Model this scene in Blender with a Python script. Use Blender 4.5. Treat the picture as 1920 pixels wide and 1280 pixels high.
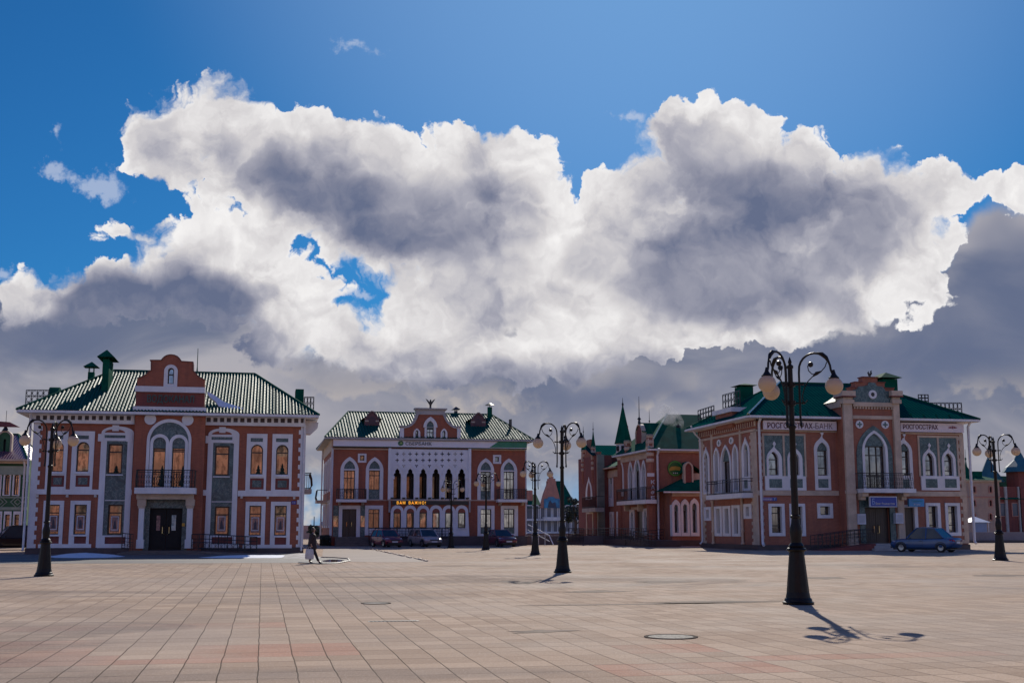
import bpy, bmesh, math, random
from mathutils import Vector, Matrix
from mathutils.geometry import tessellate_polygon
random.seed(7)
R = math.radians
scene = bpy.context.scene
C = scene.collection
for o in list(bpy.data.objects): bpy.data.objects.remove(o)

# ------------------------------------------------------------------ camera
# world X runs along the facades, world Y away from the viewer
FPX, HOR, H = 2250.0, 988.0, 1.65           # focal length and horizon row for a 1920 x 1280 picture
PITCH = math.atan((HOR-640)/FPX)
YAW = math.atan(468/(FPX/math.cos(PITCH)))
cam = bpy.data.cameras.new('camera'); camo = bpy.data.objects.new('camera', cam); C.objects.link(camo)
cam.sensor_width = 36; cam.lens = FPX*36/1920; cam.clip_start = 0.1; cam.clip_end = 4000
camo.location = (0, 0, H); camo.rotation_euler = (math.pi/2+PITCH, 0, -YAW)
scene.camera = camo
FW = Vector((math.sin(YAW)*math.cos(PITCH), math.cos(YAW)*math.cos(PITCH), math.sin(PITCH)))
RT = Vector((math.cos(YAW), -math.sin(YAW), 0)); UP = RT.cross(FW)
EYE = Vector((0, 0, H))
def ray(px, py): return FW + RT*((px-960)/FPX) + UP*((640-py)/FPX)
def ground(px, py):
    d = ray(px, py); t = -H/d.z; return EYE + d*t
def onY(px, py, Y):
    d = ray(px, py); return EYE + d*((Y)/d.y)
def onX(px, py, X):
    d = ray(px, py); return EYE + d*(X/d.x)

# ------------------------------------------------------------------ sun and sky
SUN_EL, SUN_AZ = R(33.0), YAW + R(7.2)      # azimuth measured from +Y towards +X
sd = Vector((math.sin(SUN_AZ)*math.cos(SUN_EL), math.cos(SUN_AZ)*math.cos(SUN_EL), math.sin(SUN_EL)))
sl = bpy.data.lights.new('sun', 'SUN'); sl.energy = 4.6; sl.angle = R(0.5); sl.color = (1.0, 0.93, 0.82)
so = bpy.data.objects.new('sun', sl); C.objects.link(so)
so.rotation_euler = (-sd).to_track_quat('-Z', 'Y').to_euler()
so.location = (0, 0, 60)
scene.view_settings.view_transform = 'Standard'; scene.view_settings.look = 'None'
scene.view_settings.exposure = 0.0; scene.view_settings.gamma = 1.0

world = bpy.data.worlds.new('World'); scene.world = world; world.use_nodes = True
WT = world.node_tree; WT.nodes.clear()
class NB:
    def __init__(s, nt): s.nt = nt
    def n(s, t, **k):
        nd = s.nt.nodes.new(t)
        for a, b in k.items(): setattr(nd, a, b)
        return nd
    def put(s, sock, v):
        if isinstance(v, bpy.types.NodeSocket): s.nt.links.new(v, sock)
        else: sock.default_value = v
    def m(s, op, a, b=None, c=None, clamp=False):
        nd = s.n('ShaderNodeMath', operation=op, use_clamp=clamp)
        for i, v in enumerate((a, b, c)):
            if v is not None: s.put(nd.inputs[i], v)
        return nd.outputs[0]
    def v(s, op, a, b=None, c=None):
        nd = s.n('ShaderNodeVectorMath', operation=op)
        for i, x in enumerate((a, b, c)):
            if x is not None: s.put(nd.inputs[i], x)
        return nd.outputs['Value'] if op in ('DOT_PRODUCT', 'LENGTH') else nd.outputs[0]
    def comb(s, x, y, z):
        nd = s.n('ShaderNodeCombineXYZ'); s.put(nd.inputs[0], x); s.put(nd.inputs[1], y); s.put(nd.inputs[2], z); return nd.outputs[0]
    def sep(s, a):
        nd = s.n('ShaderNodeSeparateXYZ'); s.put(nd.inputs[0], a); return nd.outputs
    def ss(s, x, a, b, lo=0.0, hi=1.0, kind='SMOOTHSTEP'):
        nd = s.n('ShaderNodeMapRange', interpolation_type=kind)
        s.put(nd.inputs[0], x); s.put(nd.inputs[1], a); s.put(nd.inputs[2], b); s.put(nd.inputs[3], lo); s.put(nd.inputs[4], hi)
        return nd.outputs[0]
    def noise(s, vec, scale, detail=4, rough=0.5, dist=0.0, col=False, dim='2D'):
        nd = s.n('ShaderNodeTexNoise', noise_dimensions=dim)
        if vec is not None: s.put(nd.inputs['Vector'], vec)
        s.put(nd.inputs['Scale'], scale); s.put(nd.inputs['Detail'], detail); s.put(nd.inputs['Roughness'], rough); s.put(nd.inputs['Distortion'], dist)
        return nd.outputs['Color' if col else 0]
    def mix(s, f, a, b, mode='MIX'):
        nd = s.n('ShaderNodeMix', data_type='RGBA', blend_type=mode); nd.clamp_factor = True
        s.put(nd.inputs[0], f); s.put(nd.inputs[6], a); s.put(nd.inputs[7], b); return nd.outputs[2]
def srgb(r, g, b, k=1.0):
    f = lambda c: ((c/255+0.055)/1.055)**2.4 if c > 10 else c/255/12.92
    return (f(r)*k, f(g)*k, f(b)*k, 1)

def build_sky():
    w = NB(WT)
    S = 0.1
    tc = w.n('ShaderNodeTexCoord')
    D = tc.outputs['Generated']
    sky = w.n('ShaderNodeTexSky', sky_type='NISHITA', sun_disc=False)
    sky.sun_elevation = SUN_EL; sky.sun_rotation = SUN_AZ; sky.air_density = 1.0; sky.dust_density = 0.3; sky.ozone_density = 3.0
    # a fixed tangent frame on the dome (direction only), x to the east of the square, y upwards, in units of 100 px at 2250
    fw = w.v('DOT_PRODUCT', D, tuple(FW)); rt = w.v('DOT_PRODUCT', D, tuple(RT)); up = w.v('DOT_PRODUCT', D, tuple(UP))
    front = w.ss(fw, 0.25, 0.5)
    fs = w.m('MAXIMUM', fw, 0.2)
    U = w.m('MULTIPLY', w.m('DIVIDE', rt, fs), FPX/100); V = w.m('MULTIPLY', w.m('DIVIDE', up, fs), FPX/100)
    P0 = w.comb(U, V, 0.0)
    n1 = w.noise(P0, 0.75, 5, 0.55, col=True)
    n2 = w.noise(P0, 3.2, 4, 0.6, col=True)
    off = w.v('ADD', w.v('MULTIPLY', w.v('SUBTRACT', n1, (0.5, 0.5, 0.5)), (1.1, 1.0, 0)), w.v('MULTIPLY', w.v('SUBTRACT', n2, (0.5, 0.5, 0.5)), (0.24, 0.24, 0)))
    P = w.v('ADD', P0, off)
    PD = w.v('ADD', P0, w.v('MULTIPLY', w.v('SUBTRACT', w.noise(P0, 0.6, 2.5, 0.5, col=True), (0.5, 0.5, 0.5)), (1.4, 1.2, 0)))
    def field(blobs, vec=None):
        vec = vec or P
        acc = None
        for b in blobs:
            cx, cy, rx, ry = b[:4]; rot = b[4] if len(b) > 4 else 0; wt = b[5] if len(b) > 5 else 1.0
            mp = w.n('ShaderNodeMapping', vector_type='TEXTURE')
            w.put(mp.inputs[0], vec)
            mp.inputs[1].default_value = ((cx-960)/100, (640-cy)/100, 0); mp.inputs[2].default_value = (0, 0, R(-rot)); mp.inputs[3].default_value = (rx/100, ry/100, 1)
            g = w.n('ShaderNodeTexGradient', gradient_type='SPHERICAL'); w.put(g.inputs[0], mp.outputs[0])
            acc = w.m('MULTIPLY', g.outputs['Fac'], wt) if acc is None else w.m('MULTIPLY_ADD', g.outputs['Fac'], wt, acc)
        return acc
    vor = w.n('ShaderNodeTexVoronoi', feature='F1', voronoi_dimensions='2D'); w.put(vor.inputs['Vector'], P); vor.inputs['Scale'].default_value = 1.7
    vor.inputs['Detail'].default_value = 3; vor.inputs['Roughness'].default_value = 0.5
    puff = w.m('SUBTRACT', 0.45, vor.outputs['Distance'])
    fine = w.m('SUBTRACT', w.noise(P0, 6.0, 5, 0.62), 0.5)
    SC = 1.45
    def sc(bl): return [(b[0], b[1], b[2]*SC, b[3]*SC) + tuple(b[4:]) for b in bl]
    main = sc([(330,235,105,85),(405,205,80,75),(290,270,70,60),(520,290,120,85),(620,330,140,110),(590,250,55,45),(740,350,150,110),(860,330,110,85),(950,300,80,60),(985,262,45,38),(1010,400,90,90),
                (470,370,110,80,30),(700,460,180,90),(880,480,170,120),(960,560,150,110),(1090,560,130,110),(330,330,80,40,35),
                (1295,235,60,60),(1240,290,70,70),(1350,270,90,80),(1420,310,110,90),(1170,390,75,70),(1130,360,35,35),(1290,430,190,150),(1480,390,160,130),(1610,360,120,90),(1690,390,110,90),(1770,330,62,50),(1720,440,110,70),
                (1500,540,170,90),(1350,560,190,90),(1200,540,150,110),(1640,500,110,60),(1740,560,60,55),(1560,600,110,45),(1380,630,90,35)])
    low = sc([(405,465,70,50),(450,500,70,55),(340,500,80,50),(330,540,110,70),(200,540,120,55),(90,580,110,60),(470,560,110,80),(560,580,80,55),(620,650,130,55),(730,640,90,70),(830,620,120,70),(780,690,100,45),(480,660,70,35),(20,560,60,50),(160,430,70,28,0,0.6),(250,440,60,35,0,0.7),(330,420,60,40,20,0.7),
               (1120,670,70,40,-15),(1200,640,60,50),(950,700,120,50),(1880,352,60,26),(1920,380,60,40)])
    wisp = sc([(170,350,60,24,25),(90,310,35,14,10),(210,340,40,30,30),(660,85,50,16,0,0.75),(1185,218,34,14,12),(110,250,14,24),(640,555,60,9,-10,1.2),(5,510,22,16)])
    Fm = w.m('ADD', field(main), field(low))
    E = w.m('ADD', w.m('ADD', w.m('MINIMUM', Fm, 1.4), w.m('MULTIPLY', puff, 0.55)), w.m('MULTIPLY', fine, 0.15))
    soft = w.ss(w.noise(P0, 0.55, 2, 0.5), 0.48, 0.62, 0.0, 0.45)
    mask = w.ss(w.m('SUBTRACT', E, 0.30), 0.0, w.m('ADD', 0.16, soft))
    Fw = field(wisp)
    wm = w.m('MULTIPLY', w.ss(w.m('ADD', Fw, w.m('MULTIPLY', fine, 1.1)), 0.28, 0.9), 0.6)
    # thick hearts of the clouds let less light through
    dark = sc([(430,300,110,60),(540,350,160,80),(660,380,200,90),(830,410,170,90),(950,390,70,60),(700,460,220,50),(1310,380,140,120),(1430,440,190,140),(1570,430,130,120),(1650,430,70,70),(1430,570,170,50),(1270,470,90,90),(1240,560,90,40),(900,640,120,40)])
    darkl = sc([(330,560,130,70),(230,560,110,50),(300,600,150,60),(120,650,200,80),(400,640,130,70),(420,560,60,45),(40,690,160,80),(250,690,260,70),(520,730,200,45),(900,740,260,45),(1300,700,300,45)])
    gn = w.m('SUBTRACT', w.noise(P, 0.55, 4, 0.5), 0.5)
    def puffs(vec):
        vo = w.n('ShaderNodeTexVoronoi', feature='F1', voronoi_dimensions='2D'); w.put(vo.inputs['Vector'], vec); vo.inputs['Scale'].default_value = 1.25
        vo.inputs['Detail'].default_value = 3; vo.inputs['Roughness'].default_value = 0.5; return vo.outputs['Distance']
    relief = w.m('SUBTRACT', puffs(w.v('ADD', P, (0.03, 0.16, 0))), puffs(P))     # billow tops face the sun above
    reln = w.m('SUBTRACT', w.noise(P, 1.1, 5, 0.55), w.noise(w.v('ADD', P, (0.03, 0.22, 0)), 1.1, 5, 0.55))
    inner = w.ss(w.m('ADD', Fm, w.m('MULTIPLY', puff, 0.2)), 0.45, 1.7)
    Gd = w.m('MULTIPLY', w.m('MAXIMUM', w.m('MULTIPLY_ADD', gn, 0.30, field(dark, PD)), 0.0), inner)
    Bv = w.m('SUBTRACT', 0.90, w.m('MULTIPLY', w.ss(Gd, 0.0, 1.5), 0.54))
    Bv = w.m('SUBTRACT', Bv, w.m('MULTIPLY', inner, w.ss(w.noise(PD, 0.5, 2.5, 0.42), 0.36, 0.66, 0.0, 0.24)))
    Bv = w.m('ADD', Bv, w.m('MULTIPLY', w.m('ADD', w.m('MULTIPLY', relief, 0.22), w.m('MULTIPLY', reln, 0.28)), w.ss(E, 0.30, 0.8, 0.25, 0.65)))
    G2 = w.m('MAXIMUM', w.m('MULTIPLY_ADD', gn, 0.4, field(darkl, PD)), 0.0)
    Bv = w.m('SUBTRACT', Bv, w.m('MULTIPLY', w.ss(w.m('MULTIPLY_ADD', w.m('SUBTRACT', w.noise(P, 0.8, 5, 0.55), 0.5), 1.3, G2), -0.15, 1.25), 0.80))
    Bv = w.m('ADD', Bv, w.ss(E, 0.55, 0.28, 0.0, 0.12))
    ramp = w.n('ShaderNodeValToRGB'); w.put(ramp.inputs[0], Bv); cr = ramp.color_ramp
    cr.elements[0].position = 0.0; cr.elements[0].color = srgb(100, 110, 138); cr.elements[1].position = 1.0; cr.elements[1].color = srgb(250, 248, 247)
    for ps, c3 in ((0.25, (136, 139, 158)), (0.5, (170, 170, 182)), (0.75, (212, 209, 211))):
        el = cr.elements.new(ps); el.color = srgb(*c3)
    bright = ramp.outputs[0]
    # far bank of rain cloud behind, its upper edge as a curve over the bearing
    cv = w.n('ShaderNodeFloatCurve')
    pts = [(0,545),(250,530),(420,545),(560,640),(760,640),(900,585),(1080,600),(1300,600),(1500,600),(1640,560),(1760,480),(1830,400),(1880,372),(1920,372)]
    cm = cv.mapping.curves[0]
    for i, (x, y) in enumerate(pts):
        X = (x+600)/3120; Yv = y/1280
        if i == 0: cm.points[0].location = (0, Yv)
        cm.points.new(X, Yv)
    cm.points[-1].location = (1, 372/1280)
    cv.mapping.update()
    w.put(cv.inputs['Value'], w.ss(U, -15.6, 15.6, 0.0, 1.0, 'LINEAR'))
    Yp = w.m('MULTIPLY_ADD', w.sep(P)[1], -100/1280, 0.5)
    bm = w.ss(w.m('SUBTRACT', Yp, cv.outputs[0]), -0.012, 0.03)
    bl = w.noise(w.v('MULTIPLY', P0, (0.55, 1.0, 1)), 0.5, 5, 0.5, 0.4)
    bank = w.mix(w.ss(bl, 0.36, 0.72), srgb(104, 114, 140), srgb(172, 170, 178))
    low_glow = w.m('MULTIPLY', w.ss(V, -0.2, -1.8), w.ss(w.noise(w.v('MULTIPLY', P, (0.6, 1.1, 1)), 0.7, 5, 0.5), 0.50, 0.60))
    bank = w.mix(w.m('MULTIPLY', low_glow, 0.75), bank, srgb(206, 194, 182))
    bank = w.mix(w.ss(V, 0.0, -2.9, 0.0, 0.35), bank, srgb(160, 156, 162))
    rb = field(sc([(1890, 500, 90, 130), (1800, 620, 200, 90), (1560, 690, 200, 50), (1150, 730, 260, 40), (60, 640, 160, 60)]), PD)
    bank = w.mix(w.ss(rb, 0.0, 0.9, 0.0, 0.75), bank, srgb(98, 109, 138))
    hz = w.m('MULTIPLY', w.ss(V, -2.2, -2.9), w.ss(w.noise(P, 0.7, 4, 0.5), 0.60, 0.40))
    bank = w.mix(w.m('MULTIPLY', hz, 0.85), bank, srgb(120, 160, 198))
    # blue of the sky: Nishita, tinted to the deep saturated blue of the day
    tint = w.mix(w.ss(V, -0.5, -3.2), (0.075, 0.34, 0.60, 1), (0.42, 0.48, 0.72, 1))
    blue = w.mix(1.0, sky.outputs[0], tint, 'MULTIPLY')
    glowc = w.v('DOT_PRODUCT', D, tuple(sd))
    blue = w.mix(w.ss(glowc, 0.90, 1.0, 0.0, 0.36), blue, srgb(160, 190, 235, 1/S))
    k = lambda c: w.mix(1.0, c, (1/S, 1/S, 1/S, 1), 'MULTIPLY')
    col = w.mix(wm, blue, k(srgb(196, 206, 226)))
    gap = w.ss(w.noise(P0, 0.9, 4, 0.55), 0.40, 0.55)
    gap = w.m('MAXIMUM', gap, w.ss(V, -3.1, -2.5))
    col = w.mix(w.m('MULTIPLY', bm, gap), col, k(bank))
    col = w.mix(mask, col, k(bright))
    # rest of the dome: broken cloud in an otherwise blue sky
    nb = w.noise(w.v('MULTIPLY', D, (1, 1, 2.2)), 2.2, 4, 0.58, dim='3D')
    back = w.mix(w.ss(w.m('SUBTRACT', nb, w.m('MULTIPLY', w.sep(D)[2], 0.16)), 0.48, 0.60), w.mix(1.0, sky.outputs[0], w.mix(w.ss(w.sep(D)[2], 0.05, 0.5), (0.85, 0.80, 1.05, 1), (0.46, 0.74, 1.45, 1)), 'MULTIPLY'), k(w.mix(w.ss(nb, 0.6, 0.8), srgb(235, 232, 230), srgb(150, 152, 165))))
    bg = w.n('ShaderNodeBackground'); w.put(bg.inputs[0], col); bg.inputs[1].default_value = S
    bg2 = w.n('ShaderNodeBackground'); w.put(bg2.inputs[0], back); bg2.inputs[1].default_value = S*0.95
    ms = w.n('ShaderNodeMixShader'); w.put(ms.inputs[0], front); w.put(ms.inputs[1], bg2.outputs[0]); w.put(ms.inputs[2], bg.outputs[0])
    out = w.n('ShaderNodeOutputWorld'); WT.links.new(ms.outputs[0], out.inputs[0])
    world.cycles.sampling_method = 'MANUAL'; world.cycles.sample_map_resolution = 256
build_sky()

# ------------------------------------------------------------------ materials
MATS = {}
def principled(name, col, rough=0.6, metal=0.0, spec=0.5, build=None):
    if name in MATS: return MATS[name]
    m = bpy.data.materials.new(name); m.use_nodes = True; nt = m.node_tree
    b = nt.nodes['Principled BSDF']
    b.inputs['Base Color'].default_value = (*col[:3], 1); b.inputs['Roughness'].default_value = rough
    b.inputs['Metallic'].default_value = metal; b.inputs['Specular IOR Level'].default_value = spec
    if build: build(NB(nt), b, nt)
    MATS[name] = m
    return m
def vary(col, amt=0.25, scale=1.2, stretch=(1, 1, 1), rough=None, bump=0.0, bscale=30.0, col2=None, fine=0.12):
    """weathered base colour: two scales of noise between darker and lighter tones"""
    def f(w, b, nt):
        tc = w.n('ShaderNodeTexCoord'); P = w.v('MULTIPLY', tc.outputs['Object'], stretch)
        n = w.noise(P, scale, 5, 0.6, dim='3D'); n2 = w.noise(P, scale*9, 3, 0.6, dim='3D')
        c2 = col2 or tuple(c*(1-amt) for c in col[:3])
        c = w.mix(w.ss(n, 0.35, 0.65, 0, 1), (*col[:3], 1), (*c2[:3], 1))
        c = w.mix(w.ss(n2, 0.3, 0.75, 0, fine), c, (0.02, 0.02, 0.02, 1))
        w.put(b.inputs['Base Color'], c)
        if bump:
            bn = w.n('ShaderNodeBump'); bn.inputs['Strength'].default_value = bump; bn.inputs['Distance'].default_value = 0.02
            w.put(bn.inputs['Height'], w.noise(tc.outputs['Object'], bscale, 3, 0.6, dim='3D')); w.put(b.inputs['Normal'], bn.outputs[0])
    return f
def brick_build(c1, c2, mort, bw=0.25, bh=0.075):
    def f(w, b, nt):
        tc = w.n('ShaderNodeTexCoord'); o = w.sep(tc.outputs['Object'])
        g = w.n('ShaderNodeNewGeometry'); nn = w.sep(g.outputs['Normal'])
        side = w.m('GREATER_THAN', w.m('ABSOLUTE', nn[0]), 0.7)
        hor = w.m('ADD', w.m('MULTIPLY', o[0], w.m('SUBTRACT', 1.0, side)), w.m('MULTIPLY', o[1], side))
        P = w.comb(hor, o[2], 0.0)
        br = w.n('ShaderNodeTexBrick'); w.put(br.inputs['Vector'], P); br.inputs['Scale'].default_value = 1.0
        br.inputs['Brick Width'].default_value = bw; br.inputs['Row Height'].default_value = bh; br.inputs['Mortar Size'].default_value = 0.006
        br.inputs['Color1'].default_value = (*c1, 1); br.inputs['Color2'].default_value = (*c2, 1); br.inputs['Mortar'].default_value = (*mort, 1)
        n = w.noise(tc.outputs['Object'], 0.5, 6, 0.65, dim='3D')
        c = w.mix(w.ss(n, 0.35, 0.7, 0, 0.5), br.outputs[0], (c1[0]*0.55, c1[1]*0.6, c1[2]*0.7, 1))
        streak = w.noise(w.v('MULTIPLY', tc.outputs['Object'], (2.5, 2.5, 0.25)), 1.0, 4, 0.6, dim='3D')
        c = w.mix(w.ss(streak, 0.48, 0.72, 0, 0.5), c, (c1[0]*0.45, c1[1]*0.6, c1[2]*0.8, 1))
        w.put(b.inputs['Base Color'], c)
        bn = w.n('ShaderNodeBump'); bn.inputs['Strength'].default_value = 0.35; bn.inputs['Distance'].default_value = 0.01
        w.put(bn.inputs['Height'], br.outputs['Fac']); bn.invert = True; w.put(b.inputs['Normal'], bn.outputs[0])
    return f
def tile_roof(col, pitch=0.2, step=0.35, amp=0.03, spec=0.4):
    def f(w, b, nt):
        uv = w.n('ShaderNodeUVMap'); uv.uv_map = 'UVMap'; s = w.sep(uv.outputs[0])
        a = w.m('SINE', w.m('MULTIPLY', s[0], 2*math.pi/pitch)) if amp else 0.0
        st = w.m('FRACT', w.m('DIVIDE', s[1], step))
        st = w.m('POWER', st, 3.0)
        h = w.m('ADD', w.m('MULTIPLY', a, amp*0.5), w.m('MULTIPLY', st, 0.022))
        n = w.noise(uv.outputs[0], 0.7, 4, 0.6)
        h = w.m('MULTIPLY_ADD', n, 0.012, h)
        bn = w.n('ShaderNodeBump'); bn.inputs['Strength'].default_value = 1.0; bn.inputs['Distance'].default_value = 1.0
        w.put(bn.inputs['Height'], h); w.put(b.inputs['Normal'], bn.outputs[0])
        c = w.mix(w.ss(n, 0.35, 0.7, 0, 0.5), (*col, 1), (col[0]*0.6, col[1]*0.65, col[2]*0.8, 1))
        groove = w.ss(a, -0.6, -1.0, 0, 0.6) if amp else 0.0
        c = w.mix(groove, c, (col[0]*0.4, col[1]*0.4, col[2]*0.4, 1))
        w.put(b.inputs['Base Color'], c)
        b.inputs['Specular IOR Level'].default_value = spec
    return f
def marble(c1, c2):
    def f(w, b, nt):
        tc = w.n('ShaderNodeTexCoord'); n = w.noise(tc.outputs['Object'], 1.6, 7, 0.7, 1.2, dim='3D')
        v = w.m('ABSOLUTE', w.m('SUBTRACT', w.noise(tc.outputs['Object'], 1.1, 6, 0.7, 2.0, dim='3D'), 0.5))
        c = w.mix(w.ss(n, 0.35, 0.65), (*c1, 1), (*c2, 1)); c = w.mix(w.ss(v, 0.03, 0.0, 0, 0.35), c, (0.35, 0.42, 0.42, 1))
        w.put(b.inputs['Base Color'], c)
    return f
def glass_build(w, b, nt):
    # sun-control glazing: half of what stands opposite is mirrored; blinds and pictures show faintly through it
    tc = w.n('ShaderNodeTexCoord')
    n = w.noise(tc.outputs['Object'], 1.1, 3, 0.5, dim='3D')
    vz = w.noise(w.v('MULTIPLY', tc.outputs['Object'], (3.0, 3.0, 1.2)), 1.4, 4, 0.65, 0.6, dim='3D')
    c = w.mix(w.ss(n, 0.38, 0.62), (0.40, 0.38, 0.38, 1), (0.24, 0.24, 0.25, 1))
    c = w.mix(w.ss(vz, 0.50, 0.60, 0, 0.7), c, (0.10, 0.095, 0.10, 1))
    oi = w.n('ShaderNodeObjectInfo'); rn = oi.outputs['Random']; o_ = w.sep(tc.outputs['Object'])
    fold = w.m('SINE', w.m('MULTIPLY', w.m('ADD', w.m('ADD', o_[0], o_[1]), w.m('MULTIPLY', vz, 0.25)), 26.0))
    cm_ = w.m('MULTIPLY', w.ss(fold, -0.2, 0.9, 0, 1), w.ss(w.m('FRACT', w.m('MULTIPLY', rn, 7.3)), 0.35, 0.6, 0.0, 0.55))
    c = w.mix(cm_, c, (0.13, 0.125, 0.13, 1))
    c = w.mix(w.ss(rn, 0.0, 1.0, 0.0, 0.55), c, (0.10, 0.10, 0.11, 1))
    w.put(b.inputs['Base Color'], c)
    bn = w.n('ShaderNodeBump'); bn.inputs['Strength'].default_value = 0.06; bn.inputs['Distance'].default_value = 0.05
    w.put(bn.inputs['Height'], w.noise(tc.outputs['Object'], 0.9, 2, 0.5, dim='3D')); w.put(b.inputs['Normal'], bn.outputs[0])

WHITE = principled('white_trim', (0.72, 0.71, 0.72), 0.55, build=vary((0.74, 0.73, 0.74), 0.14, 0.9, (1, 1, 0.4), fine=0.06))
CREAM = principled('cream_stone', (0.56, 0.44, 0.33), 0.7, build=vary((0.58, 0.45, 0.34), 0.22, 1.1, fine=0.12))
GREYSTONE = principled('grey_stone', (0.40, 0.38, 0.36), 0.7, build=vary((0.42, 0.40, 0.38), 0.2, 1.1))
RED = principled('red_brick_plaster', (0.42, 0.10, 0.07), 0.75, build=brick_build((0.37, 0.105, 0.052), (0.28, 0.078, 0.04), (0.34, 0.15, 0.095)))
RED3 = principled('rose_brick', (0.44, 0.14, 0.10), 0.78, build=brick_build((0.38, 0.13, 0.075), (0.29, 0.098, 0.058), (0.38, 0.2, 0.135)))
RED2 = principled('red_brick_facing', (0.40, 0.12, 0.09), 0.8, build=brick_build((0.36, 0.12, 0.07), (0.27, 0.088, 0.05), (0.38, 0.21, 0.14)))
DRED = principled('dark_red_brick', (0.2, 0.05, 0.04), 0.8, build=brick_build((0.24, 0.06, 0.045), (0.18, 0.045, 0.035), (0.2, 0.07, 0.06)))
PLINTH = principled('dark_plinth_stone', (0.055, 0.045, 0.05), 0.5, build=vary((0.07, 0.05, 0.055), 0.3, 1.5))
SLATE = principled('green_slate_panel', (0.07, 0.11, 0.12), 0.35, build=marble((0.06, 0.12, 0.12), (0.03, 0.065, 0.068)))
GLASS = principled('window_glass', (0.5, 0.5, 0.5), 0.035, 1.0, build=glass_build)
FRAME = principled('dark_brown_frame', (0.022, 0.014, 0.012), 0.35, build=vary((0.022, 0.014, 0.012), 0.3, 3.0))
DOORM = principled('brown_door_wood', (0.05, 0.03, 0.024), 0.4, build=vary((0.055, 0.033, 0.026), 0.4, 1.5, (6, 6, 0.5)))
IRON = principled('wrought_iron', (0.012, 0.012, 0.014), 0.42, 0.0, build=vary((0.013, 0.013, 0.015), 0.3, 4))
PIPE = principled('white_downpipe', (0.7, 0.7, 0.74), 0.35, build=vary((0.7, 0.7, 0.74), 0.15, 1.0))
ROOFG = principled('green_metal_tile', (0.012, 0.13, 0.10), 0.42, build=tile_roof((0.006, 0.080, 0.060), amp=0, spec=0.012))
ROOFG2 = principled('green_metal_tile_wide', (0.012, 0.15, 0.11), 0.42, build=tile_roof((0.006, 0.075, 0.055), amp=0, spec=0.012))
ROOFDK = principled('green_pressed_tile', (0.01, 0.12, 0.09), 0.6, build=tile_roof((0.003, 0.062, 0.054), pitch=0.3, step=0.38, amp=0.04, spec=0.0))
FLATG = principled('green_sheet_metal', (0.006, 0.09, 0.055), 0.8, spec=0.02, build=vary((0.005, 0.10, 0.06), 0.3, 1.2))
ROOFPK = principled('purple_metal_tile', (0.2, 0.09, 0.11), 0.25, build=tile_roof((0.18, 0.07, 0.10)))
HANDLE = principled('brass_handle', (0.7, 0.55, 0.3), 0.25, 1.0, build=vary((0.7, 0.55, 0.3), 0.2, 5))
SNOW = principled('old_snow', (0.78, 0.8, 0.84), 0.8, build=vary((0.8, 0.82, 0.86), 0.12, 3, bump=0.6, bscale=8))
def flat(name, col, rough=0.5, metal=0.0): return principled(name, col, rough, metal, build=vary(col, 0.15, 1.5, fine=0.05))
def emis(name, col, k):
    if name in MATS: return MATS[name]
    m = principled(name, col, 0.4); b = m.node_tree.nodes['Principled BSDF']
    b.inputs['Emission Color'].default_value = (*col, 1); b.inputs['Emission Strength'].default_value = k
    return m

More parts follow.
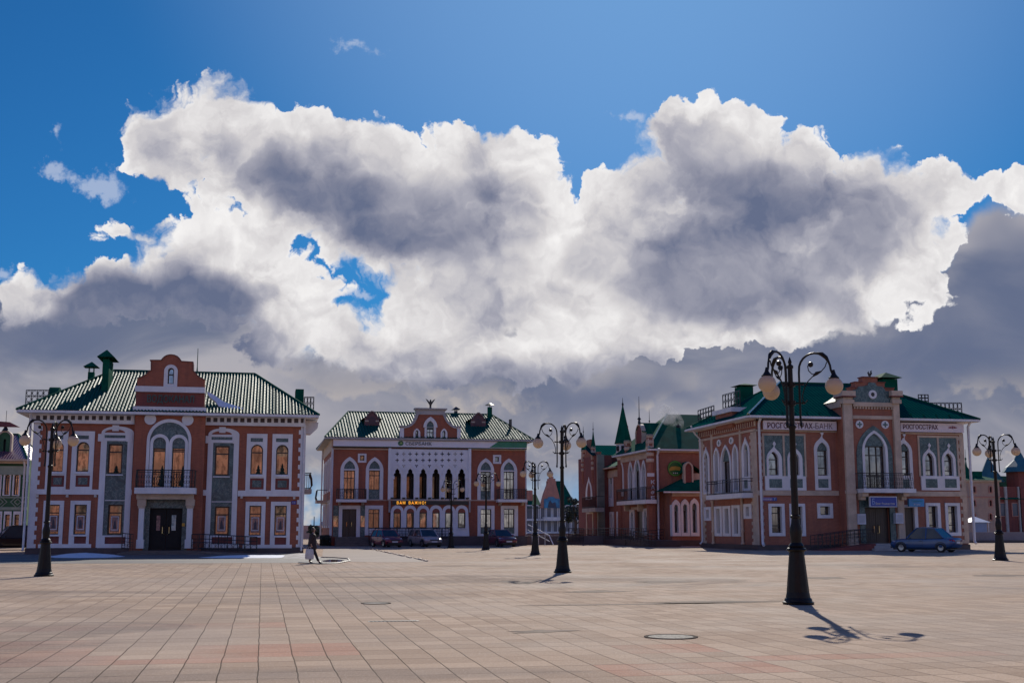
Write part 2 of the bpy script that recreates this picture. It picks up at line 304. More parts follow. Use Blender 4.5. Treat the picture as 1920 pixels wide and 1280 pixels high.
# ------------------------------------------------------------------ mesh helpers
class MB:
    """collects geometry; build() links it as one mesh object"""
    def __init__(s, F=None): s.v = []; s.f = []; s.F = F
    def pt(s, u, w, z):
        return Vector((u, w, z)) if s.F is None else s.F.world(u, w, z)
    def add(s, pts, faces, raw=False):
        n = len(s.v); s.v += [Vector(p) for p in pts] if raw else [s.pt(*p) for p in pts]
        s.f += [tuple(i+n for i in f) for f in faces]; return s
    def box(s, u0, u1, w0, w1, z0, z1):
        p = [(u0,w0,z0),(u1,w0,z0),(u1,w1,z0),(u0,w1,z0),(u0,w0,z1),(u1,w0,z1),(u1,w1,z1),(u0,w1,z1)]
        return s.add(p, [(0,1,2,3),(4,5,6,7),(0,1,5,4),(1,2,6,5),(2,3,7,6),(3,0,4,7)])
    def plate(s, outer, holes=(), w0=0.0, w1=0.1, back=False, holeside=True):
        loops = [list(outer)] + [list(h) for h in holes]
        tris = tessellate_polygon([[Vector((a, b, 0)) for a, b in L] for L in loops])
        flatp = [p for L in loops for p in L]; n = len(flatp)
        pts = [(a, w1, b) for a, b in flatp] + [(a, w0, b) for a, b in flatp]
        faces = [tuple(t) for t in tris]
        if back: faces += [tuple(i+n for i in t) for t in tris]
        k = 0
        for li, L in enumerate(loops):
            if li == 0 or holeside:
                m = len(L)
                for i in range(m): faces.append((k+i, k+(i+1) % m, k+(i+1) % m+n, k+i+n))
            k += len(L)
        return s.add(pts, faces)
    def ring(s, path, rad, sides=6, closed=False, cap=True):
        """tube along world/local points; rad number or list"""
        P = [Vector(p) for p in path]; n = len(P)
        if not isinstance(rad, (list, tuple)): rad = [rad]*n
        up = None; rows = []
        for i in range(n):
            a = P[(i-1) % n] if (i > 0 or closed) else P[i]; b = P[(i+1) % n] if (i < n-1 or closed) else P[i]
            t = (b-a); t = t.normalized() if t.length > 1e-9 else Vector((0, 0, 1))
            if up is None: up = t.orthogonal().normalized()
            up = (up - t*up.dot(t)); up = up.normalized() if up.length > 1e-6 else t.orthogonal().normalized()
            sd_ = t.cross(up)
            rows.append([P[i] + (up*math.cos(2*math.pi*j/sides) + sd_*math.sin(2*math.pi*j/sides))*rad[i] for j in range(sides)])
        pts = [p for r in rows for p in r]; faces = []
        for i in range(n if closed else n-1):
            for j in range(sides):
                a = i*sides+j; b = i*sides+(j+1) % sides; c = ((i+1) % n)*sides+(j+1) % sides; d = ((i+1) % n)*sides+j
                faces.append((a, b, c, d))
        if cap and not closed: faces += [tuple(range(sides)), tuple((n-1)*sides+j for j in range(sides))]
        return s.add(pts, faces, raw=True)
    def tube(s, path, rad, sides=6, closed=False): return s.ring([s.pt(*p) for p in path], rad, sides, closed)
    def lathe(s, c, prof, sides=16, flute=0.0, nf=0):
        """prof list of (radius, z) about the vertical through c (world/local x,y,z)"""
        pts = []; faces = []
        for r, z in prof:
            for j in range(sides):
                a = 2*math.pi*j/sides; rr = r*(1+flute*math.cos(nf*a)) if nf else r
                pts.append((c[0]+rr*math.cos(a), c[1]+rr*math.sin(a), c[2]+z))
        for i in range(len(prof)-1):
            for j in range(sides):
                faces.append((i*sides+j, i*sides+(j+1) % sides, (i+1)*sides+(j+1) % sides, (i+1)*sides+j))
        faces += [tuple(range(sides)), tuple((len(prof)-1)*sides+j for j in range(sides))]
        return s.add(pts, faces, raw=True)
    def build(s, name, mat, parent=None, smooth=False, uv=False):
        off = Vector((0, 0, 0))
        r = parent
        while r is not None and r.parent is not None: r = r.parent
        if r is not None: off = Vector(r['_loc']) if '_loc' in r else Vector(r.location)
        me = bpy.data.meshes.new(name); bm = bmesh.new()
        vs = [bm.verts.new(p-off) for p in s.v]
        for f in s.f:
            if len(set(f)) < 3: continue
            try: bm.faces.new([vs[i] for i in f])
            except ValueError: pass
        bmesh.ops.recalc_face_normals(bm, faces=bm.faces)
        if uv:
            L = bm.loops.layers.uv.new('UVMap')
            for f in bm.faces:
                nrm = f.normal
                if abs(nrm.z) > 0.999: e1 = Vector((1, 0, 0))
                else: e1 = Vector((0, 0, 1)).cross(nrm).normalized()
                e2 = nrm.cross(e1)
                for l in f.loops: l[L].uv = (l.vert.co.dot(e1), -l.vert.co.dot(e2))
        if smooth:
            for f in bm.faces: f.smooth = True
        bm.to_mesh(me); bm.free()
        if smooth:
            try: me.set_sharp_from_angle(angle=R(40))
            except Exception: pass
        me.materials.append(mat)
        o = bpy.data.objects.new(name, me); C.objects.link(o)
        if parent is not None: o.parent = parent
        return o

def tag(o, label=None, cat=None, group=None, kind=None):
    if label: o['label'] = label
    if cat: o['category'] = cat
    if group: o['group'] = group
    if kind: o['kind'] = kind
    return o
def thing(name, loc, label, cat, group=None):
    o = bpy.data.objects.new(name, None); C.objects.link(o); o.location = loc; o.empty_display_size = 0.3
    return tag(o, label, cat, group)
def copy_tree(o, parent=None):
    c = o.copy(); C.objects.link(c)
    if parent is not None: c.parent = parent
    for ch in list(o.children): copy_tree(ch, c)
    return c

class Face:
    """a facade plane. front: plane Y=P seen from -Y, u = X.  left: plane X=P seen from -X, u = -Y.  w points at the viewer"""
    def __init__(s, kind, P): s.kind = kind; s.P = P; s.holes = []
    def world(s, u, w, z):
        return Vector((u, s.P-w, z)) if s.kind == 'front' else Vector((s.P-w, -u, z))
    def uz(s, px, py):
        if s.kind == 'front': p = onY(px, py, s.P); return p.x, p.z
        p = onX(px, py, s.P); return -p.y, p.z
    def rect(s, x0, y0, x1, y1):
        cy = (y0+y1)/2; cx = (x0+x1)/2
        return s.uz(x0, cy)[0], s.uz(x1, cy)[0], s.uz(cx, y1)[1], s.uz(cx, y0)[1]
    def shape(s, kind, x0, y0, x1, y1, **k): return shape(kind, *s.rect(x0, y0, x1, y1), **k)
def shape(kind, u0, u1, z0, z1, n=8, hh=None):
    w = (u1-u0)/2; c = (u0+u1)/2
    if kind == 'rect': return [(u0, z0), (u1, z0), (u1, z1), (u0, z1)]
    if kind == 'round': h = min(w, z1-z0)
    elif kind == 'gothic': h = min(1.5*w, z1-z0)
    elif kind == 'gothicl': h = min(1.9*w, z1-z0)
    elif kind == 'ogee': h = min(1.9*w, z1-z0)
    elif kind == 'seg': h = min(0.42*w, z1-z0)
    elif kind == 'trefoil': h = min(2.3*w, z1-z0)
    elif kind == 'ellipse':
        hz = (z1-z0)/2; cz = (z0+z1)/2
        return [(c+w*math.cos(2*math.pi*i/(2*n)), cz+hz*math.sin(2*math.pi*i/(2*n))) for i in range(2*n)]
    if hh: h = hh
    zs = z1-h
    right = []                                   # from spring (right) up to the apex, unit shapes
    if kind in ('round', 'seg'):
        for i in range(n+1): a = math.pi/2*i/n; right.append((math.cos(a), math.sin(a)))
        if kind == 'seg': right = [(math.cos(a), (math.sin(a)-0.0)) for a in [math.pi/2*i/n for i in range(n+1)]]
    elif kind in ('gothic', 'gothicl'):
        a1 = math.acos(0.5)
        for i in range(n+1):
            a = a1*i/n; right.append((-1+2*math.cos(a), math.sin(a)/math.sin(a1)))
    elif kind == 'ogee':
        P = [(1, 0), (1.0, .18), (.94, .36), (.80, .53), (.60, .66), (.38, .76), (.2, .85), (.08, .93), (0, 1)]
        right = P
    elif kind == 'trefoil':
        right = [(1, 0), (1.0, .12), (.96, .28), (.82, .40), (.58, .45), (.56, .50), (.62, .58), (.58, .70), (.42, .82), (.18, .90), (0, 1)]
    pts = [(u0, z0), (u1, z0)] + [(c+w*a, zs+h*b) for a, b in right] + [(c-w*a, zs+h*b) for a, b in reversed(right[:-1])]
    return pts
def scaled(poly, t):
    xs = [p[0] for p in poly]; zs = [p[1] for p in poly]
    cx, cz = (min(xs)+max(xs))/2, (min(zs)+max(zs))/2; W = max(xs)-min(xs); Hh = max(zs)-min(zs)
    kx, kz = (W+2*t)/W, (Hh+2*t)/Hh
    return [(cx+(x-cx)*kx, cz+(z-cz)*kz) for x, z in poly]
def clipz(poly, z, above=True):
    out = []; n = len(poly)
    ins = (lambda p: p[1] >= z) if above else (lambda p: p[1] <= z)
    for i in range(n):
        a, b = poly[i], poly[(i+1) % n]
        if ins(a): out.append(a)
        if ins(a) != ins(b):
            t = (z-a[1])/(b[1]-a[1]); out.append((a[0]+(b[0]-a[0])*t, z))
    return out
def dedupe(poly):
    out = []
    for p in poly:
        if not out or (abs(p[0]-out[-1][0])+abs(p[1]-out[-1][1])) > 1e-5: out.append(p)
    if len(out) > 1 and abs(out[0][0]-out[-1][0])+abs(out[0][1]-out[-1][1]) < 1e-5: out.pop()
    return out

def window(F, root, outer, inner, ok='rect', ik='rect', glass=None, nv=0, bars=(), trim=WHITE, proud=0.07, deep=0.28,
           panelmat=SLATE, name='window', sill=None, glassmat=GLASS, frame=FRAME, extra=None, panel_rects=(), cutwall=True):
    """outer/inner in photo pixels on this facade; glass=(top,bottom) rows of the glazed part; bars = rows of transoms"""
    O = F.shape(ok, *outer); I = F.shape(ik, *inner)
    cx = (inner[0]+inner[2])/2
    if cutwall: F.holes.append(scaled(I, 0.012))
    mb = MB(F)
    prs = [F.shape(pk, *pr) for pk, pr, pm in panel_rects]
    mb.plate(O, [I]+prs, -deep, proud)
    o = mb.build(name, trim, root)
    zt = F.uz(cx, glass[0])[1] if glass else 1e9; zb = F.uz(cx, glass[1])[1] if glass else -1e9
    G = I
    if glass:
        top = clipz(I, zt, True); bot = clipz(I, zb, False)
        G = clipz(clipz(I, zt, False), zb, True)
        if len(top) > 2 and max(p[1] for p in top)-zt > 0.05: MB(F).plate(dedupe(top), [], -deep, -0.08).build('panel', panelmat, o)
        if len(bot) > 2 and zb-min(p[1] for p in bot) > 0.05: MB(F).plate(dedupe(bot), [], -deep, -0.08).build('panel', panelmat if extra is None else extra, o)
    for (pk, pr, pm), ps in zip(panel_rects, prs):
        MB(F).plate(scaled(ps, 0.01), [], -deep, proud-0.05).build('panel', pm, o)
    G = dedupe(G)
    fm = MB(F); fm.plate(G, [scaled(G, -0.065)], -deep+0.02, -deep+0.10)
    us = [p[0] for p in G]; zs = [p[1] for p in G]; u0, u1, z0, z1 = min(us), max(us), min(zs), max(zs)
    for i in range(nv):
        u = u0+(u1-u0)*(i+1)/(nv+1); fm.box(u-0.03, u+0.03, -deep+0.025, -deep+0.095, z0+0.05, z1-0.05 if not (ik != 'rect' and not glass) else z1-(u1-u0)*0.25)
    for r in bars:
        z = F.uz(cx, r)[1]; fm.box(u0+0.03, u1-0.03, -deep+0.03, -deep+0.105, z-0.035, z+0.035)
    fm.build('frame', frame, o)
    MB(F).plate(G, [], -deep-0.02, -deep+0.03).build('pane', glassmat, o)
    if sill: 
        z = F.uz(cx, sill)[1]; MB(F).box(u0-0.08, u1+0.08, -0.05, proud+0.08, z-0.05, z+0.03).build('sill', WHITE, o)
    return o
def band(F, root, x0, y0, x1, y1, mat, proud, name='string_course', back=-0.02, mb=None):
    u0, u1, z0, z1 = F.rect(x0, y0, x1, y1)
    if mb is not None: mb.box(u0, u1, back, proud, z0, z1); return None
    return MB(F).box(u0, u1, back, proud, z0, z1).build(name, mat, root)
def railing(F, root, x0, x1, ytop, ybot, out, name='balcony_railing', scroll=True, mat=IRON, bow=0.0, n=None, returns=True):
    u0, u1, zb, zt = F.rect(x0, ytop, x1, ybot)
    mb = MB(F); W = u1-u0; n = n or max(6, int(W/0.17))
    def prof(z): # bow outwards at the belly
        t = (z-zb)/(zt-zb); return out + bow*math.sin(math.pi*min(1, t*1.25)) if bow else out
    mb.tube([(u0, out, zt), (u1, out, zt)], 0.03); mb.tube([(u0, out, zt-0.14), (u1, out, zt-0.14)], 0.016); mb.tube([(u0, out, zb+0.06), (u1, out, zb+0.06)], 0.02)
    for i in range(n+1):
        u = u0+W*i/n; big = i % max(1, n//3) == 0
        zz = [zb+(zt-zb)*j/5 for j in range(6)]
        mb.tube([(u, prof(z), z) for z in zz], 0.028 if big else 0.013, 5)
        if scroll and i < n:
            c = u+W/n/2; rr = min(W/n*0.42, 0.16)
            for zc in (zb+(zt-zb)*0.32, zb+(zt-zb)*0.62):
                mb.tube([(c+rr*math.cos(a), prof(zc), zc+rr*1.3*math.sin(a)) for a in [2*math.pi*k/8 for k in range(8)]], 0.011, 4, True)
    if returns:
        for u in (u0, u1):
            mb.tube([(u, 0, zt), (u, out, zt)], 0.03); mb.tube([(u, 0, zb+0.06), (u, out, zb+0.06)], 0.02)
            for j in range(1, 5): mb.tube([(u, out*j/5, zb), (u, out*j/5, zt)], 0.013, 5)
    return mb.build(name, mat, root)
def downpipe(F, root, px, ytop, ybot, pxb=None, w=0.14, r=0.07, kick=True, mat=PIPE):
    u0, z1 = F.uz(px, ytop); z0 = F.uz(pxb or px, ybot)[1]
    mb = MB(F)
    p = [(u0, w+0.5, z1+0.25), (u0, w+0.35, z1), (u0, w, z1-0.35), (u0, w, z0+0.15), (u0, w+0.2, z0)] if kick else [(u0, w, z1), (u0, w, z0)]
    mb.tube(p, r, 10)
    for k in range(3):
        z = z0+(z1-z0)*(0.2+0.3*k); mb.lathe(tuple(F.world(u0, w, z)), [(r*1.25, -0.04), (r*1.25, 0.04)], 10)
    return mb.build('downpipe', mat, root, smooth=True)
def quoins(F, root, px0, px1, ytop, ybot, n, tooth=0.22, side=1, mat=WHITE, name='quoins', proud=0.05):
    """toothed corner pilaster; side=+1 teeth to the right"""
    u0, u1, z0, z1 = F.rect(px0, ytop, px1, ybot)
    mb = MB(F); mb.box(u0, u1, -0.1, proud, z0, z1)
    for i in range(n):
        a = z0+(z1-z0)*i/n; b = z0+(z1-z0)*(i+0.5)/n
        if side > 0: mb.box(u1, u1+tooth, -0.1, proud-0.01, a, b)
        if side < 0: mb.box(u0-tooth, u0, -0.1, proud-0.01, a, b)
    return mb.build(name, mat, root)
_fonts = {}
def text_mesh(F, root, s, x0, y0, x1, y1, mat, name='lettering', w=0.08, depth=0.02, bold=0.0, parent=None, fit=True, sp=1.0):
    cu = bpy.data.curves.new('lettering_curve', 'FONT'); cu.body = s; cu.size = 1.0; cu.extrude = 0.0; cu.offset = bold; cu.resolution_u = 3; cu.space_character = sp
    to = bpy.data.objects.new('lettering_curve', cu); C.objects.link(to)
    bpy.context.view_layer.update()
    dg = bpy.context.evaluated_depsgraph_get(); me = bpy.data.meshes.new_from_object(to.evaluated_get(dg))
    u0, u1, z0, z1 = F.rect(x0, y0, x1, y1)
    xs = [v.co.x for v in me.vertices]; ys = [v.co.y for v in me.vertices]
    ax, bx, ay, by = min(xs), max(xs), min(ys), max(ys)
    mb = MB(F)
    pts = [(u0+(v.co.x-ax)/(bx-ax)*(u1-u0), w, z0+(v.co.y-ay)/(by-ay)*(z1-z0)) for v in me.vertices]
    n = len(pts)
    faces = [tuple(p.vertices) for p in me.polygons]
    ec = {}
    for f in faces:
        for i in range(len(f)):
            e = tuple(sorted((f[i], f[(i+1) % len(f)]))); ec[e] = ec.get(e, 0)+1
    pts2 = pts+[(p[0], p[1]-depth, p[2]) for p in pts]
    faces += [(a, b, b+n, a+n) for (a, b), c in ec.items() if c == 1]
    mb.add(pts2, faces)
    bpy.data.objects.remove(to); bpy.data.curves.remove(cu); bpy.data.meshes.remove(me)
    return mb.build(name, mat, root)
def roof(polys, root, mat, name='roof', waves=None):
    """waves=(pitch, height): pressed ribs modelled on the first polygon"""
    mb = MB()
    for k, p in enumerate(polys):
        if not waves or k: mb.add(p, [tuple(range(len(p)))], raw=True); continue
        pitch, hh = waves; P = [Vector(q) for q in p]
        nrm = (P[1]-P[0]).cross(P[2]-P[0]).normalized()
        if nrm.z < 0: nrm = -nrm
        e1 = Vector((0, 0, 1)).cross(nrm).normalized(); e2 = nrm.cross(e1); o = P[0]
        poly = [((q-o).dot(e1), (q-o).dot(e2)) for q in P]
        us = [q[0] for q in poly]; u = min(us); cuts = []
        fr = [(k/9, .5-.5*math.cos(2*math.pi*k/9)) for k in range(10)]
        while u < max(us):
            for (fa, ha), (fb, hb_) in zip(fr[:-1], fr[1:]): cuts.append((u+pitch*fa, u+pitch*fb, ha*hh, hb_*hh))
            u += pitch
        for ua, ub, ha, hb_ in cuts:
            q = [(y, x) for x, y in poly]; q = clipz(q, ua, True)
            if len(q) < 3: continue
            q = clipz(q, ub, False)
            if len(q) < 3: continue
            q = dedupe(q)
            if len(q) < 3: continue
            mb.add([o+e1*x+e2*y+nrm*(ha+(hb_-ha)*(x-ua)/(ub-ua)) for y, x in q], [tuple(range(len(q)))], raw=True)
    return mb.build(name, mat, root, uv=True)
def hip_roof(root, x0, x1, y0, y1, ze, zr, rx0, rx1, ry, mat, fascia=WHITE, thick=0.16, soff=0.75, waves=None):
    """hipped roof on the rectangle x0..x1, y0..y1 with a ridge from (rx0,ry) to (rx1,ry)"""
    a, b, c, d = Vector((x0,y0,ze)), Vector((x1,y0,ze)), Vector((x1,y1,ze)), Vector((x0,y1,ze))
    e, f = Vector((rx0, ry, zr)), Vector((rx1, ry, zr))
    r = roof([[a, b, f, e], [b, c, f], [c, d, e, f], [d, a, e]], root, mat, waves=waves)
    mb = MB(); z1, z0 = ze-0.005, ze-thick
    def B(xa, xb, ya, yb): mb.box(xa, xb, ya, yb, z0, z1)
    B(x0, x1, y0, y0+0.12); B(x0, x1, y1-0.12, y1); B(x0, x0+0.12, y0+0.12, y1-0.12); B(x1-0.12, x1, y0+0.12, y1-0.12)
    mb.add([(x0, y0, z0-0.02), (x1, y0, z0-0.02), (x1, y1, z0-0.02), (x0, y1, z0-0.02)], [(0, 1, 2, 3)], raw=True)
    mb.build('gutter', fascia, root)
    rg = MB()
    for p, q in ((e, f), (a, e), (b, f), (c, f), (d, e)): rg.ring([p+Vector((0, 0, .02)), q+Vector((0, 0, .02))], 0.09, 6)
    rg.build('ridge_cap', FLATG, r)
    return r
def snow_guard(root, x0, x1, y, z, n=None):
    mb = MB(); n = n or int((x1-x0)/0.9)
    for i in range(n+1):
        x = x0+(x1-x0)*i/n; mb.box(x-0.05, x+0.05, y-0.03, y+0.05, z, z+0.17)
    return mb.build('snow_guard', FLATG, root)

# ------------------------------------------------------------------ ground
gm = None
def ground_mat():
    def f(w, b, nt):
        tc = w.n('ShaderNodeTexCoord'); P0 = tc.outputs['Object']
        wob = w.v('MULTIPLY', w.v('SUBTRACT', w.noise(P0, 0.9, 2, 0.5, col=True), (0.5, 0.5, 0.5)), (0.035, 0.03, 0))
        P = w.v('ADD', P0, wob)
        s = w.sep(P)
        tw, th = 0.44, 0.58
        br = w.n('ShaderNodeTexBrick'); w.put(br.inputs['Vector'], w.comb(s[1], s[0], 0.0)); br.offset = 0.0
        # long open joints run away from the viewer, the short ones across are tighter
        jx = w.m('ABSOLUTE', w.m('SUBTRACT', w.m('FRACT', w.m('DIVIDE', s[0], tw)), 0.5))
        jy = w.m('ABSOLUTE', w.m('SUBTRACT', w.m('FRACT', w.m('DIVIDE', s[1], th)), 0.5))
        jn = w.noise(P0, 0.35, 3, 0.6)
        lx = w.m('MULTIPLY', w.ss(jx, 0.477, 0.488), w.ss(jn, 0.3, 0.5, 0.75, 1.0))
        jn2 = w.noise(w.v('MULTIPLY', P0, (0.25, 3.3, 1)), 1.0, 2, 0.5)
        ly = w.m('MULTIPLY', w.ss(jy, 0.474, 0.487), w.ss(jn2, 0.36, 0.58, 0.35, 1.0))
        joint = w.m('MAXIMUM', lx, ly)
        cell = w.comb(w.m('FLOOR', w.m('DIVIDE', s[0], tw)), w.m('FLOOR', w.m('DIVIDE', s[1], th)), 0.0)
        wn = w.n('ShaderNodeTexWhiteNoise', noise_dimensions='2D'); w.put(wn.inputs['Vector'], cell)
        base = w.mix(wn.outputs[0], (0.37, 0.265, 0.185, 1), (0.52, 0.385, 0.275, 1))
        # terracotta tiles laid as blocks and borders in the near field
        def inr(v, a, b_): return w.m('MULTIPLY', w.m('GREATER_THAN', v, a), w.m('LESS_THAN', v, b_))
        rd = None
        for xa, ya, xb, yb in ((-400, 1233, 160, 1206), (-400, 1249, 225, 1233), (225, 1246, 457, 1237), (335, 1237, 457, 1209), (457, 1226, 700, 1208), (-200, 1181, 520, 1173), (1100, 1262, 1500, 1240), (1380, 1236, 1920, 1222), (1180, 1225, 1330, 1205)):
            p0, p1 = ground((xa+xb)/2, ya).y, ground((xa+xb)/2, yb).y; q0, q1 = ground(xa, (ya+yb)/2).x, ground(xb, (ya+yb)/2).x
            r = w.m('MULTIPLY', inr(s[0], round(q0/tw)*tw, round(q1/tw)*tw), inr(s[1], round(p0/th)*th, round(p1/th)*th))
            rd = r if rd is None else w.m('MAXIMUM', rd, r)
        wear = w.ss(w.noise(P0, 0.35, 4, 0.6), 0.30, 0.55, 0.3, 1.0)
        rd = w.m('MULTIPLY', rd, wear)
        base = w.mix(w.m('MULTIPLY', rd, 0.5), base, (0.46, 0.19, 0.125, 1))
        st = w.noise(P0, 0.22, 6, 0.62); st2 = w.noise(w.v('MULTIPLY', P0, (0.8, 1.0, 1)), 0.13, 5, 0.6)
        base = w.mix(w.ss(st, 0.38, 0.68, 0, 0.6), base, (0.29, 0.215, 0.165, 1))
        base = w.mix(w.ss(st2, 0.50, 0.66, 0, 0.25), base, (0.52, 0.43, 0.35, 1))
        # drying water marks and tyre sweeps further out
        wet = w.noise(w.v('MULTIPLY', P0, (0.55, 1.1, 1)), 0.14, 6, 0.66, 0.8)
        base = w.mix(w.ss(wet, 0.56, 0.66, 0, 0.42), base, (0.13, 0.11, 0.10, 1))
        fin = w.noise(P0, 24.0, 3, 0.7)
        base = w.mix(w.ss(fin, 0.35, 0.7, 0, 0.22), base, (0.16, 0.135, 0.12, 1))
        gr = w.noise(P0, 70.0, 1, 0.5)
        base = w.mix(w.ss(gr, 0.70, 0.76, 0, 0.8), base, (0.95, 0.85, 0.75, 1))  # pale specks paint mica glints into the base colour
        base = w.mix(w.ss(gr, 0.30, 0.25, 0, 0.6), base, (0.10, 0.08, 0.07, 1))
        col = w.mix(w.m('MULTIPLY', joint, 0.78), base, (0.028, 0.018, 0.012, 1))
        w.put(b.inputs['Base Color'], col)
        w.put(b.inputs['Roughness'], w.ss(st, 0.3, 0.7, 0.9, 0.7)); b.inputs['Specular IOR Level'].default_value = 0.03
        h = w.m('SUBTRACT', w.m('MULTIPLY', w.m('ADD', wn.outputs[0], w.noise(P0, 40, 3, 0.6)), 0.25), joint)
        bn = w.n('ShaderNodeBump'); bn.inputs['Strength'].default_value = 0.5; bn.inputs['Distance'].default_value = 0.006
        w.put(bn.inputs['Height'], h); w.put(b.inputs['Normal'], bn.outputs[0])
    return principled('plaza_paving', (0.36, 0.3, 0.25), 0.6, build=f)
PAVE = ground_mat()
ASPH = principled('worn_asphalt', (0.11, 0.10, 0.095), 0.75, build=vary((0.15, 0.135, 0.12), 0.4, 0.3, (0.6, 1, 1), bump=0.5, bscale=40, col2=(0.085, 0.08, 0.08)))
FARG = principled('far_ground', (0.1, 0.09, 0.07), 0.9, build=vary((0.16, 0.13, 0.10), 0.4, 0.05))
g = MB(); g.add([(-3000, -3000, -0.02), (3000, -3000, -0.02), (3000, 3500, -0.02), (-3000, 3500, -0.02)], [(0, 1, 2, 3)], raw=True)
tag(g.build('ground', FARG), kind='structure')
g = MB(); g.add([(-120, -60, 0), (160, -60, 0), (160, 175, 0), (-120, 175, 0)], [(0, 1, 2, 3)], raw=True)
tag(g.build('plaza', PAVE), kind='structure')

# ================================================================== LEFT BUILDING (red, white trim, green hipped roof)
YA = ground(300, 1037.5).y
FA = Face('front', YA)
xa0, xa1 = FA.uz(57, 900)[0], FA.uz(570.5, 900)[0]
hA = thing('town_house', ((xa0+xa1)/2, YA, 0), 'red two storey house with white window surrounds and a wavy topped gable, at left', 'house')
DA = 13.5
R_ = lambda *a: FA.rect(*a)
zsoff = FA.uz(300, 772)[1]
# --- windows left half
def pair(F, root, ox0, ox1, ix0, ix1, d=0.0):
    """tall surround with a slate top panel, arched window and a lower panel"""
    o = window(F, root, (ox0, 808+d, ox1, 919+d), (ix0, 828+d, ix1, 884+d), ik='round', nv=0, bars=(843+d,),
               panel_rects=(('rect', (ix0-1.5, 891+d, ix1+1.5, 912+d), DRED), ('rect', (ix0, 816+d, ix1, 823+d), SLATE)), sill=887+d)
    cx = (ix0+ix1)/2
    u0, u1, z0, z1 = F.rect(ix0+3, 895+d, ix1-3, 908+d)
    MB(F).box(u0, u1, -0.05, 0.045, z0, z1).build('panel', SLATE, o)
    return o
pair(FA, hA, 87, 126, 97, 119, 0)
pair(FA, hA, 134, 175.5, 143.5, 167, 0)
pair(FA, hA, 461.5, 500, 470, 493, 5)
pair(FA, hA, 509.5, 547.5, 517.5, 540.5, 5.5)
def lower(F, root, ox0, ox1, ix0, ix1, d=0.0):
    return window(F, root, (ox0, 938+d, ox1, 1020+d), (ix0, 945.5+d, ix1, 1001.5+d), bars=(961+d,), panel_rects=(('rect', (ix0+0.5, 1005+d, ix1-0.5, 1018.5+d), DRED),), sill=1003.3+d)
lower(FA, hA, 80, 118.5, 87.5, 111, 0); lower(FA, hA, 130.5, 168.5, 138.5, 162, 0)
lower(FA, hA, 459.5, 497, 467, 489.5, 2); lower(FA, hA, 507, 544, 514.5, 537, 2)
def tall(F, root, ox0, ox1, d):
    cx = (ox0+ox1)/2
    O = F.shape('seg', ox0, 799+d, ox1, 1026, hh=None)
    I = F.shape('rect', cx-19.5, 826.5+d, cx+19.5, 1003); S1 = F.shape('rect', cx-19.5, 815.5+d, cx+19.5, 821+d)
    u0, u1, z0, z1 = F.rect(cx-19, 804.5+d, cx+19, 811+d); lens = shape('seg', u0, u1, z0, z1, hh=z1-z0)
    B = F.shape('rect', cx-19.5, 1006, cx+19.5, 1019)
    o = MB(F).plate(O, [I, S1, lens, B], -0.05, 0.09).build('window_bay', WHITE, root)
    u0, u1, z0, z1 = F.rect(ox0-3, 1019, ox1+3, 1026.5); MB(F).box(u0, u1, 0, 0.13, z0, z1).build('ledge', WHITE, o)
    u0, u1, z0, z1 = F.rect(ox0-1.5, 824+d, ox1+1.5, 826+d)
    for qa in (u0, u1-.35): MB(F).box(qa, qa+0.35, 0.0, 0.13, z0-0.05, z1+0.35).build('shoulder_stone', WHITE, o)
    uc = (u0+u1)/2; zt = F.uz(cx, 799+d)[1]; MB(F).box(uc-0.2, uc+0.2, 0.0, 0.14, zt-0.3, zt+0.07).build('keystone', WHITE, o)
    MB(F).plate(scaled(lens, 0.02), [], -0.05, 0.03).build('panel', RED, o)
    MB(F).plate(scaled(S1, 0.02), [], -0.05, 0.03).build('panel', SLATE, o)
    MB(F).plate(scaled(B, 0.02), [], -0.05, 0.03).build('panel', DRED, o)
    w1 = F.rect(cx-13.5, 832+d, cx+13.5, 887.5+d); w2 = F.rect(cx-14, 945.5+d, cx+13.2, 1001.5+d*.3)
    hs = []
    for q in (w1, w2): hs.append([(q[0], q[2]), (q[1], q[2]), (q[1], q[3]), (q[0], q[3])])
    MB(F).plate(scaled(I, 0.02), hs, -0.3, 0.03).build('panel', SLATE, o)
    F.holes += [scaled(h, 0.01) for h in hs]
    for q, zb in ((w1, 847), (w2, 961)):
        w_ = MB(F).plate(scaled([(q[0], q[2]), (q[1], q[2]), (q[1], q[3]), (q[0], q[3])], 0.005), [[(q[0]+.09, q[2]+.09), (q[1]-.09, q[2]+.09), (q[1]-.09, q[3]-.09), (q[0]+.09, q[3]-.09)]], -0.22, -0.12)
        zbar = F.uz(cx, zb+d)[1]; w_.box(q[0]+.05, q[1]-.05, -0.21, -0.115, zbar-0.04, zbar+0.04)
        w_ = w_.build('window', FRAME, root)
        MB(F).box(q[0], q[1], -0.3, -0.18, q[2], q[3]).build('pane', GLASS, w_)
        MB(F).box(q[0]-.08, q[1]+.08, -0.02, 0.12, q[2]-0.12, q[2]-0.05).build('sill', WHITE, w_)
    u0, u1, z0, z1 = F.rect(cx-19.5, 937+d*.7, cx+19.5, 938.4+d*.7); MB(F).box(u0, u1, 0, 0.06, z0, z1).build('joint_strip', WHITE, o)
tall(FA, hA, 185.5, 246.5, 0); tall(FA, hA, 387, 445.5, 3.5)
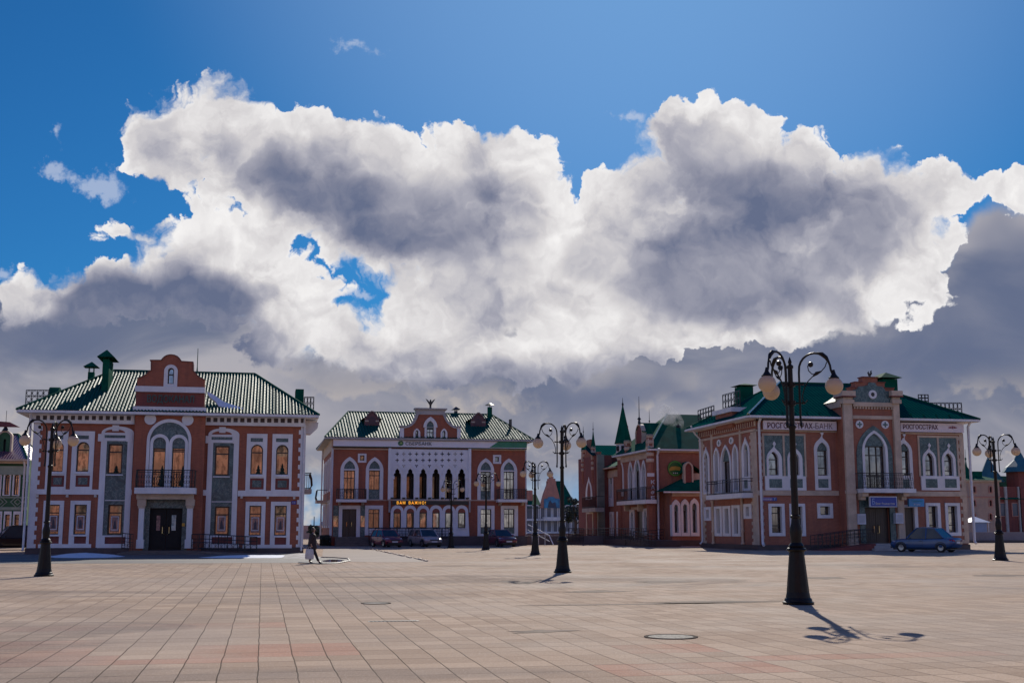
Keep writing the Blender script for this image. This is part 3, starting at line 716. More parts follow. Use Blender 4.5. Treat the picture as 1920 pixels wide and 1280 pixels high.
# --- ledges, string course, cornice
for a in ((66, 917, 186, 926.5), (446, 919.5, 562, 930)): band(FA, hA, *a, WHITE, 0.10)
for a in ((72, 1019.5, 171, 1026.5), (455, 1020.5, 547, 1027)): band(FA, hA, *a, WHITE, 0.14, 'ledge')
def frieze(x0, x1, d0, d1, n, sx0, step):
    mid = (x0+x1)/2; dd = (d0+d1)/2
    holes = []
    for i in range(n):
        cx = sx0+step*i+4; dy = d0+(d1-d0)*(cx-x0)/(x1-x0); holes.append(FA.shape('rect', cx-4.0, 779+dy, cx+4.0, 787.2+dy))
    O = FA.shape('rect', x0, 771+dd, x1, 792.5+dd)
    o = MB(FA).plate(O, holes, 0.0, 0.22).build('frieze', WHITE, hA)
    bk = MB(FA)
    for h in holes: bk.plate(scaled(h, 0.01), [], 0.0, 0.12)
    bk.build('frieze_panel', PLINTH, o)
    band(FA, hA, x0, 771.5+dd, x1, 775.5+dd, WHITE, 0.42, 'cornice')
    band(FA, hA, x0, 791+dd, x1, 793.5+dd, WHITE, 0.30, 'cornice')
frieze(56, 253, 0, 1, 14, 68.4, 13.05); frieze(385, 573, 4, 6, 15, 387.5, 12.6)
# --- central bay: own plane standing proud
FB = Face('front', YA-0.55)
bu0, bu1 = FB.rect(248, 800, 381, 1000)[:2]
ztop = FB.uz(317, 762)[1]
# twin arched windows over the balcony
def twin(px0, px1, ix0, ix1, top):
    return window(FB, hA, (px0, top-6, px1, 914), (ix0, top, ix1, 913), ok='round', ik='round', bars=(843, 855), nv=0, proud=0.10)
window(FB, hA, (280.5, 813.5, 316, 914.5), (286, 819.5, 310, 913), ok='round', ik='round', bars=(842, 845), proud=0.14)
window(FB, hA, (316.2, 814.5, 351.5, 914.5), (322, 820.5, 346, 913), ok='round', ik='round', bars=(843, 846), proud=0.14)
A1 = FB.shape('round', 274.5, 785.5, 358, 914.5, n=16); A2 = FB.shape('round', 280, 791.5, 352.5, 914.5, n=16)
zb = FB.uz(317, 914)[1]
A2 = [(u, max(z, zb+0.001)) for u, z in A2]
MB(FB).plate(A1, [scaled(A2, -0.0)], 0.0, 0.12).build('great_arch', WHITE, hA)
tym = clipz(A2, FB.uz(317, 840)[1]); 
MB(FB).plate(dedupe(tym), [], 0.0, 0.03).build('tympanum', SLATE, hA)
for cx, cy in ((282, 785.5), (352, 787)):
    p = FB.uz(cx, cy); MB(FB).plate([(p[0]+.36*math.cos(a), p[1]+.36*math.sin(a)) for a in [2*math.pi*i/24 for i in range(24)]], [], 0, 0.08).build('roundel', WHITE, hA)
# bay wall
hb = list(FB.holes); FB.holes = []
dz = FB.uz(317, 936)[1]
# doorway recess
du0, du1, dz0, dz1 = FB.rect(280, 952, 341, 1031)
dw = [(du0, dz0), (du1, dz0), (du1, dz1), (du0, dz1)]
MB(FB).plate([(bu0, 0), (bu1, 0), (bu1, ztop), (bu0, ztop)], hb+[dw], -0.5, 0.0).build('wall', RED, hA)
mb = MB(FB); mb.box(bu0, bu1, -1.2, -0.5, 0, ztop); 
g0, g1, gz0, gz1 = FB.rect(270, 936, 352, 1031)
MB(FB).plate([(g0, gz0), (g1, gz0), (g1, gz1), (g0, gz1)], [dw], -0.3, 0.05).build('door_surround', SLATE, hA)
door = MB(FB); door.box(du0, (du0+du1)/2-0.01, -0.25, -0.16, dz0, dz1); door.box((du0+du1)/2+0.01, du1, -0.25, -0.16, dz0, dz1)
for q in (0.25, 0.75):
    for r0, r1 in ((0.06, 0.42), (0.48, 0.93)):
        uc = du0+(du1-du0)*q; door.box(uc-0.32, uc+0.32, -0.17, -0.135, dz0+(dz1-dz0)*r0, dz0+(dz1-dz0)*r1)
door = door.build('door', principled('black_door', (0.012, 0.012, 0.012), 0.6, spec=0.2, build=vary((0.02, 0.018, 0.018), 0.3, 2)), hA)
hd = MB(FB); uc = (du0+du1)/2
for sgn in (-1, 1):
    hd.tube([(uc+sgn*0.1, -0.14, dz0+1.0), (uc+sgn*0.2, -0.04, dz0+1.05), (uc+sgn*0.2, -0.04, dz0+1.45), (uc+sgn*0.1, -0.14, dz0+1.5)], 0.025)
hd.build('handle', HANDLE, door)
NOTE = principled('printed_notice', (0.7, 0.68, 0.6), 0.6, build=vary((0.72, 0.70, 0.60), 0.6, 6, (1, 1, 1), col2=(0.25, 0.3, 0.3)))
NOTE2 = principled('faded_red_notice', (0.4, 0.2, 0.16), 0.6, build=vary((0.42, 0.22, 0.18), 0.6, 6, col2=(0.15, 0.08, 0.08)))
for r, mt in (((293, 966, 300, 994), NOTE2), ((321.5, 965, 329.5, 994), NOTE)):
    u0, u1, z0, z1 = FB.rect(*r); MB(FB).box(u0, u1, -0.14, -0.12, z0, z1).build('notice', mt, door)
for r in ((296, 961, 298.5, 963),): pass
u0, u1, z0, z1 = FB.rect(341.5, 980.5, 346.5, 986); MB(FB).box(u0, u1, 0.05, 0.12, z0, z1).build('intercom_box', flat('yellow_box', (0.75, 0.4, 0.05)), hA)
# pilasters, capitals, lintel and balcony
po = 0.9
for a, b in ((260.5, 270.5), (350.5, 361)):
    u0, u1, z0, z1 = FB.rect(a, 936, b, 1032)
    o = MB(FB); o.box(u0, u1, 0.02, po-0.35, 0.9, z1-0.55); o.box(u0-.06, u1+.06, 0.02, po-0.28, 0.35, 0.9); o = o.build('pilaster', WHITE, hA)
    c = MB(FB); c.box(u0-.05, u1+.05, 0.02, po-0.28, z1-0.55, z1-0.4); c.box(u0-.1, u1+.1, 0.02, po-0.22, z1-0.4, z1); c.build('capital', CREAM, o)
band(FB, hA, 258, 926, 364, 936, CREAM, 0.72, 'lintel')
bal = band(FB, hA, 255.5, 915, 369, 926, WHITE, 1.25, 'balcony')
railing(FB, bal, 259, 367, 882.5, 914.5, 1.15, bow=0.22, n=22)
bs = MB(); 
x0, x1 = FA.rect(186, 915, 248, 927)[:2]
band(FA, hA, 240, 917.5, 250, 927.5, WHITE, .12); band(FA, hA, 376, 918, 390, 928.5, WHITE, .12)
# gable above the eave
m = MB(FB)
band(FB, hA, 249.5, 763, 386.5, 773.5, WHITE, 0.22, 'gable_cornice', back=-0.8)
band(FB, hA, 253.5, 725, 384.5, 735.5, WHITE, 0.18, 'gable_cornice', back=-0.8)
u0, u1, z0, z1 = FB.rect(254.5, 735, 383.5, 764); MB(FB).box(u0, u1, -0.8, 0.0, z0-.02, z1).build('gable_frieze', DRED, hA)
gp = [(257,726),(257,710),(263,708.5),(270,705),(275.5,701),(279.5,697),(282.5,694.5),(282.5,678),(281,676),(303,676),(305.5,672.5),(309,669),(314,666.5),(320.5,665.6),(327,666.5),(332.5,669),(336,672.5),(339.5,678),(362.5,679.5),(361.5,681.5),(361.5,695.5),(365,699),(369,703.5),(374,708),(381,711.5),(384,712.5),(384,726)]
gpo = [FB.uz(*p) for p in gp]
gi = FB.shape('round', 314.8, 689.5, 326.2, 719.5)
MB(FB).plate(gpo, [scaled(gi, 0.01)], -0.55, 0.0, back=True).build('gable', RED, hA)
cp = MB(FB); 
for i in range(1, len(gpo)-2):
    cp.tube([(gpo[i][0], -0.27, gpo[i][1]+0.01), (gpo[i+1][0], -0.27, gpo[i+1][1]+0.01)], 0.0) if False else None
n = len(gpo)
for i in range(1, n-2):
    a, b = gpo[i], gpo[i+1]
    d = Vector((b[0]-a[0], b[1]-a[1])); 
    nn = Vector((-d.y, d.x)); nn = nn.normalized()*-0.06 if nn.length else Vector((0, 0))
    if nn.y < 0: nn = -nn
    cp.add([(a[0], -0.6, a[1]), (b[0], -0.6, b[1]), (b[0]+nn.x, -0.6, b[1]+nn.y), (a[0]+nn.x, -0.6, a[1]+nn.y), (a[0], 0.06, a[1]), (b[0], 0.06, b[1]), (b[0]+nn.x, 0.06, b[1]+nn.y), (a[0]+nn.x, 0.06, a[1]+nn.y)],
           [(0,1,2,3),(4,5,6,7),(0,1,5,4),(1,2,6,5),(2,3,7,6),(3,0,4,7)])
cp.build('coping', principled('dark_red_coping', (0.16, 0.05, 0.04), 0.5, build=vary((0.16, 0.05, 0.04), 0.2, 2)), hA)
window(FB, hA, (307.5, 683.5, 333, 726), (314.8, 689.5, 326.2, 719.5), ok='round', ik='round', bars=(702,), cutwall=False)
# letters of the frieze, weathered dark green
text_mesh(FB, hA, 'ВОДОКАНАЛ', 276, 740.5, 364, 757.5, principled('green_letter', (0.03, 0.09, 0.075), 0.4, build=vary((0.035, 0.10, 0.085), 0.3, 2)), 'frieze_lettering', w=0.07, depth=0.05, bold=0.01)
# --- main walls
hw = list(FA.holes)
zt = FA.uz(300, 775)[1]
MB(FA).plate([(xa0, 0), (xa1, 0), (xa1, zt), (xa0, zt)], [h for h in hw], -0.35, 0.0).build('wall', RED, hA)
m = MB(); m.box(xa0+.001, xa0+0.3, YA+0.36, YA+DA, 0, zt); m.box(xa1-0.3, xa1-.001, YA+0.36, YA+DA, 0, zt); m.box(xa0+.3, xa1-.3, YA+DA-.3, YA+DA-.002, 0, zt)
m.build('wall', RED, hA)
for a_, b_ in ((xa0-.06, bu0), (bu1, xa1+.06)): m = MB(); m.box(a_, b_, YA-0.12, YA+DA, 0, 0.38); m.build('plinth', PLINTH, hA)
quoins(FA, hA, 57, 69.5, 790, 1028, 14, 0.13, 1); quoins(FA, hA, 561.5, 571, 798, 1028, 14, 0.13, -1)
downpipe(FA, hA, 60.5, 774, 1031, 52.5, w=0.3)
downpipe(FA, hA, 571, 782, 1031, 569, w=0.12)
# --- roof
e0 = onY(31, 767.5, YA-1.0); e1 = onY(598, 777.5, YA-1.0); ze = (e0.z+e1.z)/2
ry = YA+DA/2
r0 = onY(214, 696, ry); r1 = onY(478, 700.5, ry); zr = (r0.z+r1.z)/2
roofA = hip_roof(hA, e0.x, e1.x, YA-1.0, YA+DA+0.8, ze, zr, r0.x, r1.x, ry, ROOFG, waves=(0.21, 0.066))
snow_guard(hA, e0.x+1.2, e1.x-1.2, YA-0.45, ze+0.15)
# saddle behind the gable
pk = FB.uz(320, 690)[1]; ax0, ax1 = FB.uz(262, 720)[0], FB.uz(379, 720)[0]; mx = (ax0+ax1)/2; zz = FB.uz(320, 728)[1]
roof([[Vector((ax0, YA-.2, zz-1.3)), Vector((mx, YA-.2, pk-.1)), Vector((mx, ry, pk-.1)), Vector((ax0, ry-1, zz-1.3))], [Vector((ax1, YA-.2, zz-1.3)), Vector((mx, YA-.2, pk-.1)), Vector((mx, ry, pk-.1)), Vector((ax1, ry-1, zz-1.3))]], hA, ROOFG, 'saddle_roof')
p = onY(369.5, 698, ry); m = MB(); m.lathe(p-Vector((0, 0, .5)), [(0.45, 0), (0.3, .35), (.06, .5), (0.03, .9), (.02, 2.2)], 10); m.build('lightning_rod', FLATG, hA)
# snow lying in the valley right of the gable
sn = MB(); pts = [onY(x, y, YA-0.6+max(0, (778-y))*0.052) for x, y in ((388, 737), (398, 741), (420, 756), (440, 763), (457, 768), (452, 771), (428, 768), (410, 764), (404, 755), (392, 746))]
tp = [q+Vector((0, -0.05, 0.10)) for q in pts]; n = len(pts)
sn.add(pts+tp, [tuple(range(n)), tuple(range(n, 2*n))]+[(i, (i+1) % n, (i+1) % n+n, i+n) for i in range(n)], raw=True)
sn.build('roof_snow', SNOW, hA)
def chimney(root, px0, px1, ytop, ybot, Y, depth, cap='hip', mat=FLATG, capw=0.25, caph=0.5, gap=0.3, louv=True):
    a = onY(px0, (ytop+ybot)/2, Y); b = onY(px1, (ytop+ybot)/2, Y); zt = onY(px0, ytop, Y).z; zb = onY(px0, ybot, Y).z-1.0
    m = MB(); m.box(a.x, b.x, Y, Y+depth, zb, zt); o = m.build('chimney', mat, root)
    x0, x1, y0, y1 = a.x-capw, b.x+capw, Y-capw, Y+depth+capw; z0 = zt+gap; z1 = z0+caph; mx, my = (x0+x1)/2, (y0+y1)/2
    c = MB()
    if cap == 'hip': c.add([(x0,y0,z0),(x1,y0,z0),(x1,y1,z0),(x0,y1,z0),(mx,y0+(x1-x0)*.5,z1),(mx,max(y1-(x1-x0)*.5, y0+(x1-x0)*.5+.01),z1)], [(0,1,2,3),(0,1,4),(1,2,5,4),(2,3,5),(3,0,4,5)], raw=True)
    else: c.add([(x0,y0,z0),(x1,y0,z0+caph),(x1,y1,z0+caph),(x0,y1,z0),(x0,y0,z0+.08),(x1,y0,z0+caph+.08),(x1,y1,z0+caph+.08),(x0,y1,z0+.08)], [(0,1,2,3),(4,5,6,7),(0,1,5,4),(1,2,6,5),(2,3,7,6),(3,0,4,7)], raw=True)
    for xx in (a.x+.05, b.x-.05):
        for yy in (Y+.05, Y+depth-.05): c.box(xx-.02, xx+.02, yy-.02, yy+.02, zt-.05, z0+.05)
    c.build('cap', mat, o); return o
chimney(hA, 191.5, 203.8, 673, 727, YA+2.6, 2.2, caph=0.55, gap=0.12, capw=0.35)
chimney(hA, 164.5, 176, 697, 711, YA+7.5, 0.5, caph=0.4, gap=0.35, capw=0.3)
def side_dormer(root, px0, px1, ytop, ybot, Y, depth, barrel=True):
    a = onY(px0, (ytop+ybot)/2, Y); b = onY(px1, (ytop+ybot)/2, Y); zt = onY(px0, ytop, Y).z; zb = onY(px0, ybot, Y).z-.4
    m = MB(); 
    if barrel:
        r = depth/2; n = 8
        pr = [(Y, zb), (Y+depth, zb)]+[(Y+r+r*math.cos(t), zt-r+r*math.sin(t)) for t in [math.pi*i/n for i in range(n+1)]]
        k = len(pr); m.add([(a.x, y, z) for y, z in pr]+[(b.x, y, z) for y, z in pr], [tuple(range(k)), tuple(range(k, 2*k))]+[(i, (i+1) % k, (i+1) % k+k, i+k) for i in range(k)], raw=True)
    else: m.box(a.x, b.x, Y, Y+depth, zb, zt)
    return m.build('side_dormer', FLATG, root)
side_dormer(hA, 90, 109, 723, 742, YA+5.4, 1.6); side_dormer(hA, 554, 569.5, 729, 760, YA+5.8, 1.7, False)
def roof_rail(root, xa, ya, xb, yb, hpx, Y, n=8, Y2=None, name='roof_railing'):
    p = onY(xa, ya, Y); q = onY(xb, yb, Y2 or Y); hh = (onY(xa, ya-hpx, Y)-p).z
    m = MB()
    up = Vector((0, 0, hh))
    for k in (0.0, 0.5, 1.0): m.ring([p+up*k, q+up*k], 0.028, 5)
    for i in range(n+1):
        a = p+(q-p)*(i/n); m.ring([a-Vector((0, 0, .3)), a+up], 0.03, 5)
        if i < n:
            c = p+(q-p)*((i+.5)/n); dx = (q-p)/n*0.4
            for kz in (0.25, 0.75):
                m.ring([c+up*kz+dx*math.cos(t)+up*0.2*math.sin(t) for t in [2*math.pi*j/8 for j in range(8)]], 0.018, 4, True)
    return m.build(name, IRON, root)
roof_rail(hA, 48, 754, 91, 754, 23, YA+4.5, 4); roof_rail(hA, 570, 768, 588, 768, 24, YA+4.8, 3)
# right side brackets and balcony seen edge on
FS = xa1
m = MB(); m.box(FS, FS+0.62, YA+3.2, YA+5.6, FA.uz(577, 932)[1]+.35, FA.uz(577, 922)[1]+.3); sb = m.build('side_balcony', GREYSTONE, hA)
zb0 = FA.uz(577, 922)[1]+.3
m = MB()
for i in range(7):
    y = YA+3.25+2.3*i/6; m.ring([(FS+.5, y, zb0), (FS+.66, y, zb0+.25), (FS+.62, y, zb0+.7), (FS+.5, y, zb0+1.05)], 0.03, 5)
for z_ in (.05, .95, 1.08): m.ring([(FS, YA+3.25, zb0+z_), (FS+.55, YA+3.25, zb0+z_), (FS+.55, YA+5.55, zb0+z_)], 0.03, 5)
for i in range(1, 4): m.ring([(FS+.14*i, YA+3.25, zb0), (FS+.14*i, YA+3.25, zb0+1.08)], 0.02, 5)
m.build('balcony_railing', IRON, sb)
zc = FA.uz(575, 797)[1]
m = MB(FA)
m.add([(xa1, -.6, zc+.3), (xa1+.85, -.6, zc+.25), (xa1+.8, -.6, zc-.1), (xa1+.35, -.6, zc-.55), (xa1, -.6, zc-.5), (xa1, -1.4, zc+.3), (xa1+.85, -1.4, zc+.25), (xa1+.8, -1.4, zc-.1), (xa1+.35, -1.4, zc-.55), (xa1, -1.4, zc-.5)],
      [(0,1,2,3,4),(5,6,7,8,9),(0,1,6,5),(1,2,7,6),(2,3,8,7),(3,4,9,8),(4,0,5,9)])
m.build('cornice_bracket', WHITE, hA)
# blue number plate
u0, u1, z0, z1 = FA.rect(546.5, 938.5, 555.5, 945)
pl = MB(FA).box(u0, u1, 0.0, 0.04, z0, z1).build('number_plate', flat('blue_plate', (0.02, 0.04, 0.30), 0.3), hA)
text_mesh(FA, pl, '11', 549, 939.8, 553, 943.7, WHITE, 'plate_number', w=0.05, depth=0.01)
for x, y in ((71, 929), (127, 929), (179.5, 929), (453, 931.5), (502, 932), (551.5, 932.5)):
    u, z = FA.uz(x, y); MB(FA).box(u-.07, u+.07, .05, .3, z-.09, z+.05).build('facade_lamp', flat('lamp_housing', (0.6, 0.57, 0.5)), hA)
# posters in the ground floor windows, little fir trees in some upper ones
PO = principled('poster_paper', (0.5, 0.24, 0.18), 0.5, build=vary((0.55, 0.26, 0.18), 0.5, 2.6, col2=(0.16, 0.10, 0.11)))
for cx, y0, y1 in ((99, 965, 996), (150, 965, 996), (214.5, 966, 997), (415, 966, 997), (478.3, 968, 998), (525.7, 968, 998)):
    p_ = MB(FA); u0, u1, z0, z1 = FA.rect(cx-8.5, y0, cx+8.5, y1); p_.box(u0, u1, -.176, -.165, z0, z1); p_ = p_.build('poster', PO, hA)
    MB(FA).plate([(u0+.05, z0+.12), (u1-.05, z0+.12), (u1-.05, z1-.05), (u0+.05, z1-.05)], [[(u0+.09, z0+.16), (u1-.09, z0+.16), (u1-.09, z1-.09), (u0+.09, z1-.09)]], -.166, -.16).build('poster_border', WHITE, p_)
    uc, zc = (u0+u1)/2, (z0+z1)/2; MB(FA).plate([(uc-.1, z0+.2), (uc+.12, z0+.2), (uc+.07, zc+.1), (uc+.02, zc+.28), (uc-.06, zc+.1)], [], -.166, -.158).build('poster_figure', flat('dusky_figure', (.06, .05, .07)), p_)
FIR = principled('fir_needles', (.012, .035, .022), .9, build=vary((.012, .035, .022), .5, 8))
for cx, yb, yt, F_ in ((529, 889.5, 868, FA), (484, 889, 871, FA), (217, 886, 872, FA), (302, 911, 872, FB), (341, 911, 872, FB)):
    u, z0 = F_.uz(cx, yb); z1 = F_.uz(cx, yt)[1]; p = F_.world(u, -.13, z0); m = MB(); h_ = z1-z0
    m.lathe(p, [(.06, 0), (.10*h_+.13, .05*h_), (.08, .4*h_), (.15, .42*h_), (.05, .7*h_), (.09, .72*h_), (.01, h_)], 9); m.build('window_fir', FIR, hA)
# steps up to the door
m = MB(FB)
u0, u1 = FB.rect(246, 1031, 374, 1045)[:2]
zd = dz0
for i in range(4): m.box(u0-.25*i, u1+.25*i, -0.5, 1.1+0.34*i, zd*(3-i)/4 if i else zd*0.75, zd*(4-i)/4)
m.box(u0-0.76, u1+0.76, -0.4, 1.0, 0, zd*0.249)
m.build('steps', principled('dark_granite', (0.09, 0.085, 0.085), 0.45, build=vary((0.10, 0.095, 0.095), 0.35, 2.5)), hA)
# ramp with its railings
ru0, ru1 = FB.rect(373, 1031, 481, 1045)[:2]
m = MB(FB); m.add([(ru0, 0.35, 0), (ru1, 0.35, 0), (ru0, 0.35, zd*.8), (ru0, 1.5, 0), (ru1, 1.5, 0), (ru0, 1.5, zd*.8)], [(0,1,2),(3,4,5),(0,1,4,3),(1,2,5,4),(2,0,3,5)])
m.build('ramp', principled('concrete_ramp', (0.16, 0.14, 0.13), 0.8, build=vary((0.17, 0.15, 0.14), 0.3, 1.5)), hA)
def rail_run(F, root, pts, w, h=1.0, n=12, name='hand_railing', rings=True):
    """iron railing following ground points (u,z)"""
    m = MB(F); P = pts
    for k in (h, h*.72, h*.5, h*.12): m.tube([(u, w, z+k) for u, z in P], 0.026 if k == h else 0.018, 5)
    L = P[-1][0]-P[0][0]
    def zat(u):
        for (a, za), (b, zb_) in zip(P[:-1], P[1:]):
            if a <= u <= b or b <= u <= a: return za+(zb_-za)*(u-a)/(b-a) if b != a else za
        return P[-1][1]
    for i in range(n+1):
        u = P[0][0]+L*i/n; z = zat(u); m.tube([(u, w, z), (u, w, z+h)], 0.03 if i % 3 == 0 else 0.014, 5)
        if rings and i < n:
            c = u+L/n/2; zc_ = zat(c)+h*.31; rr = min(abs(L/n)*.42, h*.18)
            m.tube([(c+rr*math.cos(a), w, zc_+rr*math.sin(a)) for a in [2*math.pi*k/8 for k in range(8)]], 0.012, 4, True)
    return m.build(name, IRON, root)
rail_run(FB, hA, [(ru0-.4, zd), (ru0+.2, zd), (ru1, 0.05)], 1.45, n=11); rail_run(FB, hA, [(ru0, zd), (ru0+.2, zd), (ru1, 0.05)], 0.4, n=9, rings=False)
lu0, lu1 = FB.rect(242, 1005, 253, 1036)[:2]
rail_run(FB, hA, [(lu0-.3, 0.3), (lu1, zd)], 1.2, n=4)

# ================================================================== MIDDLE BUILDING (bank with the white arcade)
YB = ground(800, 1022.5).y
F2 = Face('front', YB)
xb0, xb1 = F2.uz(622.5, 900)[0], F2.uz(984.5, 900)[0]
hB = thing('bank_house', ((xb0+xb1)/2, YB, 0), 'red bank with a white pierced arcade and a bird on its gable', 'bank building')
DB = 16.0
def gothic_win(F, root, O, I, lun, gl, nv, bars, ok='gothic', low=None):
    return window(F, root, O, I, ok=ok, ik=ok, glass=gl, nv=nv, bars=bars, panelmat=SLATE)
gothic_win(F2, hB, (638, 856, 672, 936), (644.6, 863, 665.4, 935.6), 0, (881.5, 935.5), 2, (896, 921))
gothic_win(F2, hB, (685.6, 856.5, 718.5, 936), (691.6, 863.5, 712, 935.6), 0, (881.5, 918), 1, (891,))
gothic_win(F2, hB, (895, 858.5, 926.3, 936.5), (901, 865.5, 920.2, 936), 0, (884, 921), 1, (893,))
gothic_win(F2, hB, (938.5, 859, 969.5, 936.5), (944.2, 865.8, 963.9, 936), 0, (884, 935.8), 2, (898, 922))
# white bars under the lunettes
for a, b, y in ((643, 667, 880), (690, 713.5, 880), (899.5, 921.5, 882.5), (942.5, 965.5, 882.5)):
    band(F2, hB, a, y-1.2, b, y+1.2, WHITE, 0.09, 'transom', back=-0.2)
window(F2, hB, (671, 850, 687, 866.8), (674.8, 853.2, 683.2, 863.2)); window(F2, hB, (924.3, 852.5, 939.5, 869), (928.2, 856, 935.6, 865.2))
window(F2, hB, (684.2, 947, 717.8, 1003), (690.6, 953.8, 711.2, 990.5), nv=1, bars=(962,))
window(F2, hB, (895.2, 947.5, 927, 1004.5), (901, 954, 921, 1000), nv=1, bars=(963,), glass=(954, 989))
window(F2, hB, (939, 947.5, 971, 1004.5), (944.5, 953.8, 964.5, 1000), nv=1, bars=(963,), glass=(953.8, 989))
# doorway
du0, du1, dz0, dz1 = F2.rect(641.3, 953.7, 668, 1006)
dw = [(du0, dz0), (du1, dz0), (du1, dz1), (du0, dz1)]; F2.holes.append(scaled(dw, .01))
O = F2.shape('rect', 635, 947, 675, 1006); MB(F2).plate(O, [dw], -0.3, 0.12).build('door_surround', WHITE, hB)
for a, b in ((624.5, 634.5), (675.5, 684)):
    u0, u1, z0, z1 = F2.rect(a, 947, b, 1006); s = MB(F2).box(u0, u1, 0, 0.05, z0, z1).build('side_panel', SLATE, hB)
    u0, u1, z0, z1 = F2.rect(a+.5, 966.5, b-.5, 987); MB(F2).box(u0, u1, 0.05, 0.07, z0, z1).build('pane', GLASS, s)
door = MB(F2); door.box(du0, (du0+du1)/2-.01, -.26, -.18, dz0, dz1); door.box((du0+du1)/2+.01, du1, -.26, -.18, dz0, dz1)
for q in (.25, .75):
    for r0, r1 in ((.08, .42), (.5, .92)): uc = du0+(du1-du0)*q; door.box(uc-.22, uc+.22, -.19, -.155, dz0+(dz1-dz0)*r0, dz0+(dz1-dz0)*r1)
door = door.build('door', DOORM, hB)
hd = MB(F2); uc = (du0+du1)/2
for sgn in (-1, 1): hd.tube([(uc+sgn*.12, -.16, dz0+.9), (uc+sgn*.22, -.06, dz0+.95), (uc+sgn*.22, -.06, dz0+1.3), (uc+sgn*.12, -.16, dz0+1.35)], .028)
hd.build('handle', HANDLE, door)
# balconies
for a, b, d in ((630, 685.5, 0), (930, 984, 0.6)):
    bl = band(F2, hB, a, 936, b, 941.2, WHITE, 1.1, 'balcony')
    railing(F2, bl, a+.5, b-.5, 917+d, 935.8, 1.02, n=16, scroll=True)
    for x in (a+4, b-8):
        u0, u1, z0, z1 = F2.rect(x, 941.2, x+4.5, 948)
        mm = MB(F2); mm.add([(u0, 0, z0), (u1, 0, z0), (u0, 0, z1), (u1, 0, z1), (u0, .9, z1), (u1, .9, z1), (u0, .5, z0+.1), (u1, .5, z0+.1)], [(0,2,4,6),(1,3,5,7),(2,3,5,4),(4,5,7,6),(6,7,1,0),(0,1,3,2)])
        mm.build('bracket', CREAM, bl)
band(F2, hB, 686, 936.5, 729, 938.2, CREAM, .1); band(F2, hB, 883, 936.5, 930, 938.6, CREAM, .1)
# --- white arcade bay, slightly proud
F3 = Face('front', YB-0.30)
cxs = [744.8, 769.1, 793.4, 817.4, 841.5, 865.6]
hol = []
OPEN = []
for c in cxs: OPEN.append(F3.shape('trefoil', c-6.9, 877.5, c+6.9, 935.5))
def cross(px, py, a=3.4, t=0.62):
    u, z = F3.uz(px, py); k = (F3.uz(px+a, py)[0]-u); t = k*.19; e = k*.34
    P = [(-t, k), (t, k), (e*.5+t*.5, k*.72), (t, k*.5), (t, t), (k*.5, t), (k*.72, e*.5+t*.5), (k, t)]
    full = []
    for q in range(4):
        ca, sa = [(1, 0), (0, -1), (-1, 0), (0, 1)][q]
        for (x, y) in ((-t, k*.5), (-e, k*.78), (0, k), (e, k*.78), (t, k*.5), (t, t)):
            full.append((u+x*ca-y*sa if False else u+(x*ca+y*(-sa)), z+(x*sa+y*ca)))
    return full
def crossp(px, py):
    u, z = F3.uz(px, py); k = (F3.uz(px+3.5, py)[0]-u); t = k*.2; e = k*.40
    base = [(t, t), (t, k*.55), (e, k*.75), (0, k), (-e, k*.75), (-t, k*.55), (-t, t)]
    out = []
    for q in range(4):
        a = math.pi/2*q
        for x, y in base[:-1]: out.append((u+x*math.cos(a)-y*math.sin(a), z+x*math.sin(a)+y*math.cos(a)))
    return out
def ypat(px, py):
    u, z = F3.uz(px, py); k = (F3.uz(px+3.4, py)[0]-u); out = []
    for q in range(3):
        a = -math.pi+2*math.pi/3*q
        for x, y in ((.2*k, .12*k), (.2*k, .55*k), (.38*k, .75*k), (0, k), (-.38*k, .75*k), (-.2*k, .55*k)): out.append((u+x*math.cos(a)-y*math.sin(a), z+x*math.sin(a)+y*math.cos(a)))
    return out
holes = list(OPEN); shallow = []
for k_ in range(11):
    for yy in (850.6, 862.4):
        (shallow if k_ in (1, 9) else holes).append(crossp(744.8+12.08*k_, yy))
for k_, x in enumerate((757, 781.2, 805.3, 829.2, 853)): (shallow if k_ in (0, 4) else holes).append(ypat(x, 873))
WP = F3.shape('rect', 731, 841, 880, 936.5)
WHITE2 = principled('white_glazed_panel', (0.72, 0.73, 0.76), 0.4, build=vary((0.74, 0.75, 0.78), 0.10, 1.2, fine=0.05))
arc = MB(F3).plate(WP, holes, -0.25, 0.0).build('arcade_wall', WHITE2, hB)
sm = MB(F3)
for s_ in shallow: sm.plate(s_, [], 0.0, 0.015)
sm.build('relief', GREYSTONE, arc)
for c in cxs:
    uo = F3.shape('ogee', c-11.6, 868, c+11.6, 897); ui = F3.shape('ogee', c-10.2, 870.5, c+10.2, 897)
    zb = F3.uz(c, 897)[1]
    MB(F3).plate(uo, [[(u, max(z, zb+.002)) for u, z in ui]], 0, 0.05).build('hood_mould', WHITE2, arc)
for y in (892, 896.5): band(F3, arc, 731, y, 880, y+.9, WHITE2, 0.04, 'moulding', back=0.0) if False else None
for i in range(7):
    xc = (cxs[i-1]+cxs[i])/2 if 0 < i < 6 else (735 if i == 0 else 876)
    band(F3, arc, xc-4.6, 891.5, xc+4.6, 897.5, WHITE2, 0.06, 'capital', back=0.0)
    u, z = F3.uz(xc, 934.2); MB(F3).box(u-.14, u+.14, 0.0, .22, z-.05, z+.1).build('floodlight', IRON, arc)
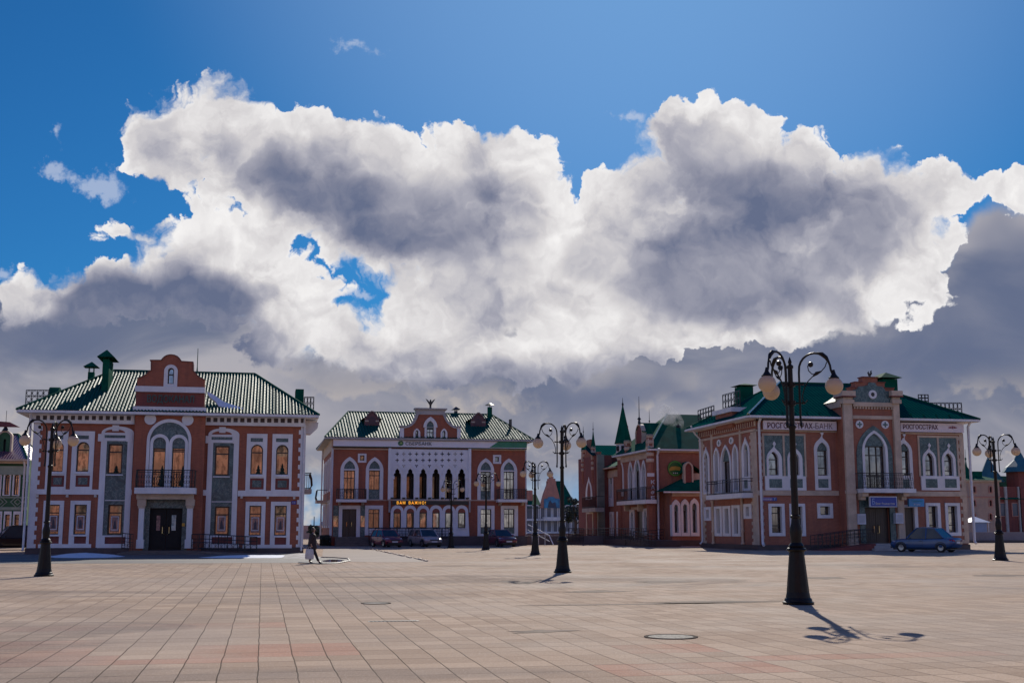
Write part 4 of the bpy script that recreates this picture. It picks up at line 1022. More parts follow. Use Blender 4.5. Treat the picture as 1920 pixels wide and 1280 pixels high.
# loggia behind the arcade with its own glazing
lg = MB(F3); u0, u1, z0, z1 = F3.rect(731, 846, 880, 936)
DARKI = principled('dark_interior', (0.03, 0.028, 0.03), 0.7, build=vary((0.035, 0.03, 0.03), 0.4, 1.0))
lg.box(u0, u1, -1.95, -1.9, z0, z1); lg.box(u0, u0+.05, -1.9, -.26, z0, z1); lg.box(u1-.05, u1, -1.9, -.26, z0, z1); lg.box(u0, u1, -1.9, -.26, z0-.05, z0+.02); lg.box(u0, u1, -1.9, -.26, z1-.02, z1+.05)
lg.build('loggia', DARKI, hB)
for c in cxs:
    u0, u1, z0, z1 = F3.rect(c-8.5, 890, c+7, 934)
    wn = MB(F3).plate([(u0, z0), (u1, z0), (u1, z1), (u0, z1)], [[(u0+.1, z0+.1), (u1-.1, z0+.1), (u1-.1, z1-.1), (u0+.1, z1-.1)]], -1.89, -1.78).build('window', FRAME, hB)
    MB(F3).box(u0+.05, u1-.05, -1.885, -1.85, z0+.05, z1-.05).build('pane', principled('dim_glass', (0.1, 0.09, 0.08), 0.05, 1.0, build=vary((0.16, 0.13, 0.11), 0.5, 0.8)), wn)
# pilasters of the bay
for a, b in ((727.8, 733.2), (877.8, 883)):
    u0, u1, z0, z1 = F3.rect(a, 840, b, 937); MB(F3).box(u0, u1, -.3, .12, z0, z1).build('pilaster', WHITE2, hB)
    u0, u1, z0, z1 = F3.rect(a+1, 938, b-1, 960); MB(F3).box(u0, u1, -.3, .1, z0, z1).build('pilaster', GREYSTONE, hB)
band(F3, hB, 727, 936, 884, 938.4, CREAM, .18, 'string_course', back=-.2)
# red spandrel with the message board, arched lower windows in scalloped white trim
u0, u1, z0, z1 = F3.rect(731, 938.4, 880, 960); 
lowholes = []
for c in cxs:
    I = F3.shape('round', c-7.1, 952.7, c+7.1, 989.6)
    lowholes.append(I)
PW = [F3.uz(731, 1006), F3.uz(880, 1006)]
# outline: flat bottom, scalloped top
top = []
for c in reversed(cxs):
    for i in range(9):
        a = math.pi*i/8; top.append(F3.uz(c+12.05*math.cos(a), 958-11.8*math.sin(a)))
scal = [(PW[0][0], PW[0][1]), (PW[1][0], PW[1][1])]+dedupe(top)
lw = MB(F3).plate(scal, [scaled(h, .0) for h in lowholes], -.3, 0.04).build('lower_arcade', WHITE2, hB)
for c, I in zip(cxs, lowholes):
    f_ = MB(F3).plate(scaled(I, -.005), [scaled(I, -.10)], -.22, -.1); zbar = F3.uz(c, 961)[1]; us = [p[0] for p in I]; f_.box(min(us)+.05, max(us)-.05, -.21, -.095, zbar-.05, zbar+.05)
    wn = f_.build('window', FRAME, hB); MB(F3).plate(scaled(I, -.01), [], -.26, -.18).build('pane', GLASS, wn)
    band(F3, lw, c-8.5, 989.8, c+8.5, 991, WHITE2, .12, 'sill', back=0)
u0, u1, z0, z1 = F3.rect(731, 938.4, 880, 960); MB(F3).box(u0, u1, -.3, -.0, z0, z1).build('spandrel', RED, hB)
bd = tag(band(F3, hB, 735.5, 938.2, 877, 945.8, flat('black_board', (.01, .01, .012), .4), .17, 'message_board', back=.01))
LED = emis('amber_led', (1.0, 0.42, 0.03), 1.3)
text_mesh(F3, bd, 'ВАМ', 743.8, 939.2, 759.5, 944.6, LED, 'led_message', w=.185, depth=.01, sp=1.35)
text_mesh(F3, bd, 'ВАЖНО!', 766, 939.2, 797.8, 944.8, LED, 'led_message', w=.185, depth=.01, sp=1.35)
# --- red walls
zt = F2.uz(800, 822)[1]
hh = list(F2.holes)
ub0, ub1 = F3.rect(731, 841, 880, 936)[:2]
hh_l = [h for h in hh if h[0][0] < ub0]; hh_r = [h for h in hh if h[0][0] > ub0]
MB(F2).plate([(xb0, 0), (ub0+.05, 0), (ub0+.05, zt), (xb0, zt)], hh_l, -.3, 0).build('wall', RED, hB)
MB(F2).plate([(ub1-.05, 0), (xb1, 0), (xb1, zt), (ub1-.05, zt)], hh_r, -.3, 0).build('wall', RED, hB)
m = MB(); m.box(ub0+.06, ub1-.06, YB-.02, YB+.28, 0, F3.uz(800, 1006)[1]); m.build('wall', RED, hB)
m = MB(); m.box(ub0+.06, ub1-.06, YB-.3, YB, F3.uz(800, 842)[1], zt); m.build('wall', RED, hB)
# plinth and terrace
m = MB(F2); zpl = F2.uz(800, 1004.5)[1]
m.box(ub0-.3, xb1+.1, .0, .42, 0, zpl)
m.build('plinth', PLINTH, hB)
ST = MATS['dark_granite']
su0, su1 = F2.rect(627, 1006, 688, 1022)[:2]
m = MB(F2)
for i in range(5): m.box(su0, su1, .0, 1.3+.32*i, dz0*(4-i)/5, dz0*(5-i)/5-.004)
m.build('steps', ST, hB)
# signboard and mouldings
band(F2, hB, 622.5, 819.6, 985.5, 823.6, principled('brown_board', (.12, .075, .06), .6, build=vary((.13, .08, .065), .3, 1)), .16, 'eaves_board')
SG = band(F2, hB, 624.5, 823.8, 985.8, 838.6, principled('sign_white', (.72, .70, .74), .35, build=vary((.74, .72, .76), .07, 1, fine=.03)), .48, 'signboard')
gp_ = [F2.uz(915.7, 839.3), F2.uz(985.8, 839.8), F2.uz(985.8, 826.2), F2.uz(936.5, 825.6)]
MB(F2).plate(gp_, [], .40, .50).build('sign_field', flat('sign_green', (.01, .20, .10), .35), SG)
band(F2, hB, 624, 838.6, 986, 840.2, flat('sign_edge_green', (.02, .07, .05), .4), .44, 'sign_edge')
text_mesh(F2, SG, 'СБЕРБАНК', 759.3, 828.3, 808, 835.3, flat('sign_lettering_black', (.02, .03, .03), .4), 'lettering', w=.53, depth=.03, bold=.0)
c0 = F2.uz(750.2, 831.2); r_ = F2.uz(755.3, 831.2)[0]-c0[0]
lo = MB(F2).plate([(c0[0]+r_*math.cos(a), c0[1]+r_*.95*math.sin(a)) for a in [2*math.pi*i/24 for i in range(24)]], [], .44, .52).build('round_emblem', flat('emblem_green', (.03, .16, .06), .3), SG)
for k, (rr, col) in enumerate(((.72, (.015, .08, .06)), (.45, (.25, .42, .08)))):
    MB(F2).plate([(c0[0]+.04*k+r_*rr*math.cos(a), c0[1]-.03*k+r_*rr*.7*math.sin(a)+.05) for a in [2*math.pi*i/20 for i in range(20)]], [], .5, .535+.01*k).build('emblem_stripe', flat('emblem_tone_'+'ab'[k], col, .3), lo)
band(F2, hB, 623, 840.2, 729, 842.8, CREAM, .12, 'string_course'); band(F2, hB, 882, 840.8, 984.5, 844.2, CREAM, .12, 'string_course')
quoins(F2, hB, 620.8, 623.6, 842, 1004, 1, 0, 0, WHITE, 'corner_strip')
# left side wall seen at a grazing angle
FL = Face('left', xb0)
sw = MB(); sw.box(xb0, xb0+.3, YB+.31, YB+DB, 0, zt); sw.box(xb1-.3, xb1, YB+.31, YB+DB, 0, zt); sw.box(xb0+.3, xb1-.3, YB+DB-.3, YB+DB-.002, 0, zt)
sw.build('wall', RED, hB)
for k in range(4):
    y0 = YB+1.6+k*3.6
    for z0, z1 in ((1.6, 4.0), (4.9, 8.0)):
        w_ = MB(); w_.box(xb0-.09, xb0, y0, y0+.3, z0, z1); w_.box(xb0-.09, xb0, y0+1.3, y0+1.6, z0, z1); w_.box(xb0-.09, xb0, y0+.3, y0+1.3, z1-.3, z1); w_.box(xb0-.09, xb0, y0+.3, y0+1.3, z0, z0+.2)
        w_ = w_.build('window', WHITE, hB); q = MB(); q.box(xb0-.03, xb0-.005, y0+.3, y0+1.3, z0+.2, z1-.3); q.build('pane', GLASS, w_)
z_ = F2.uz(622, 938)[1]
m = MB(); m.box(xb0-.1, xb0-.001, YB+.02, YB+DB, z_-.15, z_+.1); m.build('string_course', CREAM, hB)
m = MB(); m.box(xb0-.1, xb0-.002, YB+.02, YB+DB, F2.uz(622, 842)[1]-.1, zt-.1); m.build('frieze', CREAM, hB)
m = MB(); m.box(xb0-1.1, xb0, YB+5.5, YB+8.5, z_-.1, z_+.15); sb = m.build('side_balcony', CREAM, hB)
m = MB()
for i in range(10): y = YB+5.55+2.9*i/9; m.ring([(xb0-1.02, y, z_+.1), (xb0-1.12, y, z_+.4), (xb0-1.02, y, z_+1.1)], .03, 5)
m.ring([(xb0, YB+5.55, z_+1.1), (xb0-1.02, YB+5.55, z_+1.1), (xb0-1.02, YB+8.45, z_+1.1)], .035, 5)
m.build('balcony_railing', IRON, sb)
downpipe(F2, hB, 622, 846, 1015, 622.5, w=.1, r=.05); 
FBk = Face('front', YB+DB-.1); downpipe(FBk, hB, 604.5, 850, 1006, 604.8, w=.1, r=.08); downpipe(F2, hB, 986.5, 832, 1000, 987, w=-.2, r=.08)
# --- roof
e0 = onY(609.4, 819, YB-.7); e1 = onY(1001, 824, YB-.7); ze = (e0.z+e1.z)/2; ry = YB+DB/2
r0 = onY(652.5, 772, ry); r1 = onY(921, 777.5, ry); zr = (r0.z+r1.z)/2
hip_roof(hB, e0.x, e1.x, YB-.7, YB+DB+.7, ze, zr, r0.x, r1.x, ry, ROOFG2, fascia=GREYSTONE, waves=(0.27, 0.07))
snow_guard(hB, e0.x+1, e1.x-1, YB-.2, ze+.12)
# --- central shaped gable
F4 = Face('front', YB-.45)
gp = [(750.5,826),(750.5,799.5),(757,799.3),(764,797.6),(769.5,794.5),(774,789.5),(776.8,784.5),(779,778.5),(781,772),(777.3,766.3),(837.5,767),(833.8,772.5),(835.8,779),(838.3,785),(841.8,790.5),(847,795.5),(853,798.8),(862.8,800.4),(862.8,827)]
gpo = [F4.uz(*p) for p in gp]
ghs = [F4.shape('gothic', 800, 789, 813.2, 823), F4.shape('gothic', 778.8, 806, 784.2, 822.8), F4.shape('gothic', 829.6, 806.5, 835, 823.3)]
gin = [(754.5,826),(754.5,803.2),(759,802.8),(767,800.8),(773.2,797),(778.2,791.8),(781.3,786),(783.6,780),(785,777),(829.8,777.6),(831.6,781),(834,787),(838,793),(843.5,798.3),(850,802.3),(858,804),(858,827)]
gio = [F4.uz(*p) for p in gin]
gb = MB(F4).plate(gio, [scaled(h, .01) for h in ghs], -.5, 0).build('gable', RED, hB)
MB(F4).plate(gpo, [[(u, z+ (.002 if i in (0, len(gio)-1) else 0)) for i, (u, z) in enumerate(gio)]], -.55, .12, back=True).build('coping', GREYSTONE, gb)
band(F4, gb, 777, 765.2, 838, 767.6, GREYSTONE, .3, 'cap_moulding', back=-.7); band(F4, gb, 748.5, 797.6, 757, 800, GREYSTONE, .3, 'cap_moulding', back=-.7); band(F4, gb, 856, 798.8, 864.6, 801.2, GREYSTONE, .3, 'cap_moulding', back=-.7)
for a, b in ((749.5, 757), (856.8, 863.5)): band(F4, gb, a, 802, b, 825.5, WHITE, .16, 'pilaster')
def gwin(F, O, I, glass, bars, nv): 
    F_h = F.holes; return window(F, gb.parent, O, I, ok='gothic', ik='gothic', glass=glass, nv=nv, bars=bars, cutwall=False)
gwin(F4, (796, 781.5, 817.4, 826), (800, 789, 813.2, 823), (803.5, 822.8), (810,), 1)
u0, u1, z0, z1 = F4.rect(793.8, 781, 820, 801); o_ = shape('gothic', u0, u1, z0, z1); MB(F4).plate(o_, [scaled(clipz(F4.shape('gothic', 799, 788, 814.2, 826), z0+.02), .0)], .01, .12).build('hood_mould', WHITE, gb)
gwin(F4, (775, 802.6, 788, 826), (778.8, 806, 784.2, 822.8), None, (), 0); gwin(F4, (826, 803, 838.8, 826.5), (829.6, 806.5, 835, 823.3), None, (), 0)
# small roof behind the gable
zz = F4.uz(806, 800)[1]; pk = F4.uz(806, 779)[1]; ax0, ax1 = F4.uz(756, 800)[0], F4.uz(857, 800)[0]; mx = (ax0+ax1)/2
roof([[Vector((ax0, YB, zz)), Vector((mx, YB, pk)), Vector((mx, ry, pk)), Vector((ax0, ry-1, zz))], [Vector((ax1, YB, zz)), Vector((mx, YB, pk)), Vector((mx, ry, pk)), Vector((ax1, ry-1, zz))]], hB, ROOFG2, 'saddle_roof')
# bird with raised wings on the gable
b0 = onY(807, 766, YB-.5); sc_ = (onY(816, 750, YB-.5)-onY(807, 750, YB-.5)).x
BR = flat('dark_bronze', (.02, .02, .022), .4)
m = MB(); m.lathe(b0, [(.17, 0), (.1, .1), (.08, .2)], 8)
m.ring([b0+Vector(v) for v in ((0, 0, .15), (0, 0, .35), (0, 0, .55), (0, -.06, .72), (0, -.1, .8), (0, -.2, .82))], [.07, .11, .13, .08, .06, .015], 8)
m.ring([b0+Vector(v) for v in ((0, 0, .3), (0, .15, .12), (0, .2, -.02))], [.06, .06, .03], 6)
for s in (-1, 1):
    span = sc_*1.02
    P = [(0, .55), (.25, .75), (.5, .92), (.75, 1.0), (1.0, 1.08), (.9, .98), (.7, .82), (.5, .64), (.3, .48), (.1, .38)]
    pts = [b0+Vector((s*span*a, 0, z*.86)) for a, z in P]; n = len(pts); q = [p+Vector((0, .05, 0)) for p in pts]
    m.add(pts+q, [tuple(range(n)), tuple(range(n, 2*n))]+[(i, (i+1) % n, (i+1) % n+n, i+n) for i in range(n)], raw=True)
m.build('bird_figure', BR, hB)
# dormers
def dormer(px0, px1, pt, pb, Y):
    F = Face('front', Y); P = lambda a, b: (px0+(px1-px0)*a, b)
    w_, h_ = px1-px0, pb-pt
    out = [(0, pb), (0, pt+h_*.52), (.14, pt+h_*.48), (.20, pt+h_*.28), (.34, pt+h_*.12), (.5, pt), (.66, pt+h_*.12), (.80, pt+h_*.28), (.86, pt+h_*.48), (1, pt+h_*.52), (1, pb)]
    o = [F.uz(px0+w_*a, y) for a, y in out]
    d = MB(F).plate(o, [], -.25, 0, back=True).build('dormer', principled('dormer_brick', (.17, .07, .07), .8, build=brick_build((.20, .08, .08), (.14, .06, .06), (.2, .1, .09))), hB)
    n = len(o); cp = MB(F)
    for i in range(1, n-2):
        a, b = o[i], o[i+1]; dv = Vector((b[0]-a[0], b[1]-a[1])); nn = Vector((-dv.y, dv.x)).normalized()*.09; nn = -nn if nn.y < 0 else nn
        cp.add([(a[0], -.28, a[1]), (b[0], -.28, b[1]), (b[0]+nn.x, -.28, b[1]+nn.y), (a[0]+nn.x, -.28, a[1]+nn.y), (a[0], .08, a[1]), (b[0], .08, b[1]), (b[0]+nn.x, .08, b[1]+nn.y), (a[0]+nn.x, .08, a[1]+nn.y)], [(0,1,2,3),(4,5,6,7),(0,1,5,4),(1,2,6,5),(2,3,7,6),(3,0,4,7)])
    cp.build('coping', principled('dormer_coping', (.24, .16, .15), .6, build=vary((.25, .17, .16), .2, 2)), d)
    us = [q[0] for q in o]; zs = [q[1] for q in o]; u0, u1 = min(us), max(us); zb, zm = min(zs), o[1][1]; uc = (u0+u1)/2; zp = max(zs)-.15
    pn = shape('round', uc-.33, uc+.33, zb+.15, zp-.35); MB(F).plate(pn, [], 0, .05).build('shutter', principled('shutter', (.10, .045, .05), .6, build=vary((.11, .05, .055), .2, 3)), d)
    for s in (u0+.05, u1-.55): MB(F).box(s, s+.5, 0, .04, zm-.25, zm-.12).build('inset', CREAM, d)
    # little saddle roof running back into the slope and the cheeks below
    roof([[Vector((u0-.25, Y-.05, zm)), Vector((uc, Y-.05, zp)), Vector((uc, Y+4, zp)), Vector((u0-.25, Y+4, zm))], [Vector((u1+.25, Y-.05, zm)), Vector((uc, Y-.05, zp)), Vector((uc, Y+4, zp)), Vector((u1+.25, Y+4, zm))]], d, FLATG, 'saddle_roof')
    m = MB(); m.box(u0+.02, u1-.02, Y+.26, Y+3, zb-1.2, zm-.02); m.build('cheek', FLATG, d)
slope = (zr-ze)/(ry-YB+.7)
for a, b, t, bt in ((683.7, 711.5, 771, 798), (882.8, 911, 774, 799.5)):
    Y = YB+2.6
    for _ in range(4): zbb = onY((a+b)/2, bt, Y).z; Y = YB-.7+(zbb-ze)/slope
    dormer(a, b, t, bt, Y)
chimney(hB, 852.8, 858, 770, 776, ry+.3, .6, caph=.3, gap=.15, capw=.25, mat=PLINTH)
def vent_pipe(root, px, yt, yb, Y, r, cap=True, mat=FLATG):
    a = onY(px, yt, Y); b = onY(px, yb, Y); m = MB(); m.lathe((a.x, Y, b.z-.5), [(r, 0), (r, a.z-b.z+.5)], 12); o = m.build('flue', mat, root, smooth=True)
    if cap: m = MB(); m.lathe((a.x, Y, a.z+.18), [(r*2.1, 0), (r*1.2, .12), (.02, .25)], 12); m.lathe((a.x, Y, a.z-.05), [(.03, 0), (.03, .25)], 6); m.build('cap', IRON, o)
    return o
vent_pipe(hB, 918.3, 763, 786, ry-1, .24)
vent_pipe(hB, 955.5, 786, 805, YB+3, .07, False, IRON); vent_pipe(hB, 958.3, 785.5, 805, YB+3, .07, False, IRON)
# terrace railing and the ramp railing in front
rail_run(F2, hB, [(F2.uz(690, 1000)[0], zpl-.2), (F2.uz(838, 1000)[0], zpl-.2)], .9, h=.95, n=26)
rail_run(F2, hB, [(F2.uz(700, 1000)[0], .55), (F2.uz(835, 1000)[0], .55)], 2.0, h=1.0, n=20)
m = MB(F2); u0, u1 = F2.uz(690, 1000)[0], F2.uz(838, 1000)[0]; m.box(u0, u1, .42, 2.1, 0, .55); m.build('terrace', PLINTH, hB)
for z_ in (0,):
    m = MB(); xx = xb1+.3; m.ring([(xx, YB+.2, 1.9), (xx+1.4, YB-2.5, .9), (xx+1.6, YB-3.2, .1)], .05, 6); m.ring([(xx, YB+.2, 1.4), (xx+1.4, YB-2.5, .4)], .035, 6)
    for t in (.2, .5, .8): m.ring([(xx+1.4*t, YB+.2-2.7*t, 0), (xx+1.4*t, YB+.2-2.7*t, 1.9-1.0*t)], .03, 5)
    m.build('stair_railing', PIPE, hB)

# ================================================================== RIGHT BUILDING (insurance house on the corner)
cg = ground(1424, 1031.0); YC, XC = cg.y, cg.x
F5 = Face('front', YC); F6 = Face('left', XC)
xc1 = F5.uz(1811, 930)[0]; yfar = onX(1313, 900, XC).y
hC = thing('insurance_house', ((XC+xc1)/2, YC, 0), 'red corner house with cream corner stones and pink signs behind the tallest lamp', 'house')
SGP = principled('sign_pink_white', (.66, .58, .62), .4, build=vary((.68, .60, .64), .08, 1, fine=.04))
def ogee_win(F, root, O, I, glass, bars, nv=0, extra_panel=None, fin=None, deep=.3):
    o = window(F, root, O, I, ok='ogee', ik='gothic', glass=glass, bars=bars, nv=nv, deep=deep, panel_rects=extra_panel or ())
    if fin:
        u, z = F.uz(*fin); m = MB(F); m.plate([(u, z-.2), (u+.13, z), (u, z+.2), (u-.13, z)], [], 0, .08, back=True); m.box(u-.03, u+.03, 0, .06, z-.42, z-.15); m.build('finial', WHITE, o)
    return o
# twin windows in cream framed slate fields
def twin_field2(F, root, fx0, fy0, fx1, fy1, mid, wins, dy=0):
    u0, u1, z0, z1 = F.rect(fx0, fy0, fx1, fy1); um = F.uz(mid, (fy0+fy1)/2)[0]
    zlow = F.uz((fx0+fx1)/2, 892+dy)[1]; t = F.uz(fx0+3.2, 900)[0]-F.uz(fx0, 900)[0]
    f1 = [(u0+t, zlow), (um-t*.55, zlow), (um-t*.55, z1-t*1.1), (u0+t, z1-t*1.1)]; f2 = [(um+t*.55, zlow), (u1-t, zlow), (u1-t, z1-t*1.1), (um+t*.55, z1-t*1.1)]
    fr = MB(F).plate([(u0, zlow-.05), (u1, zlow-.05), (u1, z1), (u0, z1)], [f1, f2], -.05, .06).build('field_frame', CREAM, root)
    for ff, (o, i) in zip((f1, f2), wins):
        I = scaled(F.shape('gothic', *i), .012); I = [(a, max(b, zlow+.003)) for a, b in I]
        MB(F).plate(scaled(ff, .01), [dedupe(I)], -.05, .015).build('panel', SLATE, fr)
        ogee_win(F, root, o, i, (i[1], i[3]), (i[1]+15, i[1]+33), fin=((o[0]+o[2])/2, o[1]-4))
    b_ = MB(F).box(u0+.1, u1-.1, -.05, .12, F.uz(fx0, 918.5+dy)[1], zlow-.01).build('apron', WHITE, root)
    for (o, i) in wins:
        a, b, c, d = F.rect(i[0]+.5, 897.5+dy, i[2]+5.5, 914+dy); MB(F).box(a, b, .1, .135, c, d).build('panel', SLATE, b_)
    return fr
twin_field2(F5, hC, 1430, 812.5, 1511.5, 918.5, 1470, (((1436.8, 836, 1465.5, 893), (1440.8, 846, 1459.6, 890.5)), ((1475.8, 836.5, 1504, 893), (1479.8, 846.5, 1498.2, 890.5))))
twin_field2(F5, hC, 1722, 816.5, 1798, 918.5, 1760, (((1729, 839, 1754.5, 893), (1733.9, 848, 1750.7, 891.5)), ((1765.3, 839.5, 1791, 893), (1769.8, 849, 1786.6, 891.5))))
def single(F, root, o, i, gl, fin, pr):
    return ogee_win(F, root, o, i, gl, (gl[0]+11, gl[0]+33), extra_panel=(('rect', pr, SLATE),), fin=fin)
single(F5, hC, (1526.6, 817, 1556, 918.5), (1532, 829, 1551.5, 891), (843.8, 890.5), (1540.5, 812), (1533.5, 897.5, 1553, 914))
single(F5, hC, (1680, 820, 1710.6, 918.5), (1685.4, 831, 1704.5, 891.5), (845, 891), (1694.6, 815), (1687, 898, 1705, 914))
for o, i in (((1441, 943.6, 1471.3, 1004.5), (1446.5, 949, 1465.8, 998.3)), ((1480.3, 943.6, 1509.8, 1004.5), (1485.6, 949, 1504.4, 998.3)), ((1736, 942.4, 1763.6, 1004), (1741, 948, 1758, 997.5)), ((1772.5, 942.4, 1800.5, 1004), (1777.6, 948, 1794.5, 997.5))):
    window(F5, hC, o, i, bars=(i[1]+12.5, i[1]+36), deep=.38)
window(F5, hC, (1532, 943, 1561.3, 971), (1537.4, 948.6, 1555.6, 964.8), deep=.38)
# side door with white trim
sd0, sd1, sz0, sz1 = F5.rect(1696, 951, 1715, 1018); sdr = [(sd0, sz0), (sd1, sz0), (sd1, sz1), (sd0, sz1)]; F5.holes.append(sdr)
O = F5.shape('rect', 1690, 946, 1721, 1018.5); MB(F5).plate([(a, max(b, sz0-.004)) for a, b in O], [[(a, max(b, sz0+.002)) for a, b in scaled(sdr, -.002)]], -.2, .08).build('door_surround', WHITE, hC)
MB(F5).box(sd0, sd1, -.25, -.17, sz0, sz1).build('door', DOORM, hC)
# walls
zt = F5.uz(1500, 790)[1]
FP = Face('front', YC-1.0)                     # plane of the projecting centre
bx0, bx1 = FP.uz(1583, 900)[0], FP.uz(1686, 900)[0]
MB(F5).plate([(XC, 0), (xc1, 0), (xc1, zt), (XC, zt)], F5.holes, -.4, 0).build('wall', RED3, hC)
# left face windows
def lw(o, i, ok='rect', ik='rect', **k): return window(F6, hC, o, i, ok=ok, ik=ik, deep=.3, **k)
lw((1319, 837, 1331.5, 927), (1322, 848, 1328.5, 922), 'ogee', 'gothic', glass=(858, 921))
lw((1339, 838, 1350.4, 925), (1341.8, 843, 1347.8, 922), 'gothic', 'gothic')
lw((1351.6, 832.8, 1372.3, 925), (1354.6, 838.5, 1369.6, 924.5), 'gothic', 'gothic', glass=(864, 924), nv=1)
lw((1374.3, 831.5, 1385.8, 925), (1377, 837, 1383.4, 919), 'gothic', 'gothic')
lw((1392, 818.5, 1407.3, 919.5), (1396, 831, 1403.6, 893), 'ogee', 'gothic', glass=(842, 892.5), panel_rects=(('rect', (1396, 899, 1403.5, 915), SLATE),))
for o, i in (((1321, 950, 1333.8, 975.6), (1325, 955, 1330.4, 970.6)), ((1340.3, 948.6, 1354.8, 1004.6), (1344.4, 953.5, 1351, 999)), ((1356.6, 948, 1371, 1004.8), (1360.6, 953, 1367.4, 999.3)), ((1373.3, 946.4, 1389, 1005), (1377.4, 952, 1384.8, 999.8)), ((1395.2, 944, 1410.2, 972), (1399.6, 949.5, 1405.8, 967))):
    lw(o, i)
MB(F6).plate([(-yfar, 0), (-YC-.401, 0), (-YC-.401, zt), (-yfar, zt)], [[p for p in h] for h in F6.holes], -.35, 0).build('wall', RED3, hC)
m = MB(); m.box(XC+.36, xc1-.3, yfar-.3, yfar, 0, zt); m.box(xc1-.3, xc1-.002, YC+.41, yfar, 0, zt); m.build('wall', RED3, hC)
for cx, cy, rx in ((1348.8, 830.4, 3.6), (1372, 825.8, 3.9)):
    u0, u1, z0, z1 = F6.rect(cx-rx, cy-6.6, cx+rx, cy+6.6); e = shape('ellipse', u0, u1, z0, z1, n=12)
    q = MB(F6).plate(e, [], 0, .07).build('roundel', WHITE, hC)
    uc, zc, rr = (u0+u1)/2, (z0+z1)/2, (z1-z0)*.3
    MB(F6).plate([(uc+rr*(.75+.3*math.cos(4*a))*math.cos(a), zc+rr*(.75+.3*math.cos(4*a))*math.sin(a)) for a in [2*math.pi*k/24 for k in range(24)]], [], .06, .085).build('quatrefoil', SLATE, q)
for x, a, b in ((1335.2, 815, 925), (1388.6, 806, 925)):
    u, z1 = F6.uz(x, a); z0 = F6.uz(x, b)[1]; MB(F6).box(u-.16, u+.16, 0, .1, z0, z1).build('lesene', CREAM, hC)
for x, a, b in ((1338.4, 938, 1019), (1393.4, 932, 1019.5)):
    u, z1 = F6.uz(x, a); z0 = F6.uz(x, b)[1]; P = F6.world(u, .12, z0); m = MB(); h_ = z1-z0
    m.lathe(P, [(.16, 0), (.16, .1), (.11, .15), (.11, h_*.25), (.15, h_*.27), (.15, h_*.3), (.11, h_*.32), (.1, h_-.2), (.16, h_-.1), (.16, h_)], 10); m.build('slim_column', CREAM, hC, smooth=True)
FBb = Face('left', XC-.95); bal = MB(F6); u0, zb = FBb.uz(1323.5, 930); u1, _ = FBb.uz(1391.5, 924); zs_ = F6.uz(1391.5, 926.5)[1]
bal.box(u0, u1, 0, .95, zs_-.30, zs_+.05); bal = bal.build('balcony', WHITE, hC)
m = MB(F6); zt_ = zs_+1.12
for z_ in (zt_, zt_-.18, zs_+.12): m.tube([(u0+.05, 0, z_), (u0+.05, .85, z_), (u1-.05, .85, z_), (u1-.05, 0, z_)], .026, 5)
n = 22
for i in range(n+1):
    u = u0+.05+(u1-u0-.1)*i/n; m.tube([(u, .85, zs_), (u, .85, zt_)], .035 if i % 5 == 0 else .013, 5)
m.build('balcony_railing', IRON, bal)
u0_, u1_ = -yfar, -YC
for nm, ya, pr, mt, hgt in (('string_course', None, .1, CREAM, 0),):
    z0 = F5.uz(1500, 928.5)[1]; z1 = F5.uz(1500, 919.3)[1]
    MB(F6).box(u0_, u1_-.0, -.02, .1, z0, z1).build('string_course', CREAM, hC)
    MB(F5).box(XC-.1, bx0, -.02, .1, z0, z1).build('string_course', CREAM, hC); MB(F5).box(F5.uz(1690, 925)[0], xc1+.02, -.02, .1, z0, z1).build('string_course', CREAM, hC)
# frieze of small brick arches under the left eave
zf1 = F6.uz(1410, 789)[1]; zf0 = F6.uz(1410, 806)[1]
MB(F6).box(u0_, u1_, -.02, .12, zf0+.25, zf1+.35).build('frieze', CREAM, hC)
fz = MB(F6); nn = int((u1_-u0_)/.42)
fz.box(u0_, u1_, 0, .125, zf0+.62, zf0+.70)
for i in range(nn): u = u0_+(u1_-u0_)*(i+.3)/nn; fz.box(u, u+.2, .1, .15, zf0+.27, zf0+.64)
fz.build('arch_frieze', DRED, hC)
MB(F6).box(u0_, u1_+.0, -.02, .09, zf0-.12, zf0+.05).build('string_course', CREAM, hC)
# front string below the sign boards
z0, z1 = F5.uz(1500, 809.5)[1], F5.uz(1500, 806.3)[1]
MB(F5).box(XC, bx0, -.02, .08, z0, z1).build('string_course', CREAM, hC); MB(F5).box(F5.uz(1686, 812)[0], xc1, -.02, .08, F5.uz(1700, 813.5)[1], F5.uz(1700, 810.5)[1]).build('string_course', CREAM, hC)
quoins(F5, hC, 1425.5, 1427, 812, 1022, 17, .16, 1, CREAM); quoins(F5, hC, 1803, 1811, 812, 1018, 15, .16, -1, CREAM)
q0, q1 = F6.uz(1409, 900)[0], F6.uz(1423, 900)[0]
m = MB(F6); zq0, zq1 = .35, zf0-.15; m.box(-YC-.9, -YC+.04, -.02, .06, zq0, zq1)
for i in range(17): z_ = zq0+(zq1-zq0)*i/17; m.box(-YC-1.15, -YC-.9, -.02, .055, z_, z_+(zq1-zq0)/34)
m.build('quoins', CREAM, hC)
m = MB(F6); m.box(u0_, u0_+.9, -.02, .06, zq0, zq1)
for i in range(17): z_ = zq0+(zq1-zq0)*i/17; m.box(u0_+.9, u0_+1.2, -.02, .055, z_, z_+(zq1-zq0)/34)
m.build('quoins', CREAM, hC)
m = MB(); m.box(XC-.1, XC+.0, YC+.0, yfar, 0, .38); m.box(XC-.1, bx0, YC-.1, YC+.0, 0, .38); m.build('plinth', PLINTH, hC)
m = MB(); m.box(bx1, xc1+.08, YC-.1, YC, 0, .38); m.build('plinth', PLINTH, hC)
downpipe(F5, hC, 1421.5, 784, 1022, 1424.8, w=.12, r=.1); downpipe(F5, hC, 1811, 792, 1018, 1816.5, w=.25, r=.1)
